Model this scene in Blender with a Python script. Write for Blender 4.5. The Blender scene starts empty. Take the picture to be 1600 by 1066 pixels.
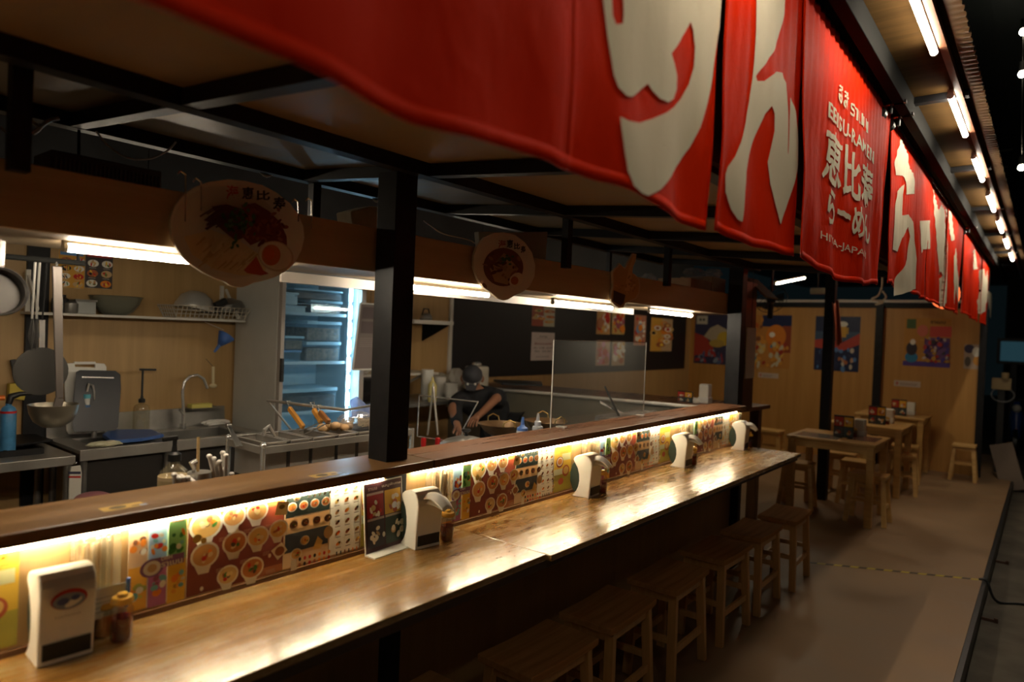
import bpy, bmesh, math, random
from mathutils import Vector, Matrix, geometry
R_ = math.radians
scene = bpy.context.scene
COL = scene.collection

# ------------------------------------------------------------------ camera
F_PX, CAM_H = 1050.0, 1.7
_Y = Vector((837, -19, -F_PX)).normalized()
_Z = Vector((1, -0.04, 0)).cross(_Y).normalized()
if _Z.y < 0: _Z = -_Z
_X = _Y.cross(_Z)
CAMROT = Matrix((_X, _Y, _Z))            # rows: world axes seen from the camera
cam_d = bpy.data.cameras.new('camera'); cam = bpy.data.objects.new('camera', cam_d); COL.objects.link(cam)
cam.matrix_world = Matrix.Translation((0, 0, CAM_H)) @ CAMROT.to_4x4()
cam_d.sensor_width = 36.0; cam_d.lens = 36.0 * F_PX / 1600.0
cam_d.clip_start = 0.02; cam_d.clip_end = 200
cam_d.dof.use_dof = True; cam_d.dof.focus_distance = 2.9; cam_d.dof.aperture_fstop = 1.7
scene.camera = cam

def P(u, v, **k):
    """point of the place seen at photo pixel (u, v) on the plane x=, y= or z="""
    r = CAMROT @ Vector((u - 800, -(v - 533), -F_PX))
    (a, val), = k.items(); i = 'xyz'.index(a); o = Vector((0, 0, CAM_H))
    return o + r * ((val - o[i]) / r[i])

# ------------------------------------------------------------------ world, exposure
w = bpy.data.worlds.new('night'); scene.world = w; w.use_nodes = True
bg = w.node_tree.nodes['Background']; bg.inputs[0].default_value = (0.008, 0.015, 0.017, 1); bg.inputs[1].default_value = 0.25
scene.view_settings.view_transform = 'Standard'; scene.view_settings.look = 'None'
scene.view_settings.gamma = 1; scene.view_settings.use_curve_mapping = False
scene.view_settings.exposure = 0.0
K_LED, K_TUBE, K_CANOPY, K_FRIDGE, K_DINE, K_LANTERN = 54.0, 115.0, 72.0, 42.0, 95.0, 1.6

# ------------------------------------------------------------------ materials
MATS = {}
def nt_of(name):
    m = bpy.data.materials.new(name); m.use_nodes = True
    return m, m.node_tree, m.node_tree.nodes['Principled BSDF']
def mat(name, col, rough=0.5, metal=0.0, spec=0.5, noise=0.0, nscale=8.0, bump=0.0, trans=0.0, emis=None, ior=1.45, sheen=0.0, rough_var=0.0, stretch=None):
    if name in MATS: return MATS[name]
    m, nt, b = nt_of(name)
    b.inputs['Base Color'].default_value = (*col, 1); b.inputs['Roughness'].default_value = rough
    b.inputs['Metallic'].default_value = metal; b.inputs['Specular IOR Level'].default_value = spec
    b.inputs['Transmission Weight'].default_value = trans; b.inputs['IOR'].default_value = ior
    b.inputs['Sheen Weight'].default_value = sheen
    if emis: b.inputs['Emission Color'].default_value = (*emis[0], 1); b.inputs['Emission Strength'].default_value = emis[1]
    if noise or bump or rough_var:
        tc = nt.nodes.new('ShaderNodeTexCoord'); mp = nt.nodes.new('ShaderNodeMapping'); nz = nt.nodes.new('ShaderNodeTexNoise')
        nt.links.new(tc.outputs['Object'], mp.inputs[0]); nt.links.new(mp.outputs[0], nz.inputs['Vector'])
        if stretch: mp.inputs['Scale'].default_value = stretch
        nz.inputs['Scale'].default_value = nscale; nz.inputs['Detail'].default_value = 5
        if noise:
            cr = nt.nodes.new('ShaderNodeMapRange'); cr.inputs[3].default_value = 1 - noise; cr.inputs[4].default_value = 1 + noise
            cr.inputs[1].default_value = 0.3; cr.inputs[2].default_value = 0.7
            nt.links.new(nz.outputs['Fac'], cr.inputs[0])
            mx = nt.nodes.new('ShaderNodeVectorMath'); mx.operation = 'SCALE'; mx.inputs[0].default_value = col
            nt.links.new(cr.outputs[0], mx.inputs['Scale']); nt.links.new(mx.outputs[0], b.inputs['Base Color'])
        if rough_var:
            rr = nt.nodes.new('ShaderNodeMapRange'); rr.inputs[3].default_value = max(.02, rough - rough_var); rr.inputs[4].default_value = rough + rough_var
            rr.inputs[1].default_value = 0.3; rr.inputs[2].default_value = 0.7
            nt.links.new(nz.outputs['Fac'], rr.inputs[0]); nt.links.new(rr.outputs[0], b.inputs['Roughness'])
        if bump:
            bp = nt.nodes.new('ShaderNodeBump'); bp.inputs['Strength'].default_value = bump; bp.inputs['Distance'].default_value = 0.01
            nt.links.new(nz.outputs['Fac'], bp.inputs['Height']); nt.links.new(bp.outputs[0], b.inputs['Normal'])
    MATS[name] = m; return m

def wood(name, c1, c2, axis='Y', scale=3.0, rough=0.45, rvar=0.1, spec=0.5, wear=None, bump=0.05):
    if name in MATS: return MATS[name]
    m, nt, b = nt_of(name); N = nt.nodes; L = nt.links
    tc = N.new('ShaderNodeTexCoord'); mp = N.new('ShaderNodeMapping')
    s = {'X': (0.35, 7, 7), 'Y': (7, 0.35, 7), 'Z': (7, 7, 0.35)}[axis]
    mp.inputs['Scale'].default_value = s
    L.new(tc.outputs['Object'], mp.inputs[0])
    n1 = N.new('ShaderNodeTexNoise'); n1.inputs['Scale'].default_value = scale; n1.inputs['Detail'].default_value = 8; n1.inputs['Roughness'].default_value = 0.65
    L.new(mp.outputs[0], n1.inputs['Vector'])
    cr = N.new('ShaderNodeValToRGB'); cr.color_ramp.elements[0].position = 0.32; cr.color_ramp.elements[1].position = 0.68
    cr.color_ramp.elements[0].color = (*c1, 1); cr.color_ramp.elements[1].color = (*c2, 1)
    L.new(n1.outputs['Fac'], cr.inputs[0])
    out = cr.outputs[0]
    if wear:   # (colour, scale, lo, hi): worn pale scuffs
        n2 = N.new('ShaderNodeTexNoise'); n2.inputs['Scale'].default_value = wear[1]; n2.inputs['Detail'].default_value = 9; n2.inputs['Roughness'].default_value = 0.7
        mp2 = N.new('ShaderNodeMapping'); mp2.inputs['Scale'].default_value = (2.2, 0.8, 2.2) if axis == 'Y' else (1, 1, 1)
        L.new(tc.outputs['Object'], mp2.inputs[0]); L.new(mp2.outputs[0], n2.inputs['Vector'])
        r2 = N.new('ShaderNodeMapRange'); r2.inputs[1].default_value = wear[2]; r2.inputs[2].default_value = wear[3]
        L.new(n2.outputs['Fac'], r2.inputs[0])
        mx = N.new('ShaderNodeMix'); mx.data_type = 'RGBA'; mx.inputs[7].default_value = (*wear[0], 1)
        L.new(r2.outputs[0], mx.inputs[0]); L.new(out, mx.inputs[6]); out = mx.outputs[2]
    L.new(out, b.inputs['Base Color'])
    rr = N.new('ShaderNodeMapRange'); rr.inputs[1].default_value = 0.3; rr.inputs[2].default_value = 0.7
    rr.inputs[3].default_value = rough - rvar; rr.inputs[4].default_value = rough + rvar
    L.new(n1.outputs['Fac'], rr.inputs[0]); L.new(rr.outputs[0], b.inputs['Roughness'])
    b.inputs['Specular IOR Level'].default_value = spec
    bp = N.new('ShaderNodeBump'); bp.inputs['Strength'].default_value = bump; bp.inputs['Distance'].default_value = 0.01
    L.new(n1.outputs['Fac'], bp.inputs['Height']); L.new(bp.outputs[0], b.inputs['Normal'])
    MATS[name] = m; return m

def glow(name, col, k):
    if name in MATS: return MATS[name]
    m = bpy.data.materials.new(name); m.use_nodes = True; nt = m.node_tree; nt.nodes.clear()
    e = nt.nodes.new('ShaderNodeEmission'); e.inputs[0].default_value = (*col, 1); e.inputs[1].default_value = k
    o = nt.nodes.new('ShaderNodeOutputMaterial'); nt.links.new(e.outputs[0], o.inputs[0]); MATS[name] = m; return m

def clear(name, tint=(1, 1, 1), gloss=0.06, rough=0.02, haze=0.0, hazecol=(.8, .8, .8)):
    """thin clear sheet: see-through with a faint surface sheen"""
    if name in MATS: return MATS[name]
    m = bpy.data.materials.new(name); m.use_nodes = True; nt = m.node_tree; nt.nodes.clear(); N = nt.nodes; L = nt.links
    t = N.new('ShaderNodeBsdfTransparent'); t.inputs[0].default_value = (*tint, 1)
    g = N.new('ShaderNodeBsdfGlossy'); g.inputs['Roughness'].default_value = rough
    mx = N.new('ShaderNodeMixShader'); mx.inputs[0].default_value = gloss
    L.new(t.outputs[0], mx.inputs[1]); L.new(g.outputs[0], mx.inputs[2]); last = mx
    if haze:
        d = N.new('ShaderNodeBsdfDiffuse'); d.inputs[0].default_value = (*hazecol, 1)
        tl = N.new('ShaderNodeBsdfTranslucent'); tl.inputs[0].default_value = (*hazecol, 1)
        m0 = N.new('ShaderNodeMixShader'); L.new(d.outputs[0], m0.inputs[1]); L.new(tl.outputs[0], m0.inputs[2])
        m2 = N.new('ShaderNodeMixShader'); m2.inputs[0].default_value = haze
        L.new(mx.outputs[0], m2.inputs[1]); L.new(m0.outputs[0], m2.inputs[2]); last = m2
    o = N.new('ShaderNodeOutputMaterial'); L.new(last.outputs[0], o.inputs[0]); MATS[name] = m; return m

def print_mat():
    if 'print' in MATS: return MATS['print']
    m, nt, b = nt_of('print')
    a = nt.nodes.new('ShaderNodeVertexColor'); a.layer_name = 'Col'
    nt.links.new(a.outputs[0], b.inputs['Base Color']); b.inputs['Roughness'].default_value = 0.42; b.inputs['Specular IOR Level'].default_value = 0.3
    MATS['print'] = m; return m

def satin(name, col, bmp=.38):
    m, nt, b = nt_of(name); N = nt.nodes; L = nt.links
    tc = N.new('ShaderNodeTexCoord'); mp = N.new('ShaderNodeMapping'); mp.inputs['Scale'].default_value = (1, 5.5, 3.2); mp.inputs['Rotation'].default_value = (0.55, 0, 0)
    L.new(tc.outputs['Object'], mp.inputs[0])
    nz = N.new('ShaderNodeTexNoise'); nz.inputs['Scale'].default_value = 3.2; nz.inputs['Detail'].default_value = 3; nz.inputs['Distortion'].default_value = 0.6
    L.new(mp.outputs[0], nz.inputs['Vector'])
    bp = N.new('ShaderNodeBump'); bp.inputs['Strength'].default_value = bmp; bp.inputs['Distance'].default_value = 0.012
    L.new(nz.outputs['Fac'], bp.inputs['Height']); L.new(bp.outputs[0], b.inputs['Normal'])
    b.inputs['Base Color'].default_value = (*col, 1); b.inputs['Roughness'].default_value = 0.5
    b.inputs['Specular IOR Level'].default_value = 0.3; b.inputs['IOR'].default_value = 1.14; b.inputs['Roughness'].default_value = 0.6
    tr = N.new('ShaderNodeBsdfTranslucent'); tr.inputs[0].default_value = (*col, 1); L.new(bp.outputs[0], tr.inputs['Normal'])
    mx = N.new('ShaderNodeMixShader'); mx.inputs[0].default_value = 0.15
    out = N['Material Output']; L.new(b.outputs[0], mx.inputs[1]); L.new(tr.outputs[0], mx.inputs[2]); L.new(mx.outputs[0], out.inputs[0])
    MATS[name] = m; return m

M_red = satin('red_satin', (0.70, 0.024, 0.0015))
M_white_print = satin('white_print', (0.76, 0.68, 0.51), .15)
M_ply = wood('plywood_warm', (0.38, 0.23, 0.085), (0.47, 0.295, 0.12), 'Z', 2.2, 0.5, 0.08)
M_ply_y = wood('plywood_ceiling', (0.36, 0.20, 0.075), (0.50, 0.30, 0.13), 'X', 2.0, 0.5, 0.08)
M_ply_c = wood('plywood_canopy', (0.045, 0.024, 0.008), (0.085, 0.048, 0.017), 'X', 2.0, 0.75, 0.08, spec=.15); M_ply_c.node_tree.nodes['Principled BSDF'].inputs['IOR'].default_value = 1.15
M_counter = wood('counter_top', (0.19, 0.085, 0.017), (0.37, 0.19, 0.045), 'Y', 3.0, 0.24, 0.08, spec=0.6, wear=((0.36, 0.25, 0.11), 3.6, 0.46, 0.66), bump=0.07)
def _coat(m):
    nt = m.node_tree; b = nt.nodes['Principled BSDF']; b.inputs['Coat Weight'].default_value = 0.55
    tc = nt.nodes.new('ShaderNodeTexCoord'); mp = nt.nodes.new('ShaderNodeMapping'); mp.inputs['Scale'].default_value = (9, 2.2, 9); nz = nt.nodes.new('ShaderNodeTexNoise'); nz.inputs['Scale'].default_value = 3.2; nz.inputs['Detail'].default_value = 9; nz.inputs['Roughness'].default_value = .72
    nt.links.new(tc.outputs['Object'], mp.inputs[0]); nt.links.new(mp.outputs[0], nz.inputs['Vector'])
    mr = nt.nodes.new('ShaderNodeMapRange'); mr.inputs[1].default_value = .38; mr.inputs[2].default_value = .62; mr.inputs[3].default_value = .10; mr.inputs[4].default_value = .42
    nt.links.new(nz.outputs['Fac'], mr.inputs[0]); nt.links.new(mr.outputs[0], b.inputs['Coat Roughness'])
_coat(M_counter)
M_shelf = wood('bar_shelf', (0.15, 0.06, 0.028), (0.27, 0.125, 0.055), 'Y', 2.4, 0.30, 0.08, wear=((0.34, 0.25, 0.17), 2.6, 0.55, 0.75))
M_shelf_n = wood('bar_shelf_near', (0.14, 0.068, 0.024), (0.25, 0.135, 0.05), 'Y', 2.4, 0.32, 0.08, wear=((0.36, 0.25, 0.14), 2.6, 0.55, 0.75))
M_fascia = wood('fascia_plank', (0.44, 0.30, 0.155), (0.57, 0.41, 0.235), 'Y', 1.8, 0.5, 0.05)
M_stool = wood('stool_wood', (0.36, 0.17, 0.055), (0.54, 0.28, 0.10), 'Y', 4.0, 0.75, 0.08, spec=.15); M_stool.node_tree.nodes['Principled BSDF'].inputs['IOR'].default_value = 1.2
M_stool_l = wood('stool_leg_wood', (0.50, 0.27, 0.09), (0.68, 0.40, 0.15), 'Z', 4.0, 0.42, 0.08)
M_pale = wood('pale_table_wood', (0.52, 0.30, 0.09), (0.70, 0.43, 0.15), 'X', 3.0, 0.38, 0.08)
M_black = mat('black_steel', (0.010, 0.010, 0.011), 0.5, 0.0, 0.3, noise=0.3, nscale=20)
M_grey_steel = mat('grey_painted_steel', (0.016, 0.016, 0.015), 0.8, 0.0, 0.12, ior=1.15)
M_steel = mat('stainless', (0.50, 0.48, 0.44), 0.36, 0.75, noise=0.12, nscale=6, rough_var=0.08)
M_steel_d = mat('dull_stainless', (0.26, 0.25, 0.23), 0.40, 0.7, noise=0.25, nscale=5, rough_var=0.1)
M_chrome = mat('bright_steel', (0.72, 0.70, 0.66), 0.25, 0.75)
M_white = mat('white_plastic', (0.74, 0.72, 0.66), 0.33)
M_offwhite = mat('offwhite_panel', (0.60, 0.57, 0.50), 0.4, noise=0.04)
M_dark = mat('dark_plastic', (0.015, 0.016, 0.016), 0.35)
M_green_d = mat('dark_green_plastic', (0.028, 0.042, 0.032), 0.35)
M_concrete = mat('concrete_floor', (0.27, 0.165, 0.085), 0.5, noise=0.16, nscale=2.2, bump=0.10, rough_var=0.14)
M_street = mat('street_concrete', (0.085, 0.072, 0.052), 0.8, noise=0.40, nscale=3.4, bump=0.4)
M_blackboard = mat('black_board', (0.009, 0.009, 0.011), 0.5)
M_darkroof = mat('dark_roof', (0.035, 0.037, 0.040), 0.6, noise=0.3, nscale=2)
M_cloth_w = mat('white_tissue', (0.80, 0.78, 0.72), 0.8)
M_napkin = mat('tissue_paper', (0.80, 0.76, 0.66), 0.85)
M_blue = mat('blue_plastic', (0.05, 0.12, 0.35), 0.4)
M_red_p = mat('red_handles', (0.55, 0.02, 0.02), 0.35)
M_card = mat('cardboard', (0.50, 0.32, 0.17), 0.75, noise=0.12, nscale=6)
M_bamboo = mat('bamboo', (0.58, 0.40, 0.18), 0.5, noise=0.15, nscale=12)
M_orangewood = mat('handle_wood', (0.62, 0.28, 0.05), 0.45, noise=0.2, nscale=10)
M_skin = mat('skin', (0.26, 0.115, 0.06), 0.6)
M_blackcloth = mat('black_cloth', (0.010, 0.010, 0.012), 0.85, noise=0.3, nscale=8, bump=0.3)
M_glass = clear('clear_glass', (0.93, 0.95, 0.95), 0.10, 0.03)
M_acryl = clear('acrylic_sheet', (0.93, 0.93, 0.92), 0.045, 0.05, 0.045, (.7, .7, .65))
M_acryl_edge = mat('acrylic_edge', (0.70, 0.70, 0.65), 0.2)
M_fridgeglass = clear('fridge_glass', (0.84, 0.93, 0.98), 0.05, 0.02, 0.03, (.6, .8, .9))
M_holder = clear('holder_acrylic', (0.95, 0.93, 0.86), 0.12, 0.08, 0.10, (.9, .85, .7))
M_bag = clear('plastic_bag', (0.92, 0.93, 0.95), 0.25, 0.12, 0.18, (.8, .82, .85))
M_sauce = mat('dark_red_sauce', (0.13, 0.004, 0.002), 0.10)
M_sauce_o = mat('amber_sauce', (0.60, 0.30, 0.09), 0.35)
M_amber = mat('amber_lid', (0.80, 0.50, 0.10), 0.15, trans=0.35)
M_jarglass = clear('jar_glass', (0.92, 0.88, 0.78), 0.18, 0.05)
M_led = glow('led_warm', (1.0, 0.84, 0.56), K_LED)
M_tube = glow('tube_white', (1.0, 0.86, 0.66), K_TUBE)
M_tube_c = glow('tube_canopy', (1.0, 0.88, 0.70), K_CANOPY)
M_tube_d = glow('tube_dining', (1.0, 0.86, 0.60), K_DINE)
M_fled = glow('fridge_led', (0.60, 0.86, 1.0), K_FRIDGE)
M_lantern = glow('lantern_lit', (1.0, 0.17, 0.05), K_LANTERN)
M_bulb = glow('street_bulb', (1.0, 0.84, 0.60), 120)

# ------------------------------------------------------------------ mesh builder
class MB:
    def __init__(s): s.bm = bmesh.new()
    def _v(s, pts): return [s.bm.verts.new(p) for p in pts]
    def face(s, vs):
        try: return s.bm.faces.new(vs)
        except ValueError: return None
    def box(s, c, d, rz=0, rot=None):
        c = Vector(c); d = Vector(d) / 2
        M = rot if rot is not None else Matrix.Rotation(rz, 3, 'Z')
        v = s._v([c + M @ Vector((sx * d.x, sy * d.y, sz * d.z)) for sx in (-1, 1) for sy in (-1, 1) for sz in (-1, 1)])
        for q in ((0, 1, 3, 2), (4, 6, 7, 5), (0, 4, 5, 1), (2, 3, 7, 6), (0, 2, 6, 4), (1, 5, 7, 3)): s.face([v[i] for i in q])
        return s
    def lohi(s, a, b): return s.box([(a[i] + b[i]) / 2 for i in range(3)], [abs(b[i] - a[i]) for i in range(3)])
    def bar(s, a, b, w, h, up=(0, 0, 1), w2=None, h2=None):
        a = Vector(a); b = Vector(b); d = (b - a).normalized(); u = Vector(up)
        x = d.cross(u)
        if x.length < 1e-4: x = d.cross(Vector((1, 0, 0)))
        x.normalize(); y = x.cross(d).normalized(); w2 = w if w2 is None else w2; h2 = h if h2 is None else h2
        A = s._v([a + x * i * w / 2 + y * j * h / 2 for i, j in ((-1, -1), (1, -1), (1, 1), (-1, 1))])
        B = s._v([b + x * i * w2 / 2 + y * j * h2 / 2 for i, j in ((-1, -1), (1, -1), (1, 1), (-1, 1))])
        s.face(A[::-1]); s.face(B)
        for i in range(4): s.face([A[i], A[(i + 1) % 4], B[(i + 1) % 4], B[i]])
        return s
    def cyl(s, a, b, r, r2=None, n=16, caps=True):
        a = Vector(a); b = Vector(b); d = (b - a).normalized(); r2 = r if r2 is None else r2
        x = d.orthogonal().normalized(); y = d.cross(x)
        A = s._v([a + (x * math.cos(t) + y * math.sin(t)) * r for t in [2 * math.pi * i / n for i in range(n)]])
        B = s._v([b + (x * math.cos(t) + y * math.sin(t)) * r2 for t in [2 * math.pi * i / n for i in range(n)]])
        if caps: s.face(A[::-1]); s.face(B)
        for i in range(n): s.face([A[i], A[(i + 1) % n], B[(i + 1) % n], B[i]])
        return s
    def tube(s, pts, r, n=8, closed=False):
        pts = [Vector(p) for p in pts]; rings = []; k = len(pts); prev = None
        for i, p in enumerate(pts):
            if closed: d = (pts[(i + 1) % k] - pts[i - 1])
            else: d = pts[min(i + 1, k - 1)] - pts[max(i - 1, 0)]
            d.normalize()
            x = (prev - d * prev.dot(d)) if prev is not None else d.orthogonal()
            if x.length < 1e-5: x = d.orthogonal()
            x.normalize(); prev = x; y = d.cross(x); rr = r[i] if isinstance(r, (list, tuple)) else r
            rings.append(s._v([p + (x * math.cos(2 * math.pi * j / n) + y * math.sin(2 * math.pi * j / n)) * rr for j in range(n)]))
        m = k if closed else k - 1
        for i in range(m):
            A, B = rings[i], rings[(i + 1) % k]
            for j in range(n): s.face([A[j], A[(j + 1) % n], B[(j + 1) % n], B[j]])
        if not closed: s.face(rings[0][::-1]); s.face(rings[-1])
        return s
    def lathe(s, prof, c=(0, 0, 0), n=24, sx=1, sy=1, rot=None):
        c = Vector(c); rings = []
        for r, z in prof:
            ring = []
            for j in range(n):
                t = 2 * math.pi * j / n; p = Vector((r * math.cos(t) * sx, r * math.sin(t) * sy, z))
                if rot is not None: p = rot @ p
                ring.append(c + p)
            rings.append(s._v(ring))
        for A, B in zip(rings, rings[1:]):
            for j in range(n): s.face([A[j], A[(j + 1) % n], B[(j + 1) % n], B[j]])
        if prof[0][0] > 1e-6: s.face(rings[0][::-1])
        if prof[-1][0] > 1e-6: s.face(rings[-1])
        return s
    def blob(s, c, r, seg=14, rng=None, j=0.0):
        c = Vector(c); r = Vector(r) if not isinstance(r, (int, float)) else Vector((r, r, r)); rings = []
        h = seg // 2
        for i in range(h + 1):
            ph = math.pi * i / h; ring = []
            for k in range(seg):
                t = 2 * math.pi * k / seg; q = 1 + (rng.uniform(-j, j) if rng else 0)
                ring.append(c + Vector((math.sin(ph) * math.cos(t) * r.x * q, math.sin(ph) * math.sin(t) * r.y * q, math.cos(ph) * r.z * (q if 0 < i < h else 1))))
            rings.append(s._v(ring))
        for A, B in zip(rings, rings[1:]):
            for k in range(seg): s.face([A[k], A[(k + 1) % seg], B[(k + 1) % seg], B[k]])
        return s
    def prism(s, pts, off):
        """pts: list of 3D points of a planar outline, extruded by the vector off"""
        off = Vector(off); pts = [Vector(p) for p in pts]
        A = s._v(pts); B = s._v([p + off for p in pts]); n = len(pts)
        s.face(A[::-1]); s.face(B)
        for i in range(n): s.face([A[i], A[(i + 1) % n], B[(i + 1) % n], B[i]])
        return s
    def grid(s, f, nu, nv):
        V = [[s.bm.verts.new(f(i / nu, j / nv)) for j in range(nv + 1)] for i in range(nu + 1)]
        for i in range(nu):
            for j in range(nv): s.face([V[i][j], V[i + 1][j], V[i + 1][j + 1], V[i][j + 1]])
        return s
    def build(s, name, m, parent=None, world=True, smooth=False, bevel=0.0, label=None, solid=0.0):
        bmesh.ops.remove_doubles(s.bm, verts=s.bm.verts, dist=1e-6)
        bmesh.ops.recalc_face_normals(s.bm, faces=s.bm.faces)
        me = bpy.data.meshes.new(name); s.bm.to_mesh(me); s.bm.free()
        return finish(name, me, m, parent, world, smooth, bevel, label, solid)

def finish(name, me, m, parent=None, world=True, smooth=False, bevel=0.0, label=None, solid=0.0):
    o = bpy.data.objects.new(name, me); COL.objects.link(o)
    for mm in (m if isinstance(m, (list, tuple)) else [m]): me.materials.append(mm)
    if smooth:
        me.polygons.foreach_set('use_smooth', [True] * len(me.polygons))
        try: me.set_sharp_from_angle(angle=R_(38))
        except Exception: pass
    if parent is not None:
        o.parent = parent
        if world:
            off = Vector((0, 0, 0)); q = parent
            while q is not None: off += q.location; q = q.parent
            me.transform(Matrix.Translation(-off))
    elif world and len(me.vertices):
        xs = [v.co for v in me.vertices]
        c = Vector(((min(v.x for v in xs) + max(v.x for v in xs)) / 2, (min(v.y for v in xs) + max(v.y for v in xs)) / 2, min(v.z for v in xs)))
        me.transform(Matrix.Translation(-c)); o.location = c
    if bevel:
        b = o.modifiers.new('bevel', 'BEVEL'); b.width = bevel; b.segments = 2; b.limit_method = 'ANGLE'
    if solid:
        b = o.modifiers.new('thick', 'SOLIDIFY'); b.thickness = solid; b.offset = 0
    if label: o['label'] = label
    return o

def tag(o, label, cat, group=None, kind=None):
    o['label'] = label; o['category'] = cat
    if group: o['group'] = group
    if kind: o['kind'] = kind
    return o
def thing(name, label, cat, loc=(0, 0, 0), group=None, rz=0):
    o = bpy.data.objects.new(name, None); COL.objects.link(o); o.location = loc; o.rotation_euler = (0, 0, rz); o.empty_display_size = 0.05
    return tag(o, label, cat, group)
def struct(o): o['kind'] = 'structure'; return o
def copy_tree(o, parent=None):
    c = o.copy(); COL.objects.link(c)
    if parent is not None: c.parent = parent
    for ch in list(o.children): copy_tree(ch, c)
    return c
def dup(o, loc, label, rz=None, sc=None):
    c = copy_tree(o); c.location = loc; c['label'] = label
    if rz is not None: c.rotation_euler = (0, 0, rz)
    if sc: c.scale = (sc, sc, sc)
    return c

# ------------------------------------------------------------------ flat prints (inks on paper, boards, cloth)
def text_polys(body, size=1.0, bold=0.0, spacing=1.0):
    cu = bpy.data.curves.new('t', 'FONT'); cu.body = body; cu.size = size; cu.offset = bold; cu.fill_mode = 'FRONT'; cu.resolution_u = 3; cu.space_character = spacing
    ob = bpy.data.objects.new('t', cu); COL.objects.link(ob)
    dg = bpy.context.evaluated_depsgraph_get(); ev = ob.evaluated_get(dg); me = ev.to_mesh()
    V = [v.co.copy() for v in me.vertices]; Fc = [tuple(p.vertices) for p in me.polygons]
    ev.to_mesh_clear(); bpy.data.objects.remove(ob); bpy.data.curves.remove(cu)
    return V, Fc
class Ink:
    """coloured flat shapes laid on a surface: local (u, v) in metres or 0..1, later shapes lie on top"""
    def __init__(s, fmap, n, eps=0.0003): s.f = fmap; s.n = Vector(n); s.eps = eps; s.k = 1; s.V = []; s.F = []; s.C = []
    def raw(s, pts, faces, col):
        b = len(s.V); off = s.n * s.eps * s.k
        s.V += [s.f(p[0], p[1]) + off for p in pts]
        for fc in faces: s.F.append([b + i for i in fc]); s.C.append(col)
    def up(s): s.k += 1
    def poly(s, pts, col):
        tris = geometry.tessellate_polygon([[Vector((p[0], p[1], 0)) for p in pts]])
        s.raw(pts, tris, col); s.k += 1
    def rect(s, u0, v0, u1, v1, col): s.poly([(u0, v0), (u1, v0), (u1, v1), (u0, v1)], col)
    def ell(s, u, v, ru, rv, col, rot=0, n=20):
        c, sn = math.cos(rot), math.sin(rot)
        s.poly([(u + ru * math.cos(t) * c - rv * math.sin(t) * sn, v + ru * math.cos(t) * sn + rv * math.sin(t) * c) for t in [2 * math.pi * i / n for i in range(n)]], col)
    def text(s, body, u, v, h, col, w=None, bold=0.0, sx=1.0, shear=0.0, center=False):
        V, Fc = text_polys(body, 1.0, bold)
        if not V: return
        x0 = min(p.x for p in V); x1 = max(p.x for p in V); y0 = min(p.y for p in V); y1 = max(p.y for p in V)
        k = h / max(1e-6, y1 - y0); kx = (w / (x1 - x0)) if w else k * sx
        ox = u - (x1 - x0) * kx / 2 if center else u
        s.raw([(ox + (p.x - x0) * kx + shear * (p.y - y0) * k, v + (p.y - y0) * k) for p in V], Fc, col); s.k += 1
    def lines(s, u0, v0, u1, v1, n, col, rng, th=0.35):
        dv = (v1 - v0) / n
        for i in range(n):
            e = u0 + (u1 - u0) * rng.uniform(0.6, 1.0)
            s.raw([(u0, v0 + dv * i), (e, v0 + dv * i), (e, v0 + dv * (i + th)), (u0, v0 + dv * (i + th))], [(0, 1, 2, 3)], col)
        s.k += 1
    def build(s, name, parent=None, label=None, m=None, world=True):
        if parent is not None and world:
            parent = next((c for c in parent.children if c.name.split('.')[0] in ('sheet', 'board', 'acrylic_sheet')), parent)
        me = bpy.data.meshes.new(name); me.from_pydata([tuple(v) for v in s.V], [], s.F)
        ca = me.color_attributes.new('Col', 'FLOAT_COLOR', 'CORNER'); vals = []
        for p, c in zip(me.polygons, s.C): vals += [c[0], c[1], c[2], 1.0] * p.loop_total
        ca.data.foreach_set('color', vals)
        # all inks face along n
        bm = bmesh.new(); bm.from_mesh(me)
        for f in bm.faces:
            if f.normal.dot(s.n) < 0: f.normal_flip()
        bm.to_mesh(me); bm.free()
        return finish(name, me, m or print_mat(), parent, world, label=label)
def plane_map(o, U, V):
    o = Vector(o); U = Vector(U); V = Vector(V)
    return lambda u, v: o + U * u + V * v
WHT = (0.80, 0.77, 0.68); CREAM = (0.72, 0.60, 0.40); RED = (0.55, 0.03, 0.02); ORG = (0.80, 0.26, 0.03); YEL = (0.85, 0.58, 0.06); GRN = (0.07, 0.22, 0.04)
BRN = (0.16, 0.030, 0.014); BLK = (0.015, 0.013, 0.013); BLU = (0.08, 0.25, 0.60); PNK = (0.65, 0.25, 0.35); LBL = (0.35, 0.58, 0.75); LGR = (0.25, 0.55, 0.15); NOO = (0.72, 0.46, 0.15); MEAT = (0.42, 0.13, 0.05)
def bowl(k, u, v, r, rng, asp=1.0, plate=WHT, soup=None, spout=True):
    if spout:
        k.poly([(u - r * .78 * asp, v - r * .45), (u + r * .45 * asp, v - r * .75), (u + r * .28 * asp, v - r * 1.25), (u - r * .42 * asp, v - r * 1.22)], plate)
    k.ell(u, v, r * asp, r * .88, plate)
    k.ell(u, v, r * .84 * asp, r * .72, soup or rng.choice([NOO, (0.62, .34, .12), (.5, .2, .06), (.7, .5, .22)]))
    for i in range(7):
        a = rng.uniform(0, 6.28); d = rng.uniform(0, .5)
        k.ell(u + math.cos(a) * d * r * asp, v + math.sin(a) * d * r * .8, r * rng.uniform(.12, .26) * asp, r * rng.uniform(.1, .2), rng.choice([GRN, MEAT, ORG, (0.8, .65, .3), RED, (.1, .06, .04), (.75, .6, .35)]), rng.uniform(0, 3), 9)

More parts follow.
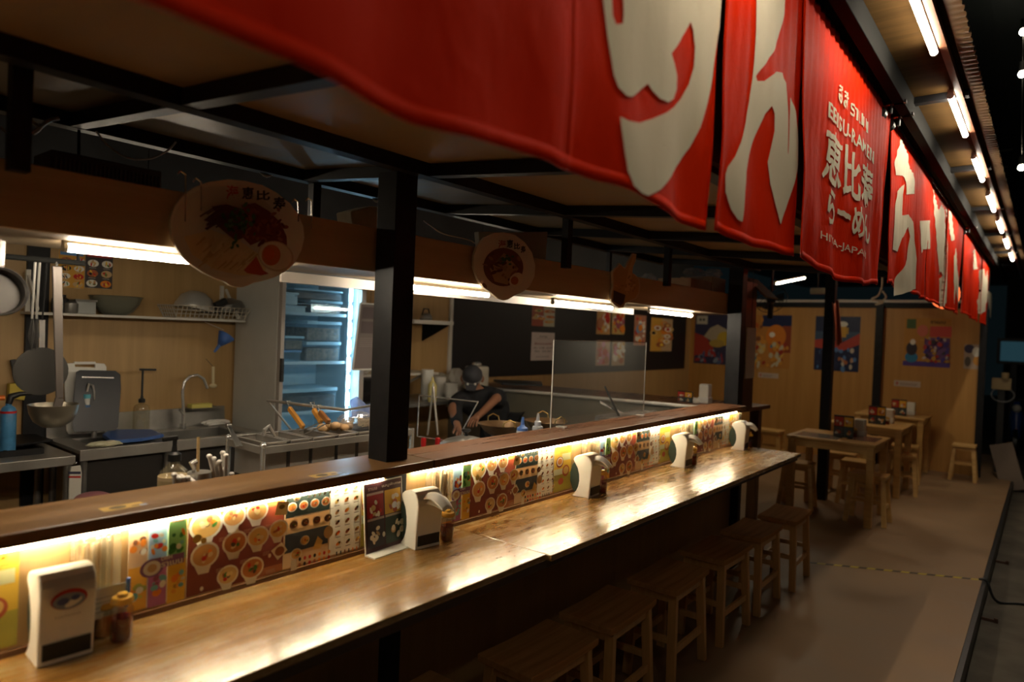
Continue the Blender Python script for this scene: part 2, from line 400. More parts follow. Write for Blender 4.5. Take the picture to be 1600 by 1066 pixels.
# ================================================================== THE SETTING
WX = -1.814           # face of the bar's front wall, towards the customers
BX = -4.83            # kitchen back wall
FY = 11.0             # far wall with the posters
CZ = 0.92             # eating counter
SZ = 1.22             # top of the upper bar shelf
def sofz(x): return 2.30 - 0.09 * (x + 1.8)

struct(MB().lohi((-6, -3, -0.12), (-0.312, 13.5, 0)).build('floor', M_concrete))
struct(MB().lohi((-6, -3, -0.16), (9, 34, -0.13)).build('floor_street', M_street))
struct(MB().lohi((-0.312, -3, -0.13), (-0.285, 13.5, -0.008)).build('trim_1', M_dark))
# kerb line further out in the street concrete
struct(MB().lohi((0.02, -3, -0.131), (0.028, 20, -0.127)).build('trim_2', M_dark))
struct(MB().lohi((BX - .04, -3, 0), (BX, FY, 2.32)).build('wall_back', M_ply))
struct(MB().lohi((BX - .04, -3, 2.32), (BX, FY, 3.6)).build('wall_back_upper', M_darkroof))
struct(MB().lohi((BX, FY, 0), (-0.72, FY + .04, 2.27)).build('wall_far', wood('plywood_orange', (0.44, 0.215, 0.05), (0.54, 0.28, 0.075), 'Z', 2.2, 0.5, 0.08)))
struct(MB().lohi((BX - .04, -3.04, 0), (-0.5, -3.0, 3.6)).build('wall_near', M_darkroof))
struct(MB().lohi((-6.5, -3, 3.6), (-0.8, 24, 3.64)).build('ceiling_hall', M_darkroof))
struct(MB().lohi((-1.834, -2.5, 0), (WX, 5.02, 1.188)).build('wall_bar_front', M_ply))
struct(MB().lohi((WX, -2.5, CZ), (WX + .010, 5.0, CZ + .014)).build('trim_3', wood('dark_bead', (.10, .045, .018), (.16, .075, .03), 'Y')))
# black board screwed over the back wall, white cover strip at its edge
struct(MB().lohi((BX, 5.06, 1.19), (BX + .012, 10.78, 2.32)).build('trim_4', M_blackboard))
struct(MB().lohi((BX, 5.00, 0.9), (BX + .02, 5.045, 2.32)).build('trim_5', M_offwhite))
# white rail and black head rail over the far wall
struct(MB().lohi((BX, FY - .05, 2.34), (-0.7, FY, 2.375)).build('trim_6', M_offwhite))
struct(MB().lohi((BX, FY - .03, 2.26), (-0.7, FY + .02, 2.33)).build('trim_7', M_black))
# end partition of the kitchen
M_halfwall = mat('grey_green_panel', (0.17, 0.155, 0.115), 0.4, noise=0.08)
HY = 5.02
def hz(x): return 1.135 + (x + 4.83) / 3.0 * 0.045
struct(MB().prism([(BX, HY + .03, 0), (-1.95, HY + .03, 0), (-1.95, HY + .03, hz(-1.95) - .02), (BX, HY + .03, hz(BX) - .02)], (0, 0.03, 0)).build('wall_partition', M_halfwall))
struct(MB().cyl((BX, HY + .02, hz(BX) - .01), (-1.95, HY + .02, hz(-1.95) - .01), 0.016).build('trim_8', M_offwhite, smooth=True))

# --- soffit over the kitchen front: plywood on a black steel grid
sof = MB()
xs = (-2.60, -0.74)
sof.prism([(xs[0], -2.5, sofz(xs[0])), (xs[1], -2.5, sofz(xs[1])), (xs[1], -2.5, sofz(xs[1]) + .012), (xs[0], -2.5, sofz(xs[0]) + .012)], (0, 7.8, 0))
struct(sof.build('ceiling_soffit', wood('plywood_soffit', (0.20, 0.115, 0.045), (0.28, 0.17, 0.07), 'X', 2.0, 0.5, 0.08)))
n = 9
for x in (-2.58, -1.80, -0.76):
    struct(MB().lohi((x - .025, -2.5, sofz(x) - .05), (x + .025, 5.3, sofz(x) - .001)).build('trim_%d' % n, M_black)); n += 1
for y in (-0.9, -0.03, 0.84, 1.73, 2.61, 3.44, 4.30, 5.16):
    struct(MB().bar((-2.58, y, sofz(-2.58) - .024), (-0.76, y, sofz(-0.76) - .024), .045, .044).build('trim_%d' % n, M_black)); n += 1
# hidden front edge of the soffit reaches up to the canopy beam
struct(MB().lohi((-0.735, -2.5, sofz(-.74) - .03), (-0.715, 5.3, 2.90)).build('trim_%d' % n, M_darkroof)); n += 1
# --- canopy: plywood strip outside the curtains, black cross bars, rusty sheet edge
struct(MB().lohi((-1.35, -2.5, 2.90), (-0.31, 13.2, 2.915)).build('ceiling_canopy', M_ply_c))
for y in (0.6, 2.15, 3.70, 5.25, 6.80, 8.35, 9.9, 11.4):
    struct(MB().lohi((-0.60, y, 2.868), (-0.33, y + .045, 2.899)).build('trim_%d' % n, M_black)); n += 1
struct(MB().lohi((-0.375, -2.5, 2.865), (-0.35, 13.2, 2.90)).build('trim_%d' % n, wood('rust_batten', (.10, .04, .02), (.20, .08, .04), 'Y'))); n += 1
ce = MB()
ce.grid(lambda a, b: Vector((-0.325 + b * 0.052 + (0.003 * math.sin(a * 1571)) * b, -2.5 + a * 16, 2.885 + 0.0035 * b * math.sin(a * 16 / .05 * 6.283))), 2400, 1)
struct(ce.build('trim_%d' % n, wood('canopy_lip', (.07, .040, .018), (.11, .066, .03), 'Y'), solid=.004)); n += 1

# ------------------------------------------------------------------ posts and beam
tag(MB().lohi((-1.912, 1.588, 0), (-1.812, 1.688, sofz(-1.85) - .05)).build('steel_post', M_black, bevel=.002), 'thick black square steel post rising through the bar beside the acrylic menu stand', 'post')
tag(MB().lohi((-1.92, 5.03, 0), (-1.812, 5.13, sofz(-1.85) - .05)).build('steel_post', M_black, bevel=.002), 'black square steel post at the far end of the bar', 'post')
tag(MB().lohi((-1.925, 7.86, 0), (-1.825, 7.96, 2.75)).build('steel_post', M_black), 'black steel post standing behind the nearest dining table', 'post')
tag(MB().lohi((-0.72, 10.93, 0), (-0.64, 10.995, 2.86)).build('steel_post', M_black), 'black steel post at the street end of the far wall beside the lone stool', 'post')
tag(MB().lohi((-1.975, FY - .07, 0), (-1.875, FY, 2.30)).build('steel_post', M_black), 'black steel post splitting the far wall between the beer poster and the big festival poster', 'post')
q1, q2 = P(41, 500, x=BX + .03), P(76, 500, x=BX + .03)
tag(MB().lohi((BX, q1.y, 0), (BX + .028, q2.y, 2.30)).build('steel_post', M_black), 'black upright against the kitchen back wall behind the hanging ladle', 'post')
for (u, v, x, top, lab) in ((30, 200, -1.85, 1.84, 'thin black strut above the fascia at the left edge, beside the loose cable'), (885, 400, -1.85, 1.84, 'thin black strut above the fascia right of the smaller bowl sign'), (1043, 420, -1.85, 1.84, 'thin black strut above the fascia between the plastic bag and the cardboard boxes')):
    p = P(u, v, x=x)
    tag(MB().lohi((x - .018, p.y - .02, 2.02), (x + .018, p.y + .02, sofz(x) - .04)).build('steel_strut', M_black), lab, 'strut', 'thin struts above the fascia')
p = P(492, 290, x=-2.58)
tag(MB().lohi((-2.60, p.y - .02, 1.93), (-2.56, p.y + .02, sofz(-2.58) - .04)).build('steel_strut', M_black), 'thin black strut behind the fascia just left of the thick post, cable tie on it', 'strut', 'thin struts above the fascia')
p = P(952, 400, x=-2.58)
tag(MB().lohi((-2.595, p.y - .015, 1.93), (-2.565, p.y + .015, sofz(-2.58) - .04)).build('steel_strut', M_black), 'thin black strut behind the tempura cut-out sign', 'strut', 'thin struts above the fascia')
tag(MB().lohi((-0.595, -2.5, 2.80), (-0.548, 13.2, 2.90)).build('canopy_beam', M_grey_steel, bevel=.003), 'long grey steel beam carrying the red curtains', 'beam')

# ------------------------------------------------------------------ bar: counter, shelf, fascia
def plank(lo, hi, name, m, bevel=.003): return MB().lohi(lo, hi).build(name, m, bevel=bevel)
cfx = -1.352
tag(plank((WX, -2.4, CZ - .022), (cfx, 1.939, CZ), 'eating_counter', M_counter), 'near length of worn wooden eating counter, up to the joint', 'counter')
tag(plank((WX, 1.942, CZ - .022), (cfx + .02, 5.0, CZ), 'eating_counter', M_counter), 'far length of worn wooden eating counter, beyond the joint', 'counter')
for lo, hi, lab in ((-2.4, 1.94, 'dark edge strip under the near length of the counter'), (1.942, 5.0, 'dark edge strip under the far length of the counter')):
    tag(MB().lohi((cfx - .03, lo, CZ - .05), (cfx - .004, hi, CZ - .0225)).build('edge_strip', mat('dark_edge', (.05, .025, .012), .5)), lab, 'rail', 'counter edge strips')
tag(plank((-1.965, -2.4, SZ - .032), (-1.735, 1.748, SZ), 'bar_shelf', M_shelf_n), 'near length of dark brown bar shelf with two yellow stickers', 'shelf')
tag(plank((-1.965, 1.751, SZ - .032), (-1.735, 5.0, SZ), 'bar_shelf', M_shelf), 'far length of dark brown bar shelf beyond the thick post', 'shelf')
for u, v, lab in ((192, 792, 'worn yellow sticker on the shelf, nearer one, above the first chopstick box'), (508, 742, 'worn yellow and blue sticker on the shelf left of the thick post')):
    p = P(u, v, z=SZ)
    k = Ink(plane_map((p.x, p.y, SZ), (0, 1, 0), (-1, 0, 0)), (0, 0, 1))
    k.rect(-.05, -.022, .05, .022, (.62, .40, .10)); k.ell(-.012, 0, .020, .014, (.12, .08, .03)); k.rect(.018, -.012, .04, -.004, (.2, .12, .05)); k.rect(.035, -.022, .052, -.006, (.45, .5, .65))
    tag(k.build('sticker'), lab, 'sticker', 'stickers on the bar shelf')
M_scuff = (.50, .42, .33)
for y0, y1, lab in ((-2.4, 1.575, 'warm light strip under the near bar shelf'), (1.70, 4.99, 'warm light strip under the far bar shelf')):
    t = thing('led_strip', lab, 'light strip', (WX + .012, (y0 + y1) / 2, SZ - .042), 'light strips under the bar shelf')
    MB().lohi((WX + .001, y0, SZ - .047), (WX + .020, y1, SZ - .0325)).build('channel', M_white, t)
    MB().lohi((WX + .004, y0 + .01, SZ - .056), (WX + .018, y1 - .01, SZ - .047)).build('lit_strip', M_led, t)
# hooks under the counter edge
for i, (u, v) in enumerate(((794, 899), (904, 854.5), (987, 823), (1054, 795.6), (1108, 773))):
    p = P(u, v, x=-1.40); where = ['nearest, under the counter joint', 'second from the near end', 'middle one', 'fourth from the near end', 'farthest, near the end of the counter'][i]
    m = MB(); m.cyl((-1.40, p.y, p.z + .03), (-1.40, p.y, p.z), .007, n=8); m.blob((-1.40, p.y, p.z), .012, 8)
    tag(m.build('bag_hook', M_dark, smooth=True), 'small black bag hook under the counter edge, ' + where, 'hook', 'bag hooks under the counter')
# black leg under the far end of the counter
p = P(1157, 752, x=WX)
tag(MB().lohi((-1.80, 4.93, 0), (-1.74, 4.99, CZ - .023)).build('support_post', M_black), 'black steel leg under the far end of the eating counter', 'leg')

FZ0, FZ1 = 1.898, 2.058
tag(plank((-1.948, -2.4, FZ0), (-1.93, 5.16, FZ1), 'fascia_board', M_fascia), 'long plywood fascia board over the serving hatch carrying the bowl signs', 'fascia')
tag(plank((-2.42, -2.4, FZ0 + .004), (-1.949, 5.10, FZ0 + .016), 'overhead_shelf', mat('pale_shelf', (.26, .19, .11), .6, noise=.1)), 'overhead shelf behind the fascia with the tube lamps beneath', 'shelf')
p1_, p2_ = P(440, 440, x=-2.30), P(990, 487, x=-2.30)
tag(MB().lohi((-2.315, p1_.y, 1.856), (-2.30, p2_.y, 1.897)).build('lamp_board', mat('white_board', (.34, .30, .26), .5, noise=.08)), 'long white board hanging behind the tube lamps over the bain-marie', 'board')

# ------------------------------------------------------------------ tube lamps
def tube_lamp(name, a, b, r, m, label, group, housing=True, off=(0, 0, .018)):
    a = Vector(a); b = Vector(b); c = (a + b) / 2
    t = thing(name, label, 'lamp', c, group)
    o = Vector(off); d = (b - a).normalized() * .012
    MB().cyl(a, b, r, n=12).build('tube', m, t, smooth=True)
    MB().bar(a + o - d, b + o + d, r * 1.8, r * 1.3).build('housing', M_offwhite, t)
    MB().cyl(a - d, a, r * 1.15, n=12).build('end_cap', M_white, t, smooth=True); MB().cyl(b, b + d, r * 1.15, n=12).build('end_cap', M_white, t, smooth=True)
    return t
g = 'tube lamps under the overhead shelf'
for (ua, va, ub, vb, lab) in ((105, 387, 290, 405, 'white tube lamp behind the big bowl sign'), (665, 452, 762, 459.5, 'white tube lamp just right of the thick post'), (865, 473, 955, 480, 'white tube lamp between the small bowl sign and the tempura sign'), (1015, 487.5, 1080, 491.5, 'white tube lamp nearest the far end of the hatch')):
    A = P(ua, va, x=-2.12); B = P(ub, vb, x=-2.12); z = (A.z + B.z) / 2 - .002
    if ua == 105: B.y = A.y + .62
    if ua == 665: A.y = B.y - .62
    tube_lamp('tube_lamp', (-2.12, A.y, z), (-2.12, B.y, z), .011, M_tube, lab, g)
tube_lamp('tube_lamp', (-2.12, -.49, 1.876), (-2.12, .12, 1.876), .011, M_tube, 'added white tube lamp under the overhead shelf, unseen left of the frame', g)  # extra lamp outside the frame, added for more kitchen light
# mounting tab of the first lamp
g = 'tube lamps along the canopy edge'
cl = ((1447, 0, 1, 2.46, 3.05), (0, 0, 0, 3.62, 4.32), (0, 0, 0, 4.84, 5.52), (0, 0, 0, 6.05, 6.76), (0, 0, 0, 7.27, 8.0), (0, 0, 0, 8.46, 9.2), (0, 0, 0, 9.7, 10.5))
names = ['nearest tube lamp under the canopy, cut by the top of the picture', 'second tube lamp under the canopy, above the brush lettering curtain', 'third tube lamp along the canopy', 'fourth tube lamp along the canopy', 'fifth tube lamp along the canopy', 'sixth tube lamp along the canopy, next to last', 'farthest tube lamp along the canopy']
for c, lab in zip(cl, names):
    tube_lamp('canopy_lamp', (-.392, c[3], 2.852), (-.392, c[4], 2.852), .0125, M_tube_c, lab, g)
for y0, lab in ((1.25, 'added tube lamp under the canopy, unseen above the picture'),):  # unseen lamp added above the frame to light the near curtain
    tube_lamp('canopy_lamp', (-.392, y0, 2.852), (-.392, y0 + .6, 2.852), .0125, M_tube_c, lab, g)
A, B = P(1211, 443, y=8.6), P(1256, 434, y=9.6)
tube_lamp('ceiling_lamp', A, B, .016, M_tube_d, 'slanting white tube lamp hung in the dark roof over the dining area', 'dining lamps')

# ================================================================== RED CURTAINS (noren)
NX = -0.645
def noren_top(y): return 2.815 + .006 * math.sin(y * 40)
_hem = [(q.y, q.z) for q in [P(u, v, x=NX) for u, v in ((200, 5), (330, 55), (490, 120), (650, 190), (790, 236), (868, 260), (905, 268), (1000, 312), (1105, 360), (1128, 362), (1180, 388), (1250, 404), (1300, 437), (1340, 446), (1383, 443))]]
_hem = [(-2, _hem[0][1])] + _hem + [(3.8, 2.02), (5.6, 2.02), (7.2, 2.01), (7.5, 2.05), (9.5, 2.03), (12, 2.02)]
def noren_bot(y, k):
    for (a, za), (b, zb) in zip(_hem, _hem[1:]):
        if a <= y <= b: return za + (zb - za) * (y - a) / (b - a) + .003 * math.sin(y * 17 + k)
    return 2.0
def drape(y, z, k):
    t = max(0, (2.82 - z) / .84)                       # 0 at the rod, 1 at the hem
    g = .004 * math.sin(y * 95) * (1 - t) ** 2          # gathers at the rod
    return g + t ** 1.1 * (.011 * math.sin(y * 6.3 + k * 1.7) + .006 * math.sin(y * 13.7 + z * 1.6 + k) + .004 * math.sin(y * 29 + z * 3 + k * 2.1)) + .004 * math.sin((y * 9 + z * 14) + k) * t
def edge_curl(y, y0, y1): return .009 * math.exp(-((y - y0) / .04) ** 2) - .008 * math.exp(-((y - y1) / .05) ** 2)
def refine(V, Fc, lmax):
    bm = bmesh.new(); vs = [bm.verts.new((p[0], p[1], 0)) for p in V]
    for f in Fc:
        try: bm.faces.new([vs[i] for i in f])
        except ValueError: pass
    bmesh.ops.triangulate(bm, faces=bm.faces)
    for _ in range(7):
        es = [e for e in bm.edges if e.calc_length() > lmax]
        if not es: break
        bmesh.ops.subdivide_edges(bm, edges=es, cuts=1)
        bmesh.ops.triangulate(bm, faces=[f for f in bm.faces if len(f.verts) > 3])
    bm.verts.ensure_lookup_table(); bm.verts.index_update()
    out = [(v.co.x, v.co.y) for v in bm.verts], [tuple(v.index for v in f.verts) for f in bm.faces]
    bm.free(); return out
def noren(label, y0, y1, panels, marks, k, bot=None):
    """panels: list of (ya, yb, xoff); marks: list of (name, label, V, F) in (y, z)"""
    bot = bot or (lambda y: noren_bot(y, k))
    t = thing('noren_curtain', label, 'curtain', (NX, (y0 + y1) / 2, 2.82), 'red door curtains')
    def xof(y, z):
        for ya, yb, xo in panels:
            if ya - .01 <= y <= yb + .01: return NX + xo + drape(y, z, k) + edge_curl(y, ya, yb) * min(1, max(0, (2.72 - z) / .5))
        return NX + drape(y, z, k)
    pans = []
    for ya, yb, xo in panels:
        nu = max(12, int((yb - ya) / .014))
        def f(a, b, ya=ya, yb=yb, xo=xo):
            y = ya + (yb - ya) * a; y += 0
            z = noren_top(y) + (bot(y) - noren_top(y)) * b
            return Vector((NX + xo + drape(y, z, k) + edge_curl(y, ya, yb) * min(1, max(0, (2.72 - z) / .5)), y, z))
        pan_ = MB().grid(f, nu, 44).build('curtain_panel', M_red, t, smooth=True, solid=.0016); pans.append((ya, yb, pan_))
        # stitched hem, a touch thicker
        m = MB(); m.grid(lambda a, b: f(a, 1.0 - .028 * (1 - b)) + Vector((.0018, 0, 0)), nu, 2); m.build('hem', M_red, pan_, smooth=True, solid=.0012)
        for e in (0.0, 1.0):
            m = MB(); m.grid(lambda a, b: f(e + (.014 / (yb - ya)) * (b if e == 0 else -b), a) + Vector((.0018, 0, 0)), 44, 2); m.build('side_seam', M_red, pan_, smooth=True, solid=.0012)
    for name, lab, V, Fc in marks:
        V2, F2 = refine(V, Fc, .028)
        me = bpy.data.meshes.new(name)
        me.from_pydata([(xof(y, z) + .0045, y, z) for y, z in V2], [], F2); me.update()
        bm = bmesh.new(); bm.from_mesh(me)
        for fc in bm.faces:
            if fc.normal.x < 0: fc.normal_flip()
        bm.to_mesh(me); bm.free()
        cy = sum(q[0] for q in V2) / len(V2); par = next((q[2] for q in pans if q[0] <= cy <= q[1]), t)
        finish(name, me, M_white_print, par, smooth=True, label=lab)
    # rod
    MB().cyl((NX + .004, y0 - .02, 2.822), (NX + .004, y1 + .02, 2.822), .011, n=10).build('rod', M_dark, t, smooth=True)
    return t
def px(pts, ox, oy, s): return [(lambda q: (q.y, q.z))(P(ox + a * s, oy + b * s, x=NX + .01)) for a, b in pts]
def polymark(name, lab, yz):
    tr = geometry.tessellate_polygon([[Vector((p[0], p[1], 0)) for p in yz]])
    return (name, lab, yz, tr)
def brushy(mk, amp):
    name, lab, V, Fc = mk; V, Fc = refine(V, Fc, .012)
    return (name, lab, [(a + amp * (math.sin(a * 61 + b * 23) + .6 * math.sin(b * 97 + a * 31)), b + amp * (math.sin(b * 53 - a * 37) + .7 * math.sin(a * 113))) for a, b in V], Fc)
def textmark(name, lab, body, y0, y1, z0, z1, bold=0.0, slope=0.0):
    V, Fc = text_polys(body, 1.0, bold)
    a0 = min(p.x for p in V); a1 = max(p.x for p in V); b0 = min(p.y for p in V); b1 = max(p.y for p in V)
    return (name, lab, [(y0 + (p.x - a0) / (a1 - a0) * (y1 - y0), z0 + (p.y - b0) / (b1 - b0) * (z1 - z0) + slope * (p.x - a0) / (a1 - a0)) for p in V], Fc)
s5 = 540 / 1371
me_ = [(150, -250), (178, 60), (185, 150), (200, 300), (215, 350), (245, 382), (270, 384), (300, 365), (345, 330), (365, 360), (395, 390), (430, 403), (455, 390), (470, 350), (470, 300), (455, 250), (440, 210), (480, 160), (510, 120), (530, 80), (542, 110), (550, 180), (545, 260), (525, 330), (495, 385), (460, 420), (420, 445), (360, 470), (300, 488), (250, 482), (215, 465), (220, 520), (228, 600), (240, 680), (265, 740), (300, 768), (330, 778), (380, 755), (440, 700), (500, 640), (540, 580), (570, 500), (595, 400), (620, 300), (640, 200), (652, 100), (655, 0), (630, -120), (560, -220), (400, -260), (236, -200), (244, 60), (240, 92), (214, 96), (204, 60), (198, -180)]
n_ = [(700, -250), (765, -120), (778, 0), (775, 120), (770, 230), (765, 310), (755, 400), (740, 480), (715, 560), (690, 620), (665, 660), (655, 690), (660, 760), (680, 830), (700, 870), (715, 880), (720, 840), (725, 760), (735, 680), (755, 610), (780, 540), (810, 450), (828, 420), (838, 450), (838, 520), (828, 580), (818, 640), (825, 730), (840, 810), (860, 890), (880, 830), (900, 750), (925, 660), (935, 560), (925, 460), (900, 385), (892, 480), (886, 615), (884, 600), (888, 450), (886, 330), (872, 288), (848, 284), (805, 320), (785, 318), (778, 300), (810, 250), (840, 200), (860, 150), (880, 60), (885, 0), (870, -150), (800, -260)]
y905, y1140, y1250, y1383 = .945, 1.585, 2.205, 3.60
YA = P(1283, 200, x=NX).y; YB = P(1356, 200, x=NX).y
marks = [polymark('printed_character', 'big cream hiragana me', px(me_, 880, 0, s5)),
         polymark('printed_character', 'big cream hiragana n', px(n_, 880, 0, s5)),
         textmark('printed_text', 'small white Thai line', 'อีสี ราเมน', YA + .16, YB - .10, 2.588, 2.655, .018),
         textmark('printed_text', 'white capitals', 'EBISU-RAMEN', YA + .02, YB + .04, 2.490, 2.545, .016),
         textmark('printed_text', 'white capitals', 'HIYA-JAPAN', P(1277, 360, x=NX).y, P(1343, 380, x=NX).y, 2.060, 2.095, .008),
         brushy(textmark('printed_logo', 'brushed shop name', '恵比寿', YA + .0, YB + .05, 2.275, 2.465, .020), .0024),
         brushy(textmark('printed_logo', 'brushed second row', 'らーめん', YA + .08, YB + .04, 2.135, 2.262, .025), .002)]
noren('near red satin curtain with big cream kana and white shop lettering', -.9, 3.60,
      [(-.9, -.32, 0), (-.33, y905, .010), (y905 - .05, y1140 - .004, -.004), (y1140 + .005, y1250 + .03, 0), (y1250 - .03, y1383, .014)], marks, 0.6)
s6 = 400 / 790
ra1 = [(412, 428), (432, 475), (437, 515), (452, 540), (455, 598), (428, 600), (427, 560), (420, 542), (395, 540), (392, 500)]
ra2 = [(424, 568), (402, 590), (392, 640), (388, 770), (408, 777), (418, 735), (436, 700), (440, 730), (430, 800), (402, 870), (402, 915), (452, 892), (456, 800), (450, 690), (436, 662), (420, 664), (420, 600)]
bar_ = [(466, 682), (505, 680), (505, 768), (480, 770), (470, 782), (468, 740)]
mm = [(515, 583), (530, 650), (540, 632), (550, 650), (557, 780), (555, 935), (545, 948), (530, 930), (530, 865), (548, 850), (540, 838), (529, 850), (524, 740)]
nn = [(571, 790), (580, 765), (588, 860), (592, 945), (586, 955), (580, 860), (575, 950), (569, 870)]
m4 = [(553, 645), (566, 655), (574, 740), (566, 745), (560, 700)]
ymid = P(1459, 400, x=NX).y; yb2 = P(1463.5, 400, x=NX).y
noren('middle red curtain with cream characters, behind the dark clamp', 3.70, 7.25,
      [(3.70, 5.16, .004), (5.15, 6.1, -.004), (6.08, 7.25, .006)],
      [polymark('printed_character', 'cream hiragana ra, upper stroke', px(ra1, 1200, 0, s6)), polymark('printed_character', 'cream hiragana ra, lower stroke', px(ra2, 1200, 0, s6)), polymark('printed_character', 'cream long-vowel bar', px(bar_, 1200, 0, s6)),
       polymark('printed_character', 'cream hiragana me', px(mm, 1200, 0, s6)), polymark('printed_character', 'cream stroke', px(m4, 1200, 0, s6)), polymark('printed_character', 'cream hiragana n', px(nn, 1200, 0, s6))], 2.2)
d1 = [(634, 775), (642, 768), (650, 830), (640, 832)]; d2 = [(655, 835), (668, 830), (672, 860), (678, 835), (680, 920), (668, 960), (657, 972), (646, 930), (660, 900)]; d3 = [(682, 898), (692, 908), (690, 985), (682, 965)]
noren('farthest red curtain with white shop lettering', 7.36, 10.84,
      [(7.36, 8.5, .004), (8.5, 9.6, -.006), (9.6, 10.82, .004)],
      [polymark('printed_logo', None, px(d1, 1200, 0, s6)), polymark('printed_logo', None, px(d2, 1200, 0, s6)), polymark('printed_logo', None, px(d3, 1200, 0, s6))], 4.0)
# clamps that carry the rods
def clamp(y, lab):
    t = thing('rod_clamp', lab, 'clamp', (-.60, y, 2.80), 'rod clamps on the canopy beam')
    MB().lohi((-.655, y - .012, 2.80), (-.54, y + .012, 2.812)).build('bracket', M_dark, t)
    MB().cyl((NX + .004, y - .025, 2.77), (NX + .004, y + .025, 2.77), .024, n=14).build('ring', M_dark, t, smooth=True)
    MB().cyl((-.60, y, 2.76), (-.60, y, 2.81), .006, n=8).build('bolt', M_dark, t, smooth=True)
clamp(3.45, 'black rod clamp at the far end of the near curtain'); clamp(3.655, 'black rod clamp between the near and middle curtains'); clamp(7.30, 'black rod clamp between the middle and farthest curtains')
# paper lantern behind the middle curtain
p = P(1506, 460, y=8.3); p.x = min(p.x, -.86)
t = thing('paper_lantern', 'glowing red paper lantern between the middle and farthest curtains', 'lantern', p)
MB().lathe([(.03, -.15)] + [(.11 * math.sqrt(max(0, 1 - (i / 7.0) ** 2)) + .02 + (.004 if i % 2 else 0), i * .15 / 7) for i in range(-6, 7)] + [(.03, .15)], p, 20).build('shade', M_lantern, t, smooth=True)
MB().cyl(p + Vector((0, 0, .15)), p + Vector((0, 0, .18)), .05).build('cap', M_dark, t); MB().cyl(p + Vector((0, 0, .18)), (p.x, p.y, 2.90), .004, n=6).build('cord', M_dark, t)

# ================================================================== PRINTED MENUS ON THE BAR FRONT
def wallmap(y0, z0, x=WX): return plane_map((x, y0, z0), (0, 1, 0), (0, 0, 1))
M_paper = mat('paper', (.75, .72, .62), .5)
def board(name, lab, cat, y0, y1, z0, z1, group, x=WX, th=.002):
    t = thing(name, lab, cat, (x, (y0 + y1) / 2, z0), group)
    MB().lohi((x + .0003, y0, z0), (x + th, y1, z1)).build('sheet', M_paper, t)
    return t
def art_japan(t, y0, y1, z0, z1, seed):
    rng = random.Random(seed); W = y1 - y0; H = z1 - z0; k = Ink(wallmap(y0, z0, WX + .002), (1, 0, 0))
    cs = [((.74, .50, .28), (.40, .60, .78), (.25, .55, .18)), ((.80, .42, .05), (.48, .16, .34), (.80, .50, .05))]
    for i in range(3):
        k.rect(W * i / 3, H * .48, W * (i + 1) / 3, H, cs[0][i]); k.rect(W * i / 3, 0, W * (i + 1) / 3, H * .48, cs[1][i])
        k.rect(W * i / 3 + .006, H * .92, W * (i + 1) / 3 - .006, H * .945, (.5, .3, .2))
        for j, (cy, c) in enumerate(((.72, ((.25, .10, .05), RED, (.05, .22, .04))[i]), (.25, ((.6, .55, .1), (.45, .1, .15), (.75, .35, .04))[i]))):
            for q in range(9): k.ell(W * (i + .5) / 3 + rng.uniform(-.016, .016), H * cy + rng.uniform(-.03, .02), rng.uniform(.005, .012), rng.uniform(.004, .010), [c, WHT, (c[0] * .6, c[1] * .7, c[2] * .8), (.2, .5, .55), ORG][rng.randrange(5)], rng.uniform(0, 3), 9)
    k.ell(W * .36, H * .46, .030, .024, (.22, .10, .24)); k.rect(W * .36, H * .44, W * .95, H * .56, (.22, .10, .24))
    k.ell(W * .36, H * .46, .022, .019, WHT); k.ell(W * .36, H * .46, .012, .011, (.6, .4, .2))
    k.text('DISH', W * .52, H * .52, .010, WHT, bold=.02); k.text('ราเมน', W * .52, H * .445, .012, WHT, w=.055, bold=.02)
    k.build('print', t)
def art_brown(t, y0, y1, z0, z1, seed):
    rng = random.Random(seed); W = y1 - y0; H = z1 - z0; k = Ink(wallmap(y0, z0, WX + .002), (1, 0, 0)); k.rect(0, 0, W, H, BRN)
    k.rect(0, H * .86, W, H, (.42, .10, .03)); k.rect(W * .62, 0, W, H * .10, (.35, .13, .05))
    big = ((.17, .80, .165, 1), (.44, .84, .125, 0), (.68, .85, .120, 0), (.15, .46, .140, 0), (.44, .53, .130, 0), (.68, .54, .120, 0), (.90, .58, .110, 0), (.36, .17, .110, 0), (.61, .18, .125, 0))
    for u, v, r, m in big: bowl(k, u * W, v * H, r * W, rng)
    k.poly([(W * .86, H * .95), (W * .99, H * .92), (W * .97, H * .76), (W * .83, H * .78)], (.78, .70, .40)); k.ell(W * .91, H * .87, .010, .007, (.2, .15, .05))
    k.poly([(W * .80, H * .34), (W * .92, H * .42), (W * .99, H * .30), (W * .88, H * .20)], WHT); k.ell(W * .90, H * .31, .016, .014, (.3, .12, .05))
    k.ell(W * .04, H * .70, .012, .012, (.62, .50, .12)); k.ell(W * .10, H * .66, .008, .008, (.55, .42, .1))
    for u, v in ((.30, .66), (.55, .69), (.78, .69), (.28, .30), (.52, .33), (.76, .36), (.12, .07), (.8, .12)): k.lines(W * u - .016, H * v - .012, W * u + .018, H * v, 3, (.45, .33, .25), rng)
    for u, v in ((.09, .11), (.78, .29), (.42, .70)): k.ell(W * u, H * v, .005, .006, WHT)
    k.build('print', t)
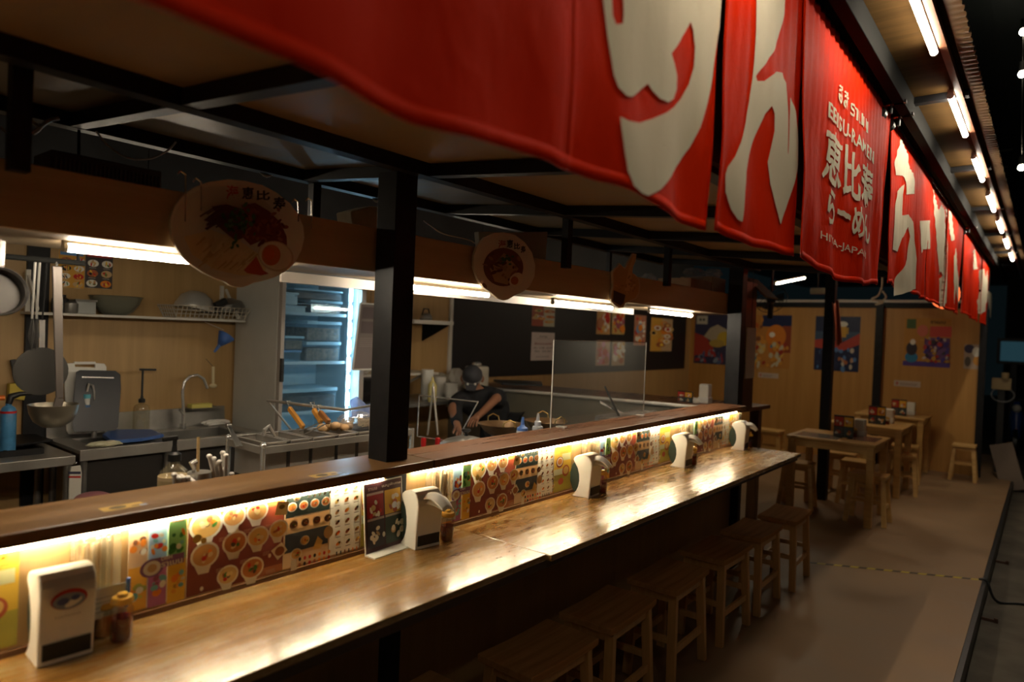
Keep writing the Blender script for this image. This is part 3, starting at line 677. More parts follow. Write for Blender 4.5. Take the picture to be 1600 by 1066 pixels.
def art_combo(t, y0, y1, z0, z1, seed):
    rng = random.Random(seed); W = y1 - y0; H = z1 - z0; k = Ink(wallmap(y0, z0, WX + .002), (1, 0, 0)); k.rect(0, 0, W, H, (.62, .45, .26))
    k.rect(.004, H * .66, W - .002, H * .97, (.02, .03, .025)); k.rect(.004, H * .20, W - .004, H * .45, (.025, .028, .03)); k.rect(.004, H * .50, W - .004, H * .66, (.60, .38, .18))
    for i in range(4): bowl(k, W * (.15 + .235 * i), H * .80, W * .10, rng, soup=(.65, .22, .05), spout=False)
    bowl(k, W * .20, H * .925, W * .075, rng, spout=False)
    for i in range(5): k.poly([(W * (.42 + .115 * i), H * .90), (W * (.47 + .115 * i), H * .90), (W * (.51 + .115 * i), H * .955), (W * (.46 + .115 * i), H * .955)], WHT)
    for i in range(4): bowl(k, W * (.13 + .24 * i), H * .585, W * .095, rng, plate=(.55, .42, .28), soup=(.2, .10, .05), spout=False)
    bowl(k, W * .34, H * .36, W * .10, rng, spout=False); bowl(k, W * .15, H * .21, W * .12, rng, spout=False)
    k.poly([(W * .50, H * .22), (W * .60, H * .38), (W * .72, H * .30), (W * .66, H * .20)], (.75, .50, .15)); k.ell(W * .84, H * .40, .018, .020, (.6, .42, .2))
    for i in range(7):
        for j in range(2): k.ell(W * (.22 + .105 * i), H * (.06 + .075 * j), .005, .006, rng.choice([RED, MEAT, BLK, ORG]))
    k.rect(W * .02, H * .02, W * .14, H * .15, WHT); k.lines(W * .05, H * .70, W * .95, H * .735, 2, (.3, .3, .28), rng)
    k.build('print', t)
def art_white(t, y0, y1, z0, z1, seed):
    rng = random.Random(seed); W = y1 - y0; H = z1 - z0; k = Ink(wallmap(y0, z0, WX + .002), (1, 0, 0)); k.rect(0, 0, W, H, (.74, .72, .62))
    for j in range(6):
        for i in range(3):
            u = W * (.18 + .31 * i); v = H * (.90 - .145 * j)
            a = rng.uniform(.3, .8)
            k.ell(u, v, .013, .008, (.85, .82, .74), a); k.ell(u, v, .010, .0055, rng.choice([MEAT, ORG, (.55, .30, .12), (.75, .5, .12), (.3, .12, .05)]), a, 10); k.ell(u + .004, v + .003, .004, .003, rng.choice([BLK, RED, YEL, GRN]), 0, 8)
            k.rect(u - .010, v - .015, u + .010, v - .0125, (.25, .2, .18))
    for i in range(6): k.rect(W * (.1 + .13 * i), H * .02, W * (.14 + .13 * i), H * .07, rng.choice([BLK, ORG, BRN]))
    k.build('print', t)
def art_yellow(t, y0, y1, z0, z1, seed):
    rng = random.Random(seed); W = y1 - y0; H = z1 - z0; k = Ink(wallmap(y0, z0, WX + .002), (1, 0, 0)); k.rect(0, 0, W, H, (.78, .52, .06))
    k.rect(0, 0, W, H * .35, (.45, .40, .06)); k.rect(W * .45, H * .62, W * .95, H * .76, (.66, .66, .35)); k.rect(0, H * .34, W * .5, H * .46, (.60, .62, .40))
    k.ell(W * .32, H * .60, .030, .026, (.30, .03, .02)); k.ell(W * .32, H * .61, .025, .021, WHT); k.ell(W * .32, H * .61, .019, .015, (.66, .26, .06))
    k.ell(W * .68, H * .40, .030, .028, (.45, .10, .04)); k.ell(W * .68, H * .41, .022, .019, NOO)
    k.ell(W * .40, H * .20, .022, .016, (.48, .10, .05))
    k.text('ทะเล', W * .1, H * .86, .014, (.65, .35, .03), w=W * .75, bold=.02); k.lines(W * .3, H * .78, W * .9, H * .83, 2, (.55, .25, .03), rng)
    k.build('print', t)
PER = ((.739, 'nearest, left of the thick post'), (1.885, 'just right of the thick post'), (2.995, 'third set, around the middle of the bar'), (4.135, 'farthest set, by the end post'))
ZB, ZT = .942, 1.176
for i, (y0, where) in enumerate(PER):
    t = board('snack_poster', 'pastel poster in six coloured fields, ' + where, 'poster', y0, y0 + .140, ZB, ZT, 'menu posters on the bar front'); art_japan(t, y0, y0 + .140, ZB, ZT, i)
    t = board('ramen_menu', 'dark brown ramen menu with white bowls, ' + where, 'menu', y0 + .151, y0 + .446, ZB - .004, ZT, 'menu posters on the bar front'); art_brown(t, y0 + .151, y0 + .446, ZB - .004, ZT, 10)
    t = board('combo_menu', 'black and tan set menu with small bowls, ' + where, 'menu', y0 + .448, y0 + .615, ZB - .002, ZT, 'menu posters on the bar front'); art_combo(t, y0 + .448, y0 + .615, ZB - .002, ZT, 20)
    t = board('topping_menu', 'white topping menu with small dishes, ' + where, 'menu', y0 + .617, y0 + .740, ZB, ZT, 'menu posters on the bar front'); art_white(t, y0 + .617, y0 + .740, ZB, ZT, 30)
    e = y0 + .742 + (.122 if i == 0 else .150 if i < 3 else .120)
    if i == 0: e = 1.582
    t = board('noodle_poster', 'yellow noodle poster, ' + where, 'poster', y0 + .746, e, ZB, ZT, 'menu posters on the bar front'); art_yellow(t, y0 + .746, e, ZB, ZT, 40)
t = board('noodle_poster', 'yellow noodle poster cut by the left edge of the picture', 'poster', .35, .505, ZB, ZT, 'menu posters on the bar front'); art_yellow(t, .35, .505, ZB, ZT, 40)

# chopstick boxes fixed to the wall
def chop_box(y0, lab, w=.095, card=True):
    t = thing('chopstick_box', lab, 'chopstick holder', (WX, y0, .985), 'chopstick boxes on the bar front')
    b = MB(); x0, x1 = WX + .001, WX + .052
    for lo, hi in (((x0, y0, .985), (x1, y0 + .002, 1.165)), ((x0, y0 + w - .002, .985), (x1, y0 + w, 1.165)), ((x1 - .002, y0, .985), (x1, y0 + w, 1.165)), ((x0, y0, .985), (x0 + .002, y0 + w, 1.165)), ((x0, y0, .985), (x1, y0 + w, .988))): b.lohi(lo, hi)
    b.build('case', M_holder, t)
    rng = random.Random(int(y0 * 100))
    for i in range(16):
        xx = rng.uniform(x0 + .008, x1 - .008); yy = y0 + .008 + (w - .016) * (i + rng.random() * .6) / 16; h = rng.uniform(.16, .172); le = rng.uniform(-.002, .002)
        MB().bar((xx, yy, .989), (xx, yy + le, .989 + h), .005, .005, (1, 0, 0), .006, .006).build('chopstick', rng.choice([M_bamboo, mat('bamboo_dark', (.33, .20, .09), .6), mat('sleeve_paper', (.70, .64, .50), .6)]), t)
    return t
chop_box(.607, 'clear chopstick box behind the nearest napkin dispenser')
chop_box(1.785, 'clear chopstick box just right of the thick post')
chop_box(2.865, 'clear chopstick box right of the third napkin dispenser')
chop_box(4.02, 'clear chopstick box behind the fourth napkin dispenser')
chop_box(4.93, 'clear chopstick box at the far end of the bar', w=.062)
for y0, lab in ((.62, 'small white card clipped below the nearest chopsticks'), (1.805, 'small white card below the chopsticks right of the post'), (2.885, 'small white card below the chopsticks by the third dispenser')):
    t = thing('order_card', lab, 'card', (WX + .06, y0, .985), 'cards below the chopsticks')
    MB().lohi((WX + .058, y0 - .004, .970), (WX + .060, y0 + .092, 1.045)).build('sheet', mat('grey_card', (.50, .49, .46), .45), t, bevel=.0008)
    k = Ink(plane_map((WX + .060, y0, .970), (0, 1, 0), (0, 0, 1)), (1, 0, 0)); k.lines(.01, .015, .08, .06, 4, (.28, .27, .26), random.Random(3), .25); k.build('print', t)
tag(MB().cyl((WX + .064, .712, .985), (WX + .064, .716, 1.055), .005, n=10).build('pen', M_blue, smooth=True), 'blue pen standing beside the nearest order card', 'pen')

# acrylic menu stand against the post
A = Vector((-1.778, 1.478, CZ)); B = Vector((-1.790, 1.662, CZ)); U = (B - A).normalized(); N_ = Vector((U.y, -U.x, 0))
lean = Vector((-.10, 0, 1)).normalized()
t = thing('menu_stand', 'dark menu in a clear acrylic stand leaning in front of the thick post', 'menu stand', (A + B) / 2)
w_ = (B - A).length; H_ = .243
MB().prism([A, B, B + lean * H_, A + lean * H_], N_ * .003).build('acrylic_sheet', M_acryl_edge, t)
MB().prism([A, B, B + Vector((0, 0, .004)), A + Vector((0, 0, .004))], N_ * .05).build('foot', M_acryl_edge, t)
k = Ink(plane_map(A + N_ * .0032, U, lean), (N_ + Vector((0, 0, .1))).normalized())
k.rect(.004, .006, w_ - .003, H_ - .004, (.055, .018, .020))
k.rect(.012, .122, w_ * .49, .205, (.28, .02, .02)); k.rect(w_ * .52, .122, w_ - .010, .205, (.62, .36, .04)); k.rect(.012, .02, w_ * .49, .112, (.05, .04, .045)); k.rect(w_ * .52, .02, w_ - .010, .112, (.04, .06, .045))
k.rect(.012, .199, w_ * .49, .207, (.4, .3, .26)); k.rect(.012, .112, w_ * .49, .120, (.4, .3, .26)); k.rect(w_ * .52, .112, w_ - .01, .120, (.4, .34, .26))
k.text('เมนูพิเศษ', w_ * .45, .216, .012, (.60, .5, .42), w=w_ * .5, bold=.01); k.text('ราเมน', .018, .216, .009, (.5, .4, .35), w=.04)
rg = random.Random(7)
for cu, cv, cs in ((.28, .155, [WHT, RED, (.6, .45, .2)]), (.76, .16, [(.5, .55, .6), WHT, (.35, .1, .05)]), (.28, .065, [WHT, MEAT, (.45, .3, .15)]), (.76, .07, [(.6, .5, .35), (.5, .3, .15), (.7, .65, .5)])):
    for q in range(9): k.ell(w_ * cu + rg.uniform(-.028, .028), cv + rg.uniform(-.028, .022), rg.uniform(.006, .014), rg.uniform(.005, .012), rg.choice(cs), rg.uniform(0, 3), 10)
k.build('print', t)

# ------------------------------------------------------------------ napkin dispensers, jars
def dispenser(loc, label, rz, tissue=True, logo=False):
    t = thing('napkin_dispenser', label, 'napkin dispenser', loc, 'napkin dispensers on the counter', rz)
    # local axes: +x is the front, y the width
    prof = [(-.090, 0), (-.082, .010), (-.066, .028), (-.056, .050), (-.051, .078), (-.053, .108), (-.062, .138), (-.078, .162), (-.086, .174), (-.083, .186), (-.070, .196), (-.050, .203), (-.028, .206), (-.010, .202), (.004, .192), (.013, .176), (.016, .155), (.013, .12), (.010, .08), (.007, .04), (.006, 0)]
    W2 = .056
    MB().prism([(x, -W2, z) for x, z in prof], (0, 2 * W2, 0)).build('shell', M_white, t, world=False, bevel=.005)
    core = [(-.060, .012), (-.088, .030), (-.103, .070), (-.104, .110), (-.094, .150), (-.080, .168), (-.055, .13), (-.05, .05)]
    MB().prism([(x, -W2 + .006, z) for x, z in core], (0, 2 * W2 - .012, 0)).build('paper_box', M_green_d, t, world=False, bevel=.004)
    MB().lohi((.0065, -W2 + .010, .014), (.0105, W2 - .008, .050)).build('window', M_dark, t, world=False)
    if tissue:
        def f(a, b):
            v = (b - .5); x = .0 + .085 * a; z = .178 - .035 * a * a + .022 * math.sin(a * 2.6) + .012 * math.cos(v * 5) * (1 - a) - .02 * abs(v) * a
            return Vector((x - .01, v * .085 * (1 - .45 * a) + .030 * a, z))
        MB().grid(f, 12, 10).build('napkin', M_napkin, t, world=False, smooth=True, solid=.003)
        MB().grid(lambda a, b: f(a, b) + Vector((-.012 * a, .014 * a, -.016 * math.sin(a * 3) - .004)), 10, 8).build('napkin', M_napkin, t, world=False, smooth=True, solid=.003)
    if logo:
        k = Ink(lambda u, v: Vector((.0185 if v > .11 else .0125, u, v)), (1, 0, 0))
        k.ell(0, .145, .040, .026, WHT); k.ell(0, .145, .036, .023, (.40, .03, .02)); k.ell(0, .141, .032, .018, (.25, .30, .38)); k.ell(.008, .136, .018, .007, WHT, .4); k.ell(-.012, .142, .012, .008, (.08, .10, .25)); k.ell(.012, .146, .009, .006, (.08, .10, .25))
        k.text('NAPKINS', 0, .104, .005, (.35, .33, .30), w=.05, center=True)
        k.build('label_print', t, world=False)
    return t
for loc, rz, ti, lo, lab in (((-1.702, .566, CZ), -.05, False, True, 'white napkin dispenser nearest the camera, oval badge on its front'),
                             ((-1.700, 1.692, CZ), -.12, True, False, 'white napkin dispenser with tissue out, right of the acrylic menu stand'),
                             ((-1.686, 2.79, CZ), .08, True, False, 'white napkin dispenser with tissue out, third from the near end'),
                             ((-1.682, 3.865, CZ), .03, True, False, 'white napkin dispenser with tissue out, fourth from the near end'),
                             ((-1.668, 4.82, CZ), .10, True, False, 'white napkin dispenser at the far end of the counter')):
    dispenser(loc, lab, rz, ti, lo)
def jar(p, label, r=.025, h=.092, sauce=None, full=.62):
    t = thing('sauce_jar', label, 'jar', p, 'sauce jars on the counter')
    MB().lathe([(r * .9, .0), (r, .004), (r, h * .82), (r * .82, h * .9), (r * .82, h * .94), (r * .92, h)], p, 20).build('glass', M_jarglass, t, smooth=True)
    MB().lathe([(r * .86, .003), (r * .93, .006), (r * .93, h * full), (0, h * full)], p, 20).build('sauce', sauce or M_sauce, t, smooth=True)
    MB().lathe([(r * .95, h * .98), (r * 1.02, h), (r * 1.02, h + .008), (r * .9, h + .013), (r * .5, h + .014), (r * .45, h + .022), (0, h + .024)], p, 20).build('lid', M_amber, t, smooth=True)
    return t
jar((-1.718, .690, CZ), 'dark red sauce jar beside the nearest napkin dispenser')
jar((-1.772, .672, CZ), 'amber chilli jar behind the nearest dispenser, half hidden', .024, .07, M_sauce_o, .75)
jar((-1.706, 1.802, CZ), 'dark red sauce jar behind the tissue of the second dispenser')
jar((-1.700, 2.895, CZ), 'dark red sauce jar beside the third dispenser')
jar((-1.695, 3.975, CZ), 'dark red sauce jar beside the fourth dispenser')
jar((-1.675, 4.925, CZ), 'dark red sauce jar beside the farthest dispenser')

# ------------------------------------------------------------------ stools
def stool(label, loc, sx=.26, sy=.44, h=.485, group='wooden stools along the counter', rz=0, top=None, legm=None, splay=.0):
    t = thing('wooden_stool', label, 'stool', loc, group, rz)
    a, b = sx / 2, sy / 2; top = top or M_stool; legm = legm or M_stool_l
    s = MB(); s.grid(lambda u, v: Vector((-a + sx * u, -b + sy * v, h - .006 * math.sin(math.pi * v))), 2, 10)
    bmv = s.bm; r = bmesh.ops.extrude_face_region(bmv, geom=bmv.faces[:])
    for v in [g_ for g_ in r['geom'] if isinstance(g_, bmesh.types.BMVert)]: v.co.z -= .030
    s.build('seat', top, t, world=False, bevel=.004)
    ft = []
    for ix in (-1, 1):
        for iy in (-1, 1):
            T = Vector((ix * (a - .030), iy * (b - .050), h - .028)); F = Vector((ix * (a - .012 + splay), iy * (b - .020 + splay), 0))
            MB().bar(F, T, .030, .042, (1, 0, 0)).build('leg', legm, t, world=False, bevel=.002); ft.append((F, T))
    def at_(i, z): F, T = ft[i]; return F + (T - F) * (z / T.z)
    for i, j, z, hh in ((0, 1, .17, .035), (2, 3, .17, .035), (0, 2, .225, .03), (1, 3, .225, .03)):
        MB().bar(at_(i, z), at_(j, z), .016, hh).build('stretcher', legm, t, world=False)
    for i, j in ((0, 1), (2, 3), (0, 2), (1, 3)):
        MB().bar(at_(i, h - .055), at_(j, h - .055), .016, .045).build('apron', legm, t, world=False)
    return t
words = ['nearest stool at the counter, cut off by the bottom of the picture', 'second stool from the camera, its legs below the frame', 'third stool from the camera along the counter', 'fourth stool from the camera along the counter', 'fifth stool from the camera along the counter', 'sixth stool from the camera along the counter', 'farthest stool at the counter, in front of the pale dining table']
S0 = stool('dark wooden stool, ' + words[0], (-1.545, 1.49, 0))
for (x, y, r), wd in zip(((-1.497, 2.13, -.02), (-1.500, 2.665, .03), (-1.484, 3.245, .02), (-1.470, 3.855, -.02), (-1.462, 4.425, 0), (-1.425, 5.01, .03)), words[1:]):
    dup(S0, (x, y, 0), 'dark wooden stool, ' + wd, r)

# ------------------------------------------------------------------ bowl signs and the cut-out sign on the fascia
SX = -1.905
def cutout(name, label, outline, th=.012, x=SX, m=None):
    pts = [P(u, v, x=x) for u, v in outline]; c = sum(pts, Vector()) / len(pts)
    t = thing(name, label, 'sign', c, 'cut-out food signs on the fascia')
    MB().prism(pts, (-th, 0, 0)).build('board', m or mat('sign_board', (.62, .54, .40), .5), t)
    return t
def pxmap(ox, oy, s, x): return lambda u, v: P(ox + u * s, oy + v * s, x=x)
def brush_name(k, pts, col, flip=False):
    pass
s1 = 240 / 1347
out1 = [(600, 58), (750, 72), (900, 110), (1030, 180), (1140, 270), (1215, 370), (1255, 470), (1265, 570), (1240, 680), (1190, 780), (1110, 860), (1010, 915), (900, 950), (820, 965), (770, 990), (720, 1006), (660, 1003), (610, 985), (570, 955), (480, 925), (370, 870), (280, 810), (210, 750), (150, 670), (110, 580), (92, 480), (95, 390), (130, 290), (200, 200), (300, 130), (430, 80)]
t1 = cutout('bowl_sign', 'large pale ramen bowl sign with half egg, hung left of the thick post', [(250 + a * s1, 270 + b * s1) for a, b in out1])
k = Ink(pxmap(250, 270, s1, SX), (1, 0, 0), .0004)
k.poly(out1, (.80, .76, .64))
k.ell(590, 520, 490, 400, (.70, .66, .54), .25, 40)
k.poly([(210, 560), (450, 500), (700, 600), (960, 780), (900, 890), (700, 900), (480, 850), (280, 720)], (.76, .64, .36))
rg = random.Random(5)
for i in range(34):
    u = rg.uniform(300, 760); v = rg.uniform(600, 860) + (u - 500) * .12
    k.poly([(u, v), (u + 80, v - 60 - rg.uniform(0, 50)), (u + 90, v - 56), (u + 12, v + 8)], rg.choice([(.80, .68, .40), (.60, .44, .20), (.72, .58, .30)]))
k.poly([(430, 300), (560, 280), (720, 330), (740, 560), (640, 600), (540, 520), (470, 460), (360, 420), (460, 340)], (.13, .05, .05))
for i in range(16):
    u = rg.uniform(360, 560); v = rg.uniform(300, 460); k.poly([(u - 60, v + 40), (u + 70, v - 40), (u + 74, v - 30), (u - 50, v + 50)], (.10, .04, .05))
k.poly([(680, 290), (800, 270), (920, 340), (1020, 440), (1075, 560), (1080, 640), (980, 640), (850, 600), (760, 640), (680, 560), (720, 430)], (.22, .055, .035))
for i in range(60):
    u = rg.uniform(700, 1050); v = rg.uniform(310, 640)
    if (u - 880) ** 2 / 200 ** 2 + (v - 470) ** 2 / 175 ** 2 < 1: k.ell(u, v, rg.uniform(16, 36), rg.uniform(8, 18), rg.choice([(.32, .10, .05), (.16, .03, .025), (.38, .15, .08)]), rg.uniform(0, 3), 10)
for i in range(46):
    u = rg.gauss(600, 62); v = rg.gauss(440, 70); k.ell(u, v, rg.uniform(14, 34), rg.uniform(8, 20), rg.choice([(.03, .10, .03), (.05, .16, .05), (.02, .06, .02), (.10, .20, .08)]), rg.uniform(0, 3), 9)
for i in range(8): k.ell(rg.gauss(560, 14), 560 + i * 15, 18, 12, (.04, .14, .05), rg.uniform(0, 3), 9)
k.poly([(630, 860), (740, 740), (800, 860), (850, 890), (780, 905), (660, 885)], (.55, .10, .05))
k.ell(910, 740, 158, 128, (.62, .52, .36), .35, 30); k.ell(905, 735, 145, 116, (.84, .78, .60), .35, 30); k.ell(868, 730, 82, 90, (.66, .20, .05), .1, 24); k.ell(850, 720, 48, 55, (.72, .16, .03), .1, 20)
# brushed shop name, drawn upright along the rim
def dn(k, body, u, v, w, h, col, bold=.03, slope=0):
    V, Fc = text_polys(body, 1.0, bold); a0 = min(q.x for q in V); a1 = max(q.x for q in V); b0 = min(q.y for q in V); b1 = max(q.y for q in V)
    k.raw([(u + (q.x - a0) / (a1 - a0) * w, v - (q.y - b0) / (b1 - b0) * h + slope * (q.x - a0) / (a1 - a0)) for q in V], Fc, col); k.up()
dn(k, '恵', 610, 250, 110, 105, (.02, .02, .02)); dn(k, '比', 735, 260, 120, 85, (.02, .02, .02)); dn(k, '寿', 880, 350, 110, 120, (.02, .02, .02))
dn(k, '海', 470, 250, 110, 120, (.50, .07, .05), .02)
k.build('printed_picture', t1)
s2 = 400 / 1600
out2 = [(1150, 572), (1220, 590), (1280, 635), (1325, 700), (1345, 780), (1340, 850), (1310, 910), (1270, 945), (1225, 962), (1180, 990), (1150, 998), (1110, 985), (1070, 950), (1020, 915), (985, 860), (962, 790), (962, 720), (985, 655), (1030, 605), (1090, 577)]
t2 = cutout('bowl_sign', 'smaller pale ramen bowl sign with brown soup, hung right of the thick post', [(500 + a * s2, 220 + b * s2) for a, b in out2])
k = Ink(pxmap(500, 220, s2, SX), (1, 0, 0), .0004); k.poly(out2, (.76, .70, .58))
k.ell(1145, 790, 125, 120, (.20, .085, .05), .2, 32); k.poly([(1060, 800), (1150, 700), (1240, 800), (1170, 900), (1090, 880)], (.52, .34, .18))
for i in range(30):
    u = rg.gauss(1140, 45); v = rg.gauss(790, 45); k.ell(u, v, rg.uniform(8, 24), rg.uniform(5, 12), rg.choice([(.35, .18, .09), (.14, .05, .03), (.42, .28, .15)]), rg.uniform(0, 3), 9)
for i in range(14): k.ell(rg.gauss(1150, 16), rg.gauss(740, 16), 10, 7, (.04, .12, .05), 0, 8)
k.ell(1205, 870, 50, 38, (.80, .72, .56), -.9, 20); k.ell(1195, 875, 24, 26, (.50, .16, .05), 0, 16)
dn(k, '恵', 1145, 670, 42, 50, BLK); dn(k, '比', 1190, 680, 38, 40, BLK); dn(k, '寿', 1232, 708, 30, 50, BLK); dn(k, '海', 1090, 672, 48, 50, (.45, .07, .05), .02)
k.build('printed_picture', t2)
s3 = 350 / 1435
out3 = [(440, 510), (455, 490), (470, 480), (483, 455), (500, 475), (520, 490), (545, 440), (570, 395), (592, 398), (588, 440), (566, 490), (566, 520), (590, 535), (610, 560), (616, 600), (610, 650), (590, 685), (550, 702), (518, 715), (505, 745), (480, 745), (450, 722), (430, 700), (430, 660), (442, 610)]
t3 = cutout('tempura_sign', 'small tempura cut-out sign in a dark cup, far part of the fascia', [(850 + a * s3, 300 + b * s3) for a, b in out3])
k = Ink(pxmap(850, 300, s3, SX), (1, 0, 0), .0004); k.poly(out3, (.66, .50, .32))
k.poly([(a + (525 - a) * .08, b + (590 - b) * .06) for a, b in out3], (.60, .36, .14))
k.poly([(540, 500), (570, 410), (585, 415), (570, 480), (545, 640), (515, 630)], (.74, .50, .22)); k.poly([(445, 630), (520, 660), (510, 710), (490, 730), (440, 700)], (.06, .05, .06))
for i in range(20): k.ell(rg.uniform(460, 590), rg.uniform(540, 650), rg.uniform(6, 16), rg.uniform(4, 9), rg.choice([(.72, .48, .2), (.50, .27, .10)]), rg.uniform(0, 3), 8)
k.build('printed_picture', t3)
def s_hook(u, v, x, label, h=.10):
    p = P(u, v, x=x)
    pts = [p + Vector((0, -.022 + .002 * i, -.012 + .012 * math.sin(i / 5 * math.pi / 2))) for i in range(5)] + [p + Vector((0, 0, -.008)), p + Vector((0, .002, -h * .5)), p + Vector((0, .003, -h))]
    return tag(MB().tube(pts, .0022, 6).build('s_hook', M_chrome, smooth=True), label, 'hook', 'wire hooks along the fascia')
s_hook(290, 268, SX, 'bright wire hook at the upper left of the big bowl sign', .14); s_hook(314, 280, SX, 'small wire hook just above the big bowl sign', .09); s_hook(487, 310, SX, 'wire hook right of the big bowl sign', .10)
s_hook(466, 312, SX + .004, 'short wire hook at the right rim of the big bowl sign', .07)

# ------------------------------------------------------------------ clutter above the fascia
def crumple(name, label, cat, c, r, m, seed, seg=16, j=.22, group=None):
    return tag(MB().blob(c, r, seg, random.Random(seed), j).build(name, m), label, cat, group)
M_bagpaper = mat('paper_bag', (.44, .38, .26), .8, noise=.15, nscale=12, bump=.4)
q = [P(u, v, x=-2.15) for u, v in ((549, 330), (580, 322), (625, 326), (625, 432), (562, 426))]
tag(MB().prism(q, (-.10, 0, 0)).build('paper_bag', M_bagpaper, bevel=.006), 'creased pale paper bag on the overhead shelf left of the thick post', 'bag')
q = [P(u, v, x=-2.05) for u, v in ((748, 362), (790, 363), (856, 362), (850, 449), (800, 444), (755, 440))]
tag(MB().prism(q, (-.03, 0, 0)).build('folded_cloth', mat('grey_cloth', (.40, .38, .33), .9, bump=.5, nscale=14), bevel=.004), 'pale grey sheet on the overhead shelf behind the smaller bowl sign', 'cloth')
def sag_cloth(u0, v0, u1, v1, x, dz, label, m=M_cloth_w):
    A = P(u0, v0, x=x); B = P(u1, v1, x=x)
    return tag(MB().grid(lambda a, b: A + (B - A) * a + Vector((.02 * b + .006 * math.sin(a * 9), 0, -dz * b * math.sin(math.pi * a) ** .8 * (1 + .2 * math.sin(a * 14)) + .002)), 16, 5).build('plastic_wrap', m, smooth=True, solid=.002), label, 'wrap', 'wraps tucked under the roof frame')
M_wrap = mat('white_wrap', (.60, .58, .52), .55, bump=.4, nscale=14)
sag_cloth(370, 250, 447, 266, -2.61, .045, 'white plastic wrap tucked under the roof frame above the big bowl sign', M_wrap)
sag_cloth(556, 290, 608, 306, -2.61, .05, 'white plastic wrap tucked under the roof frame left of the thick post', M_wrap)
sag_cloth(957, 390, 985, 393, -2.61, .04, 'white plastic wrap above the tempura sign', M_wrap)
p = P(1018, 432, x=-2.1); crumple('plastic_bag', 'clear crumpled plastic bag above the fascia right of the tempura sign', 'bag', (-2.1, p.y - .05, 2.022), (.06, .085, .10), M_bag, 4, 16, .2)
def carton(u0, u1, v0, x, dep, label, zb=FZ0 + .017, m=M_card):
    A = P(u0, v0, x=x); B = P(u1, v0, x=x)
    t = thing('cardboard_box', label, 'box', (x - dep / 2, (A.y + B.y) / 2, zb), 'boxes on the overhead shelf')
    MB().lohi((x - dep, A.y, zb), (x, B.y, A.z)).build('carton', m, t, bevel=.003)
    MB().lohi((x - dep / 2 - .02, A.y - .001, A.z), (x - dep / 2 + .02, B.y + .001, A.z + .001)).build('tape', mat('tape', (.42, .30, .16), .3), t)
    return t
carton(1040, 1078, 441, -2.02, .22, 'low brown box on the overhead shelf beside the thin strut')
carton(1080, 1112, 434, -2.02, .26, 'taller brown box on the overhead shelf, middle of the three')
carton(1113, 1134, 432, -2.02, .26, 'brown box on the overhead shelf next to the far post')
p = P(1093, 420, x=-2.1); crumple('plastic_bag', 'greyish plastic bag lying on the brown boxes', 'bag', (-2.14, p.y, P(1096, 434, x=-2.02).z + .045), (.08, .11, .042), M_bag, 8, 16, .25)
p = P(1123, 419, x=-2.1); crumple('plastic_bag', 'small shiny plastic bag on the box beside the far post', 'bag', (-2.14, p.y, P(1123, 432, x=-2.02).z + .042), (.07, .07, .038), M_bag, 9, 16, .25)
p = P(1060, 425, x=-2.25); crumple('plastic_bag', 'dark bag standing behind the low brown box', 'bag', (-2.32, p.y, 2.045), (.045, .12, .12), mat('dark_bag', (.10, .085, .06), .5), 12, 16, .2)
# long louvred unit and loose cables at the upper left
A = P(82, 232, x=-2.35); B = P(255, 262, x=-2.35)
t = thing('air_curtain', 'dark louvred unit in the gap above the fascia, upper left', 'air unit', (-2.45, (A.y + B.y) / 2, 2.07))
MB().lohi((-2.52, A.y, A.z - .11), (-2.36, B.y, A.z)).build('case', mat('dark_case', (.05, .05, .052), .5), t, bevel=.004)
for i in range(26):
    y = A.y + .01 + (B.y - A.y - .02) * i / 25; MB().lohi((-2.361, y, A.z - .06), (-2.352, y + .004, A.z - .02)).build('louvre', mat('louvre', (.10, .10, .10), .4), t)
def cable(pts, r, m, label, grp='loose cables above the fascia'):
    P0 = [Vector(p) for p in pts]; out = []
    for i in range(len(P0) - 1):
        a = P0[max(0, i - 1)]; b = P0[i]; c = P0[i + 1]; d = P0[min(len(P0) - 1, i + 2)]
        for j in range(8):
            t = j / 8; out.append(.5 * ((2 * b) + (c - a) * t + (2 * a - 5 * b + 4 * c - d) * t * t + (3 * b - a - 3 * c + d) * t ** 3))
    out.append(P0[-1]); return tag(MB().tube(out, r, 6).build('cable', m, smooth=True), label, 'cable', grp)
M_cab = mat('white_cable', (.42, .40, .36), .5)
cable([P(u, v, x=-2.5) for u, v in ((150, 205), (170, 228), (200, 247), (235, 248), (262, 235), (275, 222))], .0035, M_cab, 'thin pale cable sagging above the louvred unit')
cable([P(u, v, x=-2.3) for u, v in ((0, 198), (14, 212), (20, 225))], .004, M_cab, 'white cable loop at the left edge of the picture')
cable([P(u, v, x=-2.4) for u, v in ((50, 190), (62, 200), (52, 208), (75, 190), (92, 185))], .006, M_cab, 'knotted white cable right of the left strut')
cable([P(u, v, x=-1.93) for u, v in ((662, 345), (672, 352), (692, 365), (730, 374), (742, 380))], .003, M_cab, 'thin pale cable right of the thick post')
A = P(868, 470, x=-2.12)

# ================================================================== KITCHEN
SK = .93
sy0, sy1 = P(125, 705, z=SK).y, 2.60
sfx = P(125, 705, z=SK).x
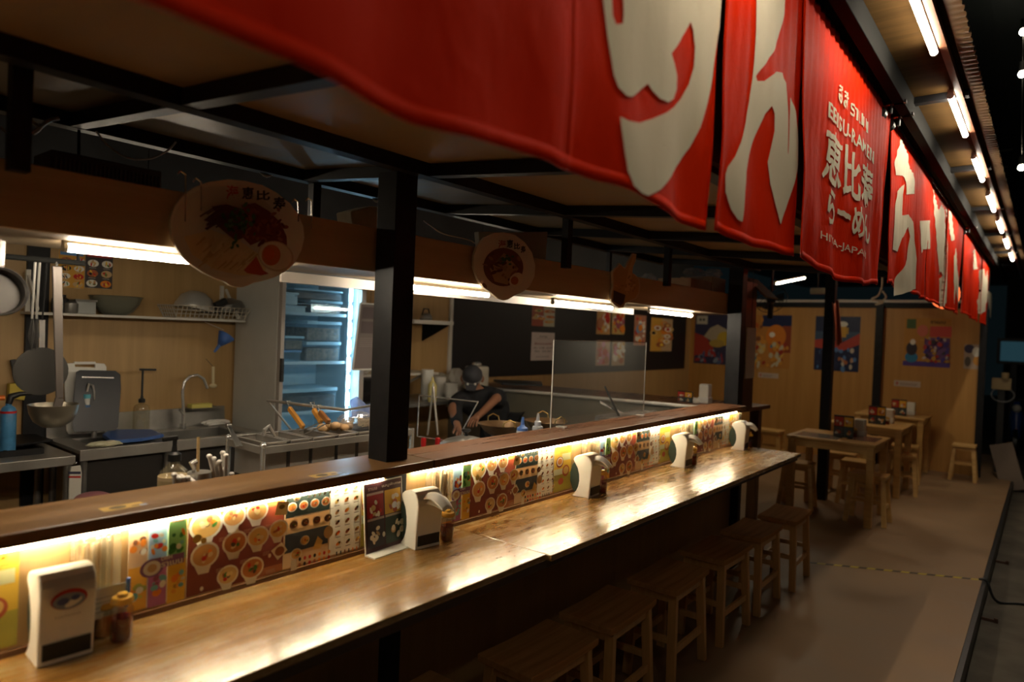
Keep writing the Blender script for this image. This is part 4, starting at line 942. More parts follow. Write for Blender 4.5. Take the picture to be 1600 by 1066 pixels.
# --- stainless sink unit
t = thing('sink_unit', 'stainless sink counter against the back wall left of the fridge', 'sink', (sfx - .28, (sy0 + sy1) / 2, 0))
m = MB()
by0, by1 = 1.98, 2.50; b2a, b2b = 1.56, 1.90
for lo, hi in (((BX + .03, sy0, SK - .02), (sfx, b2a, SK)), ((BX + .03, b2b, SK - .02), (sfx, by0, SK)), ((BX + .03, by1, SK - .02), (sfx, sy1, SK)), ((BX + .03, b2a, SK - .02), (BX + .14, by1, SK)), ((sfx - .06, b2a, SK - .02), (sfx, by1, SK))): m.lohi(lo, hi)
m.build('worktop', M_steel, t)
MB().lohi((sfx - .004, sy0, SK - .060), (sfx + .004, sy1, SK + .004)).build('front_edge', M_steel, t, bevel=.003)
MB().prism([(BX + .025, sy0, SK), (BX + .045, sy0, SK), (BX + .030, sy0, SK + .13), (BX + .012, sy0, SK + .13)], (0, sy1 - sy0, 0)).build('backsplash', M_steel_d, t)
for a, b in ((by0, by1), (b2a, b2b)):
    m = MB(); x0, x1 = BX + .14, sfx - .06
    for lo, hi in (((x0, a, SK - .20), (x1, b, SK - .195)), ((x0, a, SK - .2), (x0 + .003, b, SK - .01)), ((x1 - .003, a, SK - .2), (x1, b, SK - .01)), ((x0, a, SK - .2), (x1, a + .003, SK - .01)), ((x0, b - .003, SK - .2), (x1, b, SK - .01))): m.lohi(lo, hi)
    m.build('basin', M_steel_d, t)
MB().lohi((sfx - .05, sy0 + .05, .12), (sfx - .045, sy1 - .02, SK - .065)).build('apron_panel', mat('dark_panel', (.055, .050, .045), .4, metal=.5), t)
for y in (sy0 + .03, 1.95, sy1 - .03):
    for x in (sfx - .03, BX + .08): MB().cyl((x, y, 0), (x, y, SK - .02), .019, n=12).build('leg', M_steel_d, t, smooth=True)
MB().lohi((BX + .06, sy0 + .03, .22), (sfx - .06, sy1 - .03, .235)).build('undershelf', M_steel_d, t)
# --- stove bench at the far left
tx = sfx
t = thing('stove_bench', 'low stainless stove bench with black grates, left edge of the kitchen', 'stove', (sfx - .3, .9, 0))
MB().lohi((BX + .03, .3, SK - .075), (sfx, sy0 - .02, SK - .022)).build('body', M_steel, t, bevel=.004)
for y in (.34, sy0 - .05):
    for x in (sfx - .03, BX + .08): MB().cyl((x, y, 0), (x, y, SK - .075), .02, n=12).build('leg', M_steel_d, t, smooth=True)
for yc in (.72, 1.15):
    m = MB()
    for a in (-.17, .17):
        m.lohi((-4.57 - .17, yc + a - .008, SK - .022), (-4.57 + .17, yc + a + .008, SK + .012)); m.lohi((-4.57 + a - .008, yc - .17, SK - .022), (-4.57 + a + .008, yc + .17, SK + .012))
    m.lohi((-4.57 - .16, yc - .006, SK), (-4.57 + .16, yc + .006, SK + .014)); m.lohi((-4.576, yc - .16, SK), (-4.564, yc + .16, SK + .014)); m.build('grate', M_black, t)
    MB().cyl((-4.57, yc, SK - .022), (-4.57, yc, SK - .002), .05, n=20).build('burner', M_dark, t)
MB().cyl((sfx, .95, SK - .05), (sfx + .025, .95, SK - .05), .014, n=12).build('knob', M_dark, t)
# tray tilted on the grate
p = P(52, 690, z=SK + .03)
tag(MB().prism([P(0, 685, z=SK + .02), P(38, 676, z=SK + .02), P(83, 690, z=SK + .02), P(35, 697, z=SK + .02), P(0, 700, z=SK + .02)], (0, 0, .012)).build('oven_tray', M_black, bevel=.003), 'black square tray lying on the stove grates at the left edge', 'tray')
# --- gooseneck tap, second tap
def spout(label, base, pts, r, m, name='water_tap'):
    t = thing(name, label, 'tap', base)
    MB().tube(pts, r, 10).build('spout', m, t, smooth=True); MB().cyl(base, Vector(base) + Vector((0, 0, .035)), r * 1.9, n=14).build('base', m, t, smooth=True)
    return t
b = P(286, 660, x=-4.70); b.z = SK + .001
top = P(300, 586, x=-4.70); tip = P(325, 606, x=-4.70)
arc = [Vector(b), Vector((b.x, b.y, b.z + .12)), P(285, 612, x=-4.70), P(288, 597, x=-4.70), P(297, 588, x=-4.70), P(308, 586, x=-4.70), P(318, 592, x=-4.70), P(324, 607, x=-4.70)]
t = spout('tall gooseneck tap over the right basin', b, arc, .011, M_chrome)
MB().cyl((b.x, b.y, b.z + .10), (b.x + .05, b.y - .05, b.z + .14), .008, n=8).build('handle', M_chrome, t, smooth=True)
b = P(147, 680, x=-4.66); b.z = SK + .001
arc = [Vector(b), Vector((b.x, b.y, b.z + .1)), P(147, 612, x=-4.66), P(145, 603, x=-4.66), P(139, 600, x=-4.66), P(136, 612, x=-4.66)]
t = spout('slim pipe tap with blue and white filter nozzle, in front of the roasting tray', b, arc, .008, M_steel)
q = P(136, 620, x=-4.66); MB().cyl(q + Vector((0, 0, .015)), q - Vector((0, 0, .01)), .020, n=14).build('blue_collar', mat('cyan_plastic', (.12, .45, .55), .35), t, smooth=True); MB().cyl(q - Vector((0, 0, .01)), q - Vector((0, 0, .05)), .017, n=14).build('filter', M_white, t, smooth=True); MB().cyl(q - Vector((0, 0, .05)), q - Vector((0, 0, .065)), .021, n=14).build('nozzle_ring', mat('navy_plastic', (.05, .12, .25), .35), t, smooth=True)
# --- cutting board, roasting tray
def leanpoly(name, label, cat, pts, x, tilt, th, m, bev=.004):
    q = [P(u, v, x=x) for u, v in pts]; zb = min(p.z for p in q)
    q = [Vector((p.x - (p.z - zb) * tilt, p.y, p.z)) for p in q]
    return tag(MB().prism(q, (-th, 0, 0)).build(name, m, bevel=bev), label, cat)
zb = SK + .002
t = thing('cutting_board', 'white plastic cutting board standing behind the roasting tray', 'board', P(136, 680, x=-4.72))
q = [P(u, v, x=-4.74) for u, v in ((103, 573), (106, 569), (120, 568), (121, 574), (152, 575), (152, 568), (167, 569), (170, 574), (168, 640), (164, 676), (108, 679), (105, 674))]
for p in q: p.x -= (p.z - SK) * .08
MB().prism(q, (-.014, 0, 0)).build('board', M_white, t, bevel=.003)
q = [P(u, v, x=-4.74) for u, v in ((120, 566), (153, 566), (154, 570), (119, 570))]
for p in q: p.x -= (p.z - SK) * .08
MB().prism(q, (-.014, 0, 0)).build('handle_rim', M_white, t)
t = thing('roasting_tray', 'dark rectangular roasting tray standing on end at the sink', 'tray', P(155, 678, x=-4.62))
M_tray = mat('tray_metal', (.018, .018, .022), .3, .1)
o_ = [(128, 583), (134, 580), (190, 581), (197, 587), (196, 610), (186, 668), (181, 673), (118, 676), (115, 670), (120, 625)]
i_ = [(133, 588), (188, 589), (189, 608), (180, 664), (122, 667), (126, 625)]
def lean(l, x, d=0): 
    r = [P(u, v, x=x) for u, v in l]
    for p in r: p.x -= (p.z - SK) * .22; p.x += d
    return r
MB().prism(lean(o_, -4.60), (-.004, 0, 0)).build('rim', M_tray, t, bevel=.002)
MB().prism(lean(i_, -4.60, -.022), (-.004, 0, 0)).build('pan_bottom', mat('tray_inner', (.05, .05, .06), .4, .2, noise=.6, nscale=9), t, bevel=.002)
a = lean([(136, 590), (186, 591), (186, 593), (136, 592)], -4.60, .001); MB().prism(a, (.003, 0, 0)).build('bright_lip', M_chrome, t)
# --- pump bottles
def pump_bottle(base, label, r, h, m, liquid, ph, arm=(0, .07), pm=None, group=None, th=None):
    base = Vector(base); pm = pm or M_dark
    t = thing('pump_bottle', label, 'pump bottle', base, group)
    MB().lathe([(r * .92, 0), (r, .008), (r, h * .80), (r * .85, h * .9), (r * .35, h * .97), (r * .33, h)], base, 22).build('bottle', m, t, smooth=True)
    if liquid: MB().lathe([(r * .9, .004), (r * .96, .01), (r * .96, h * liquid[1]), (0, h * liquid[1])], base, 22).build('liquid', liquid[0], t, smooth=True)
    MB().lathe([(r * .42, h), (r * .42, h + .022), (r * .2, h + .03), (r * .14, h + .05), (r * .14, h + ph), (0, h + ph)], base, 16).build('pump', pm, t, smooth=True)
    T = base + Vector((0, 0, h + ph)); MB().bar(T - Vector((arm[0], arm[1], 0)) * .25, T + Vector((arm[0], arm[1], -.004)), .016, .014).build('nozzle', pm, t, bevel=.003)
    return t
M_oil = mat('pale_sauce', (.55, .42, .24), .35)
p = P(220, 676, z=SK); pump_bottle((p.x, p.y, SK + .001), 'clear pump bottle with long black pump standing by the sink', .050, .20, clear('bottle_plastic', (.90, .88, .80), .10, .1, .05, (.8, .75, .6)), None, .22, (0.0, .085))

# --- soap rack with sponge, cloths, blue board
A = P(292, 638, x=BX + .05); B = P(336, 634, x=BX + .05)
t = thing('soap_rack', 'wire rack holding a yellow sponge on the wall behind the tap', 'rack', (BX + .1, (A.y + B.y) / 2, A.z))
for i in range(7): MB().bar((BX + .03 + .018 * i, A.y, A.z), (BX + .03 + .018 * i, B.y, A.z), .004, .004).build('wire', M_steel_d, t)
for y in (A.y, B.y): MB().bar((BX + .005, y, A.z), (BX + .145, y, A.z - .002), .006, .006).build('side_rail', M_steel_d, t)
sp = A.lerp(B, .35); tag(MB().box((BX + .09, sp.y, A.z + .018), (.07, .15, .030)).build('sponge', mat('yellow_sponge', (.66, .60, .16), .9, bump=.5, nscale=60), bevel=.004), 'yellow sponge lying on the wire rack', 'sponge')
p = P(312, 660, z=SK); crumple('wiping_cloth', 'pale wiping cloth on the counter beside the gooseneck tap', 'cloth', (BX + .12, p.y, SK + .023), (.035, .10, .022), M_cloth_w, 3)
q = [P(160, 684, z=SK + .012), P(172, 676, z=SK + .012), P(236, 676, z=SK + .012), P(256, 684, z=SK + .012), P(222, 690, z=SK + .012), P(176, 694, z=SK + .012)]
tag(MB().prism(q, (0, 0, .022)).build('lid_tray', M_blue, bevel=.004), 'flat blue plastic lid bridging the left basin', 'lid')
p = P(166, 696, z=SK + .01); crumple('wiping_cloth', 'cream cloth on the sink edge under the blue lid', 'cloth', (p.x - .01, p.y, SK + .018), (.04, .09, .016), mat('cream_cloth', (.62, .60, .42), .9), 6)
p = P(117, 728, x=sfx + .02)
t = thing('dish_towel', 'white dish towel with red and dark stripes hanging from the sink front', 'towel', (p.x, p.y, p.z))
tw = [P(u, v, x=sfx + .018) for u, v in ((110, 729), (125, 727), (127, 740), (125, 782), (106, 782), (107, 745))]
MB().prism(tw, (.012, 0, 0)).build('cloth', mat('towel', (.60, .58, .50), .9, bump=.4, nscale=40), t, bevel=.003)
for v0, v1, c in ((737, 741, (.03, .03, .06)), (744, 747, (.45, .04, .03))):
    MB().prism([P(u, v, x=sfx + .031) for u, v in ((107, v0), (126, v0), (126, v1), (107, v1))], (.001, 0, 0)).build('stripe', mat('stripe%d' % v0, c, .9), t)
MB().cyl((sfx, p.y, p.z + .005), (sfx + .035, p.y, p.z + .02), .004, n=6).build('hook', M_chrome, t)
p = P(145, 779, x=-4.08); t = thing('pedal_bin', 'bin with a dull pink rounded lid in front of the sink', 'bin', (p.x, p.y, 0)); MB().cyl((p.x, p.y, 0), (p.x, p.y, p.z), .075, .09, 24).build('bucket', M_dark, t, smooth=True); MB().blob((p.x, p.y, p.z), (.09, .09, .035), 18).build('lid', mat('pink', (.42, .16, .18), .5), t, smooth=True)

# --- wall shelf with bowls
A = P(55, 487, x=-4.56); B = P(384, 500, x=-4.56)
shz = 1.705
t = thing('mounted_shelf', 'long white steel shelf on the back wall above the sink', 'shelf', (-4.69, (A.y + B.y) / 2, shz))
MB().lohi((BX + .001, A.y, shz - .016), (-4.56, B.y, shz)).build('shelf_board', M_offwhite, t, bevel=.002)
for yy in (A.y + .015, B.y - .05):
    MB().lohi((BX + .061 if yy < 1.5 else BX + .001, yy - .012, shz), (BX + .085 if yy < 1.5 else BX + .02, yy + .012, shz + .25)).build('upright', M_offwhite, t)
    MB().bar((BX + .07, yy, shz + .22), (-4.57, yy, shz + .012), .02, .012, (0, 1, 0)).build('brace', M_offwhite, t)
def onshelf(u, x=-4.68): return P(u, 480, x=x).y
y = onshelf(94); tag(MB().lathe([(.04, 0), (.045, .01), (.045, .085), (.03, .095), (.03, .11), (0, .11)], (-4.68, y, shz), 16).build('spice_jar', M_dark, smooth=True), 'dark lidded jar at the left end of the wall shelf', 'jar')
y = onshelf(107); tag(MB().lathe([(.035, 0), (.04, .01), (.04, .06), (.028, .07), (0, .07)], (-4.64, y, shz), 16).build('spice_jar', M_steel_d, smooth=True), 'small metal pot beside the dark jar on the wall shelf', 'jar')
y = onshelf(129)
t = thing('storage_box', 'small cloudy lidded box left of the glass bowl', 'box', (-4.68, y, shz)); MB().lohi((-4.74, y - .055, shz), (-4.62, y + .055, shz + .075)).build('body', mat('cloudy', (.35, .36, .34), .4), t, bevel=.005); MB().lohi((-4.745, y - .06, shz + .075), (-4.615, y + .06, shz + .088)).build('lid', M_steel_d, t)
y = onshelf(182)
tag(MB().lathe([(.06, 0), (.10, .025), (.135, .07), (.150, .112), (.158, .118), (.152, .122), (.143, .112), (.128, .07), (.09, .032), (0, .018)], (-4.69, y, shz), 32).build('glass_bowl', mat('smoky_glass', (.34, .34, .26), .15, trans=.55), smooth=True), 'smoky cut glass salad bowl on the wall shelf', 'bowl')
ya, yb = P(268, 490, x=-4.60).y, P(388, 490, x=-4.60).y
t = thing('wire_basket', 'flat beige basket holding the steel bowls on the wall shelf', 'basket', (-4.68, (ya + yb) / 2, shz))
m = MB(); bm_ = mat('basket', (.50, .45, .36), .5, .1)
hb = .085
def bk(a, b): return MB().bar(a, b, .005, .005).build('wire', bm_, t)
x0, x1 = -4.81, -4.57
for z_, e in ((0.004, .03), (.03, .02), (.055, .01), (hb, 0)):
    for s_, q_ in (((x0 + e, ya + e, shz + z_), (x1 - e, ya + e, shz + z_)), ((x0 + e, yb - e, shz + z_), (x1 - e, yb - e, shz + z_)), ((x1 - e, ya + e, shz + z_), (x1 - e, yb - e, shz + z_)), ((x0 + e, ya + e, shz + z_), (x0 + e, yb - e, shz + z_))): bk(s_, q_)
for i in range(19):
    yy = ya + (yb - ya) * i / 18; bk((x1, yy, shz + hb), (x1 - .03, min(max(yy, ya + .03), yb - .03), shz + .004))
for i in range(8):
    xx = x0 + (x1 - x0) * i / 7; bk((xx, ya, shz + hb), (min(max(xx, x0 + .03), x1 - .03), ya + .03, shz + .004))
y = P(305, 465, x=-4.69).y
tag(MB().lathe([(.130, 0), (.132, .004), (.128, .03), (.10, .09), (.05, .125), (0, .133)], (-4.70, y, shz + .062), 32, rot=Matrix.Rotation(-.18, 3, 'X')).build('mixing_bowl', mat('bowl_alu', (.62, .60, .55), .35, .5), smooth=True), 'upturned steel mixing bowl on the beige basket', 'bowl')
y = P(360, 470, x=-4.69).y
tag(MB().lathe([(.115, 0), (.118, .004), (.10, .05), (.04, .085), (0, .09)], (-4.71, y, shz + .070), 28, rot=Matrix.Rotation(.25, 3, 'X')).build('domed_cover', M_steel_d, smooth=True), 'steel lid leaning at the right end of the basket', 'lid')
p = P(345, 462, x=-4.62); tag(MB().box((-4.62, p.y, shz + .115), (.04, .09, .045), rot=Matrix.Rotation(.5, 3, 'X')).build('knife_sharpener', M_dark, bevel=.006), 'dark handled tool resting between the steel bowl and the lid', 'tool')
# --- hanging utensils
HX = -2.55
def hang(u0, v0): return P(u0, v0, x=HX)
A = hang(72, 409); B = hang(122, 412)
tag(MB().cyl((HX, A.y - .3, A.z + .004), (HX, B.y + .02, B.z + .002), .009, n=10).cyl((HX, A.y - .2, A.z), (-2.58, A.y - .2, 2.33), .005, n=6).cyl((HX, B.y, B.z), (-2.58, B.y, 2.33), .005, n=6).build('hanging_rail', M_grey_steel, smooth=True), 'short dark rail under the fascia carrying the ladles', 'rail')
rz_ = A.z
t = thing('soup_ladle', 'big steel soup ladle hanging from the rail at the left', 'ladle', hang(88, 415))
a, b = hang(87, 416), hang(91, 622); a.x += .012; b.x += .012
mm_ = MB(); 
mm_.bar(a, b, .010, .030, (0, 1, 0), .008, .022); mm_.build('handle', mat('brushed_handle', (.11, .095, .085), .4, .5), t, bevel=.003)
c = hang(80, 650); br = .115 * .72
MB().lathe([(0, -.062), (.030, -.058), (.055, -.040), (.067, -.012), (.072, .016), (.069, .016), (.062, -.010), (.045, -.038), (0, -.052)], (c.x, c.y + .006, c.z + .022), 28).build('cup', mat('ladle_cup', (.20, .18, .14), .35, .8), t, smooth=True)
MB().bar(b, Vector((c.x + .012, b.y - .005, c.z + .03)), .010, .024, (0, 1, 0)).build('neck', mat('brushed_handle', (.2, .2, .2)), t)
MB().tube([a + Vector((0, 0, .0)), a + Vector((-.012, 0, .022)), a + Vector((-.026, 0, .012))], .004, 6).build('hook', M_chrome, t, smooth=True)
c = P(62, 580, x=-2.60)
t = thing('skimmer', 'round mesh skimmer hanging behind the big ladle', 'skimmer', c)
M_mesh = mat('steel_mesh', (.030, .028, .025), .55, .4)
MB().lathe([(0, 0), (.055, .003), (.075, .012), (.079, .012), (.079, .015), (.070, .016), (0, .006)], c, 26, rot=Matrix.Rotation(R_(90), 3, 'Y')).build('mesh_disc', M_mesh, t, smooth=True)
MB().bar(c + Vector((.0, .004, .07)), P(66, 500, x=-2.60), .006, .016, (0, 1, 0)).build('handle', M_chrome, t)
MB().cyl(P(66, 502, x=-2.60), (-2.57, P(66, 502, x=-2.60).y, rz_), .003, n=6).build('hanging_wire', M_dark, t)
for i, (u, lab) in enumerate(((50, 'wire whisk hanging behind the skimmer, left one'), (57, 'wire whisk hanging behind the skimmer, right one'))):
    t = thing('whisk', lab, 'whisk', P(u, 540, x=-2.58), 'whisks behind the skimmer')
    a = P(u, 498, x=-2.58)
    MB().cyl((-2.565, a.y, rz_), a, .004, n=6).build('handle', M_steel_d, t)
    for j in range(3):
        q = [a, P(u - 4 + 2 * j - 2, 525, x=-2.58), P(u - 1, 548, x=-2.58), P(u + 4 - 2 * j, 525, x=-2.58), a + Vector((0, .004, 0))]; MB().tube(q, .0014, 5).build('wire', M_mesh, t, smooth=True)
c = P(-2, 455, x=-2.35)
t = thing('saucepan', 'small bright saucepan hanging at the left edge of the picture', 'pan', c)
MB().lathe([(.066, -.035), (.068, 0), (.072, .002), (.070, .006), (.064, 0), (.061, -.030), (0, -.032)], c, 28, rot=Matrix.Rotation(R_(80), 3, 'Y')).build('pan', mat('pan_dark', (.05, .045, .04), .45, .4), t, smooth=True)
MB().bar(c + Vector((0, .004, .068)), c + Vector((0, .006, .20)), .006, .014, (0, 1, 0)).build('handle', M_chrome, t)
t = thing('blue_funnel', 'blue plastic funnel hanging beside the fridge', 'funnel', P(348, 540, x=-4.55))
a, b, c = P(343, 523, x=-4.55), P(341, 545, x=-4.55), P(327, 558, x=-4.55); o1, o2 = P(341, 513, x=-4.55), P(367, 536, x=-4.55)
ctr = (o1 + o2) / 2; ax = (P(335, 550, x=-4.55) - ctr).normalized()
MB().cyl(ctr, ctr + ax * .085, .060, .014, 24, caps=False).build('cone', M_blue, t, smooth=True, solid=.003); MB().cyl(ctr + ax * .083, ctr + ax * .145, .013, .008, 14).build('tip', M_blue, t, smooth=True)
MB().cyl(ctr + Vector((-.01, -.02, .04)), (BX + .002, ctr.y - .02, ctr.z + .09), .003, n=6).build('hanging_loop', M_white, t)
a, b = P(333, 573, x=-4.72), P(333, 603, x=-4.72)
t = thing('scrub_brush', 'pale handled brush hanging below the blue funnel', 'brush', b)
MB().bar(a, b, .010, .020, (0, 1, 0)).build('handle', mat('cream_plastic', (.60, .52, .32), .4), t, bevel=.003); MB().blob(b, (.02, .028, .016), 12).build('bristles', mat('cream_plastic', (.6, .5, .3)), t, smooth=True); MB().cyl(a, (BX + .002, a.y, a.z + .05), .002, n=6).build('cord', M_dark, t)
# knife block and torch on the stove side
t = thing('knife_holder', 'yellow holder with a black handled knife at the left of the back wall', 'knife holder', P(28, 620, x=BX + .05))
MB().prism([P(u, v, x=BX + .06) for u, v in ((15, 600), (38, 598), (42, 612), (38, 626), (14, 622))], (-.05, 0, 0)).build('holder', mat('yellow_plastic', (.50, .38, .05), .4), t, bevel=.003)
MB().bar(P(20, 562, x=BX + .03), P(28, 598, x=BX + .03), .018, .03, (0, 1, 0)).build('knife_handle', M_dark, t, bevel=.004)
b = P(12, 680, x=-4.45)
t = thing('gas_torch', 'blue gas canister with black torch head and orange knob at the left edge', 'gas torch', (b.x, b.y, SK - .02))
h0 = SK - .02; tz = P(12, 637, x=-4.45).z
MB().lathe([(.036, .0), (.038, .006), (.038, tz - h0 - .02), (.030, tz - h0), (.014, tz - h0 + .012), (.013, tz - h0 + .03), (0, tz - h0 + .03)], (b.x, b.y, h0), 24).build('canister', mat('can_blue', (.06, .22, .42), .3, noise=.3, nscale=14), t, smooth=True)
MB().lathe([(.0385, tz - h0 - .03), (.0385, tz - h0 - .018)], (b.x, b.y, h0), 24).build('red_band', M_red_p, t, smooth=True)
MB().tube([(b.x, b.y, tz + .02), (b.x, b.y + .01, tz + .06), (b.x, b.y + .05, tz + .072), (b.x + .01, b.y + .13, tz + .078)], [.016, .02, .014, .010], 10).build('torch_head', M_dark, t, smooth=True)
MB().cyl((b.x, b.y - .045, tz + .055), (b.x, b.y - .02, tz + .055), .014, n=14).build('knob', M_red_p if 0 else mat('orange_knob', (.75, .18, .02), .4), t)

# --- wall posters, notices
def wall_print(name, label, cat, x, uv0, uv1, painter, group=None, face='x', th=.002):
    A = P(*uv0, **{face: x}); B = P(*uv1, **{face: x})
    zt, zb_ = (A.z, B.z)
    if face == 'x':
        t = thing(name, label, cat, (x, (A.y + B.y) / 2, zb_), group); MB().lohi((x - th, A.y, zb_), (x, B.y, zt)).build('sheet', M_paper, t)
        k = Ink(plane_map((x, A.y, zb_), (0, B.y - A.y, 0), (0, 0, zt - zb_)), (1, 0, 0), .0005); ar = (B.y - A.y) / (zt - zb_)
    else:
        t = thing(name, label, cat, ((A.x + B.x) / 2, x, zb_), group); MB().lohi((A.x, x, zb_), (B.x, x + th, zt)).build('sheet', M_paper, t)
        k = Ink(plane_map((A.x, x, zb_), (B.x - A.x, 0, 0), (0, 0, zt - zb_)), (0, -1, 0), .0008); ar = (B.x - A.x) / (zt - zb_)
    painter(k, ar, random.Random(int(A.y * 991 + A.z * 77 + A.x * 13))); k.build('print', t); return t
def a_foodgrid(bgc, nx, ny, foods, head=None):
    def f(k, ar, rng):
        k.rect(0, 0, 1, 1, bgc)
        if head: k.rect(.05, .86, .95, .96, head)
        for j in range(ny):
            for i in range(nx):
                u, v = (i + .5) / nx, (j + .45) / ny * (.84 if head else 1)
                k.ell(u, v, .40 / nx, .30 / ny, WHT if rng.random() < .7 else rng.choice(foods))
                for _ in range(5): k.ell(u + rng.uniform(-.2, .2) / nx, v + rng.uniform(-.15, .15) / ny, .12 / nx, .09 / ny, rng.choice(foods), rng.uniform(0, 3), 8)
                k.rect(u - .3 / nx, v - .42 / ny, u + .2 / nx, v - .38 / ny, (.5, .45, .35))
    return f
FOOD = [ORG, RED, GRN, NOO, MEAT, YEL, BLK, (.6, .4, .2)]
wall_print('menu_poster', 'orange and blue food poster on the back wall above the shelf, left one', 'poster', BX + .004, (92, 389), (131, 451), a_foodgrid((.66, .34, .05), 2, 4, FOOD, (.12, .3, .6)), 'posters above the wall shelf')
wall_print('menu_poster', 'black and red food poster on the back wall above the shelf, right one', 'poster', BX + .004, (134, 393), (175, 452), a_foodgrid((.07, .06, .06), 2, 3, FOOD, (.4, .06, .05)), 'posters above the wall shelf')

# --- fridge
fx = -4.18; fy0 = P(445, 550, x=fx).y - .035; fy1 = P(563, 550, x=fx).y + .0; fb = -4.79; fh = 2.03
fy1 = max(fy1, fy0 + .74)
t = thing('glass_door_fridge', 'tall glass door fridge lit cold blue inside', 'fridge', ((fx + fb) / 2, (fy0 + fy1) / 2, 0))
fr = t
M_fr = mat('fridge_white', (.56, .55, .50), .35, noise=.03); M_frin = mat('fridge_inside', (.58, .74, .82), .4)
for nm, lo, hi in (('side_wall', (fb, fy0, .08), (fx - .05, fy0 + .04, fh)), ('side_wall', (fb, fy1 - .04, .08), (fx - .05, fy1, fh)), ('back_panel', (fb, fy0 + .04, .08), (fb + .04, fy1 - .04, fh)), ('top_panel', (fb, fy0, fh), (fx - .05, fy1, fh + .12)), ('base', (fb, fy0, 0.0), (fx - .02, fy1, .28))): MB().lohi(lo, hi).build(nm, M_fr, t, bevel=.004)
MB().lohi((fb + .041, fy0 + .041, .285), (fb + .045, fy1 - .041, fh - .005)).build('inner_liner', M_frin, t)
MB().lohi((fb + .045, fy0 + .041, .285), (fx - .07, fy0 + .044, fh - .005)).build('inner_liner', M_frin, t)
MB().lohi((fb + .045, fy1 - .044, .285), (fx - .07, fy1 - .041, fh - .005)).build('inner_liner', M_frin, t)
d = bpy.data.objects.new('door', None); COL.objects.link(d); d.parent = t; d.location = Vector((fx, fy0, 1.1)) - t.location
M_frame = mat('door_frame', (.40, .36, .32), .4)
for lo, hi in (((fx - .04, fy0, .29), (fx, fy0 + .030, fh)), ((fx - .04, fy1 - .045, .29), (fx, fy1, fh)), ((fx - .04, fy0 + .03, fh - .05), (fx, fy1 - .045, fh)), ((fx - .04, fy0 + .03, .29), (fx, fy1 - .045, .34))): MB().lohi(lo, hi).build('door_frame', M_frame, d, bevel=.003)
MB().lohi((fx - .022, fy0 + .031, .341), (fx - .016, fy1 - .046, fh - .051)).build('door_glass', M_fridgeglass, d)
ha, hb_ = P(438, 560, x=fx).z, P(438, 597, x=fx).z
MB().lohi((fx + .001, fy0 - .004, hb_), (fx + .022, fy0 + .022, ha)).build('handle', M_dark, d, bevel=.005)
m = MB(); ly = fy1 - .115
z_ = .40
while z_ < fh - .08:
    MB().lohi((fx - .062, ly, z_), (fx - .048, ly + .018, z_ + .10)).build('light_bar', M_fled, t); z_ += .135
MB().lohi((fx - .066, ly - .006, .34), (fx - .063, ly + .024, fh - .02)).build('light_rail', M_white, t)
shzs = [P(500, v, x=fx - .15).z for v in (491, 565, 640)]
M_shelfw = mat('shelf_wire', (.65, .78, .85), .3)
for z in shzs + [.45]:
    for i in range(9):
        x = fb + .07 + i * (fx - .10 - fb - .07) / 8; MB().lohi((x, fy0 + .046, z - .006), (x + .005, fy1 - .13, z)).build('shelf_wire', M_shelfw, t)
    for y in (fy0 + .046, (fy0 + fy1) / 2 - .04, fy1 - .135): MB().lohi((fb + .06, y, z - .012), (fx - .075, y + .005, z - .006)).build('shelf_wire', M_shelfw, t)
    MB().lohi((fx - .082, fy0 + .046, z - .016), (fx - .075, fy1 - .13, z + .006)).build('shelf_front', M_shelfw, t)
def tub(y0, y1, z, h, label, cm=None, lidm=None, fill=None, xf=None, dep=.30):
    x1 = (xf or fx - .10); x0 = x1 - dep
    t = thing('food_tub', label, 'container', ((x0 + x1) / 2, (y0 + y1) / 2, z), 'food tubs in the fridge')
    MB().lohi((x0, y0, z), (x1, y1, z + h * .84)).build('tub', cm or clear('tub_clear', (.85, .92, .97), .08, .1, .25, (.45, .6, .7)), t, bevel=.006)
    MB().lohi((x0 - .006, y0 - .006, z + h * .84), (x1 + .006, y1 + .006, z + h)).build('lid', lidm or mat('tub_lid', (.40, .58, .68), .35), t, bevel=.003)
    if fill: MB().lohi((x0 + .008, y0 + .008, z + .006), (x1 - .008, y1 - .008, z + h * .66)).build('food', fill, t)
    return t
fd1 = mat('food_dark', (.10, .05, .035), .6, noise=.8, nscale=40); fd2 = mat('food_brown', (.30, .16, .09), .6, noise=.7, nscale=34); wl = mat('white_tub', (.62, .70, .74), .35)
yA, yB = fy0 + .06, fy1 - .16; ym = (yA + yB) / 2
tub(ym - .02, yB, shzs[0] + .002, .10, 'clear tub of brown food on the top fridge shelf', fill=fd1)
tub(ym - .16, yB, shzs[0] + .106, .075, 'wide dark tub stacked on top in the fridge', fill=fd1)
tub(yA, ym - .06, shzs[0] + .002, .05, 'flat white tray on the left of the top fridge shelf', cm=wl, lidm=wl)
tub(yA, yA + .13, shzs[0] + .055, .09, 'white round-edged pot standing on the flat white tray', cm=wl, lidm=wl, dep=.16)
tub(ym - .04, yB, shzs[1] + .002, .15, 'lower clear tub of brown food on the middle fridge shelf', fill=fd2)
tub(ym - .04, yB, shzs[1] + .156, .15, 'upper clear tub of brown food on the middle fridge shelf', fill=fd2)
tub(yA + .02, yA + .17, shzs[1] + .002, .085, 'small blue-lidded tub low on the left of the middle shelf', lidm=mat('blue_lid', (.15, .28, .5), .4), dep=.18)
tub(yA + .04, yA + .19, shzs[1] + .09, .10, 'small open-looking pot on the blue-lidded tub', fill=fd2, dep=.16)
tub(yA + .0, yB - .02, shzs[2] + .002, .17, 'big long tub with dark food on the lower fridge shelf', fill=fd1)
tub(yA + .0, ym + .12, .46, .13, 'white tub on the fridge bottom shelf', cm=wl)
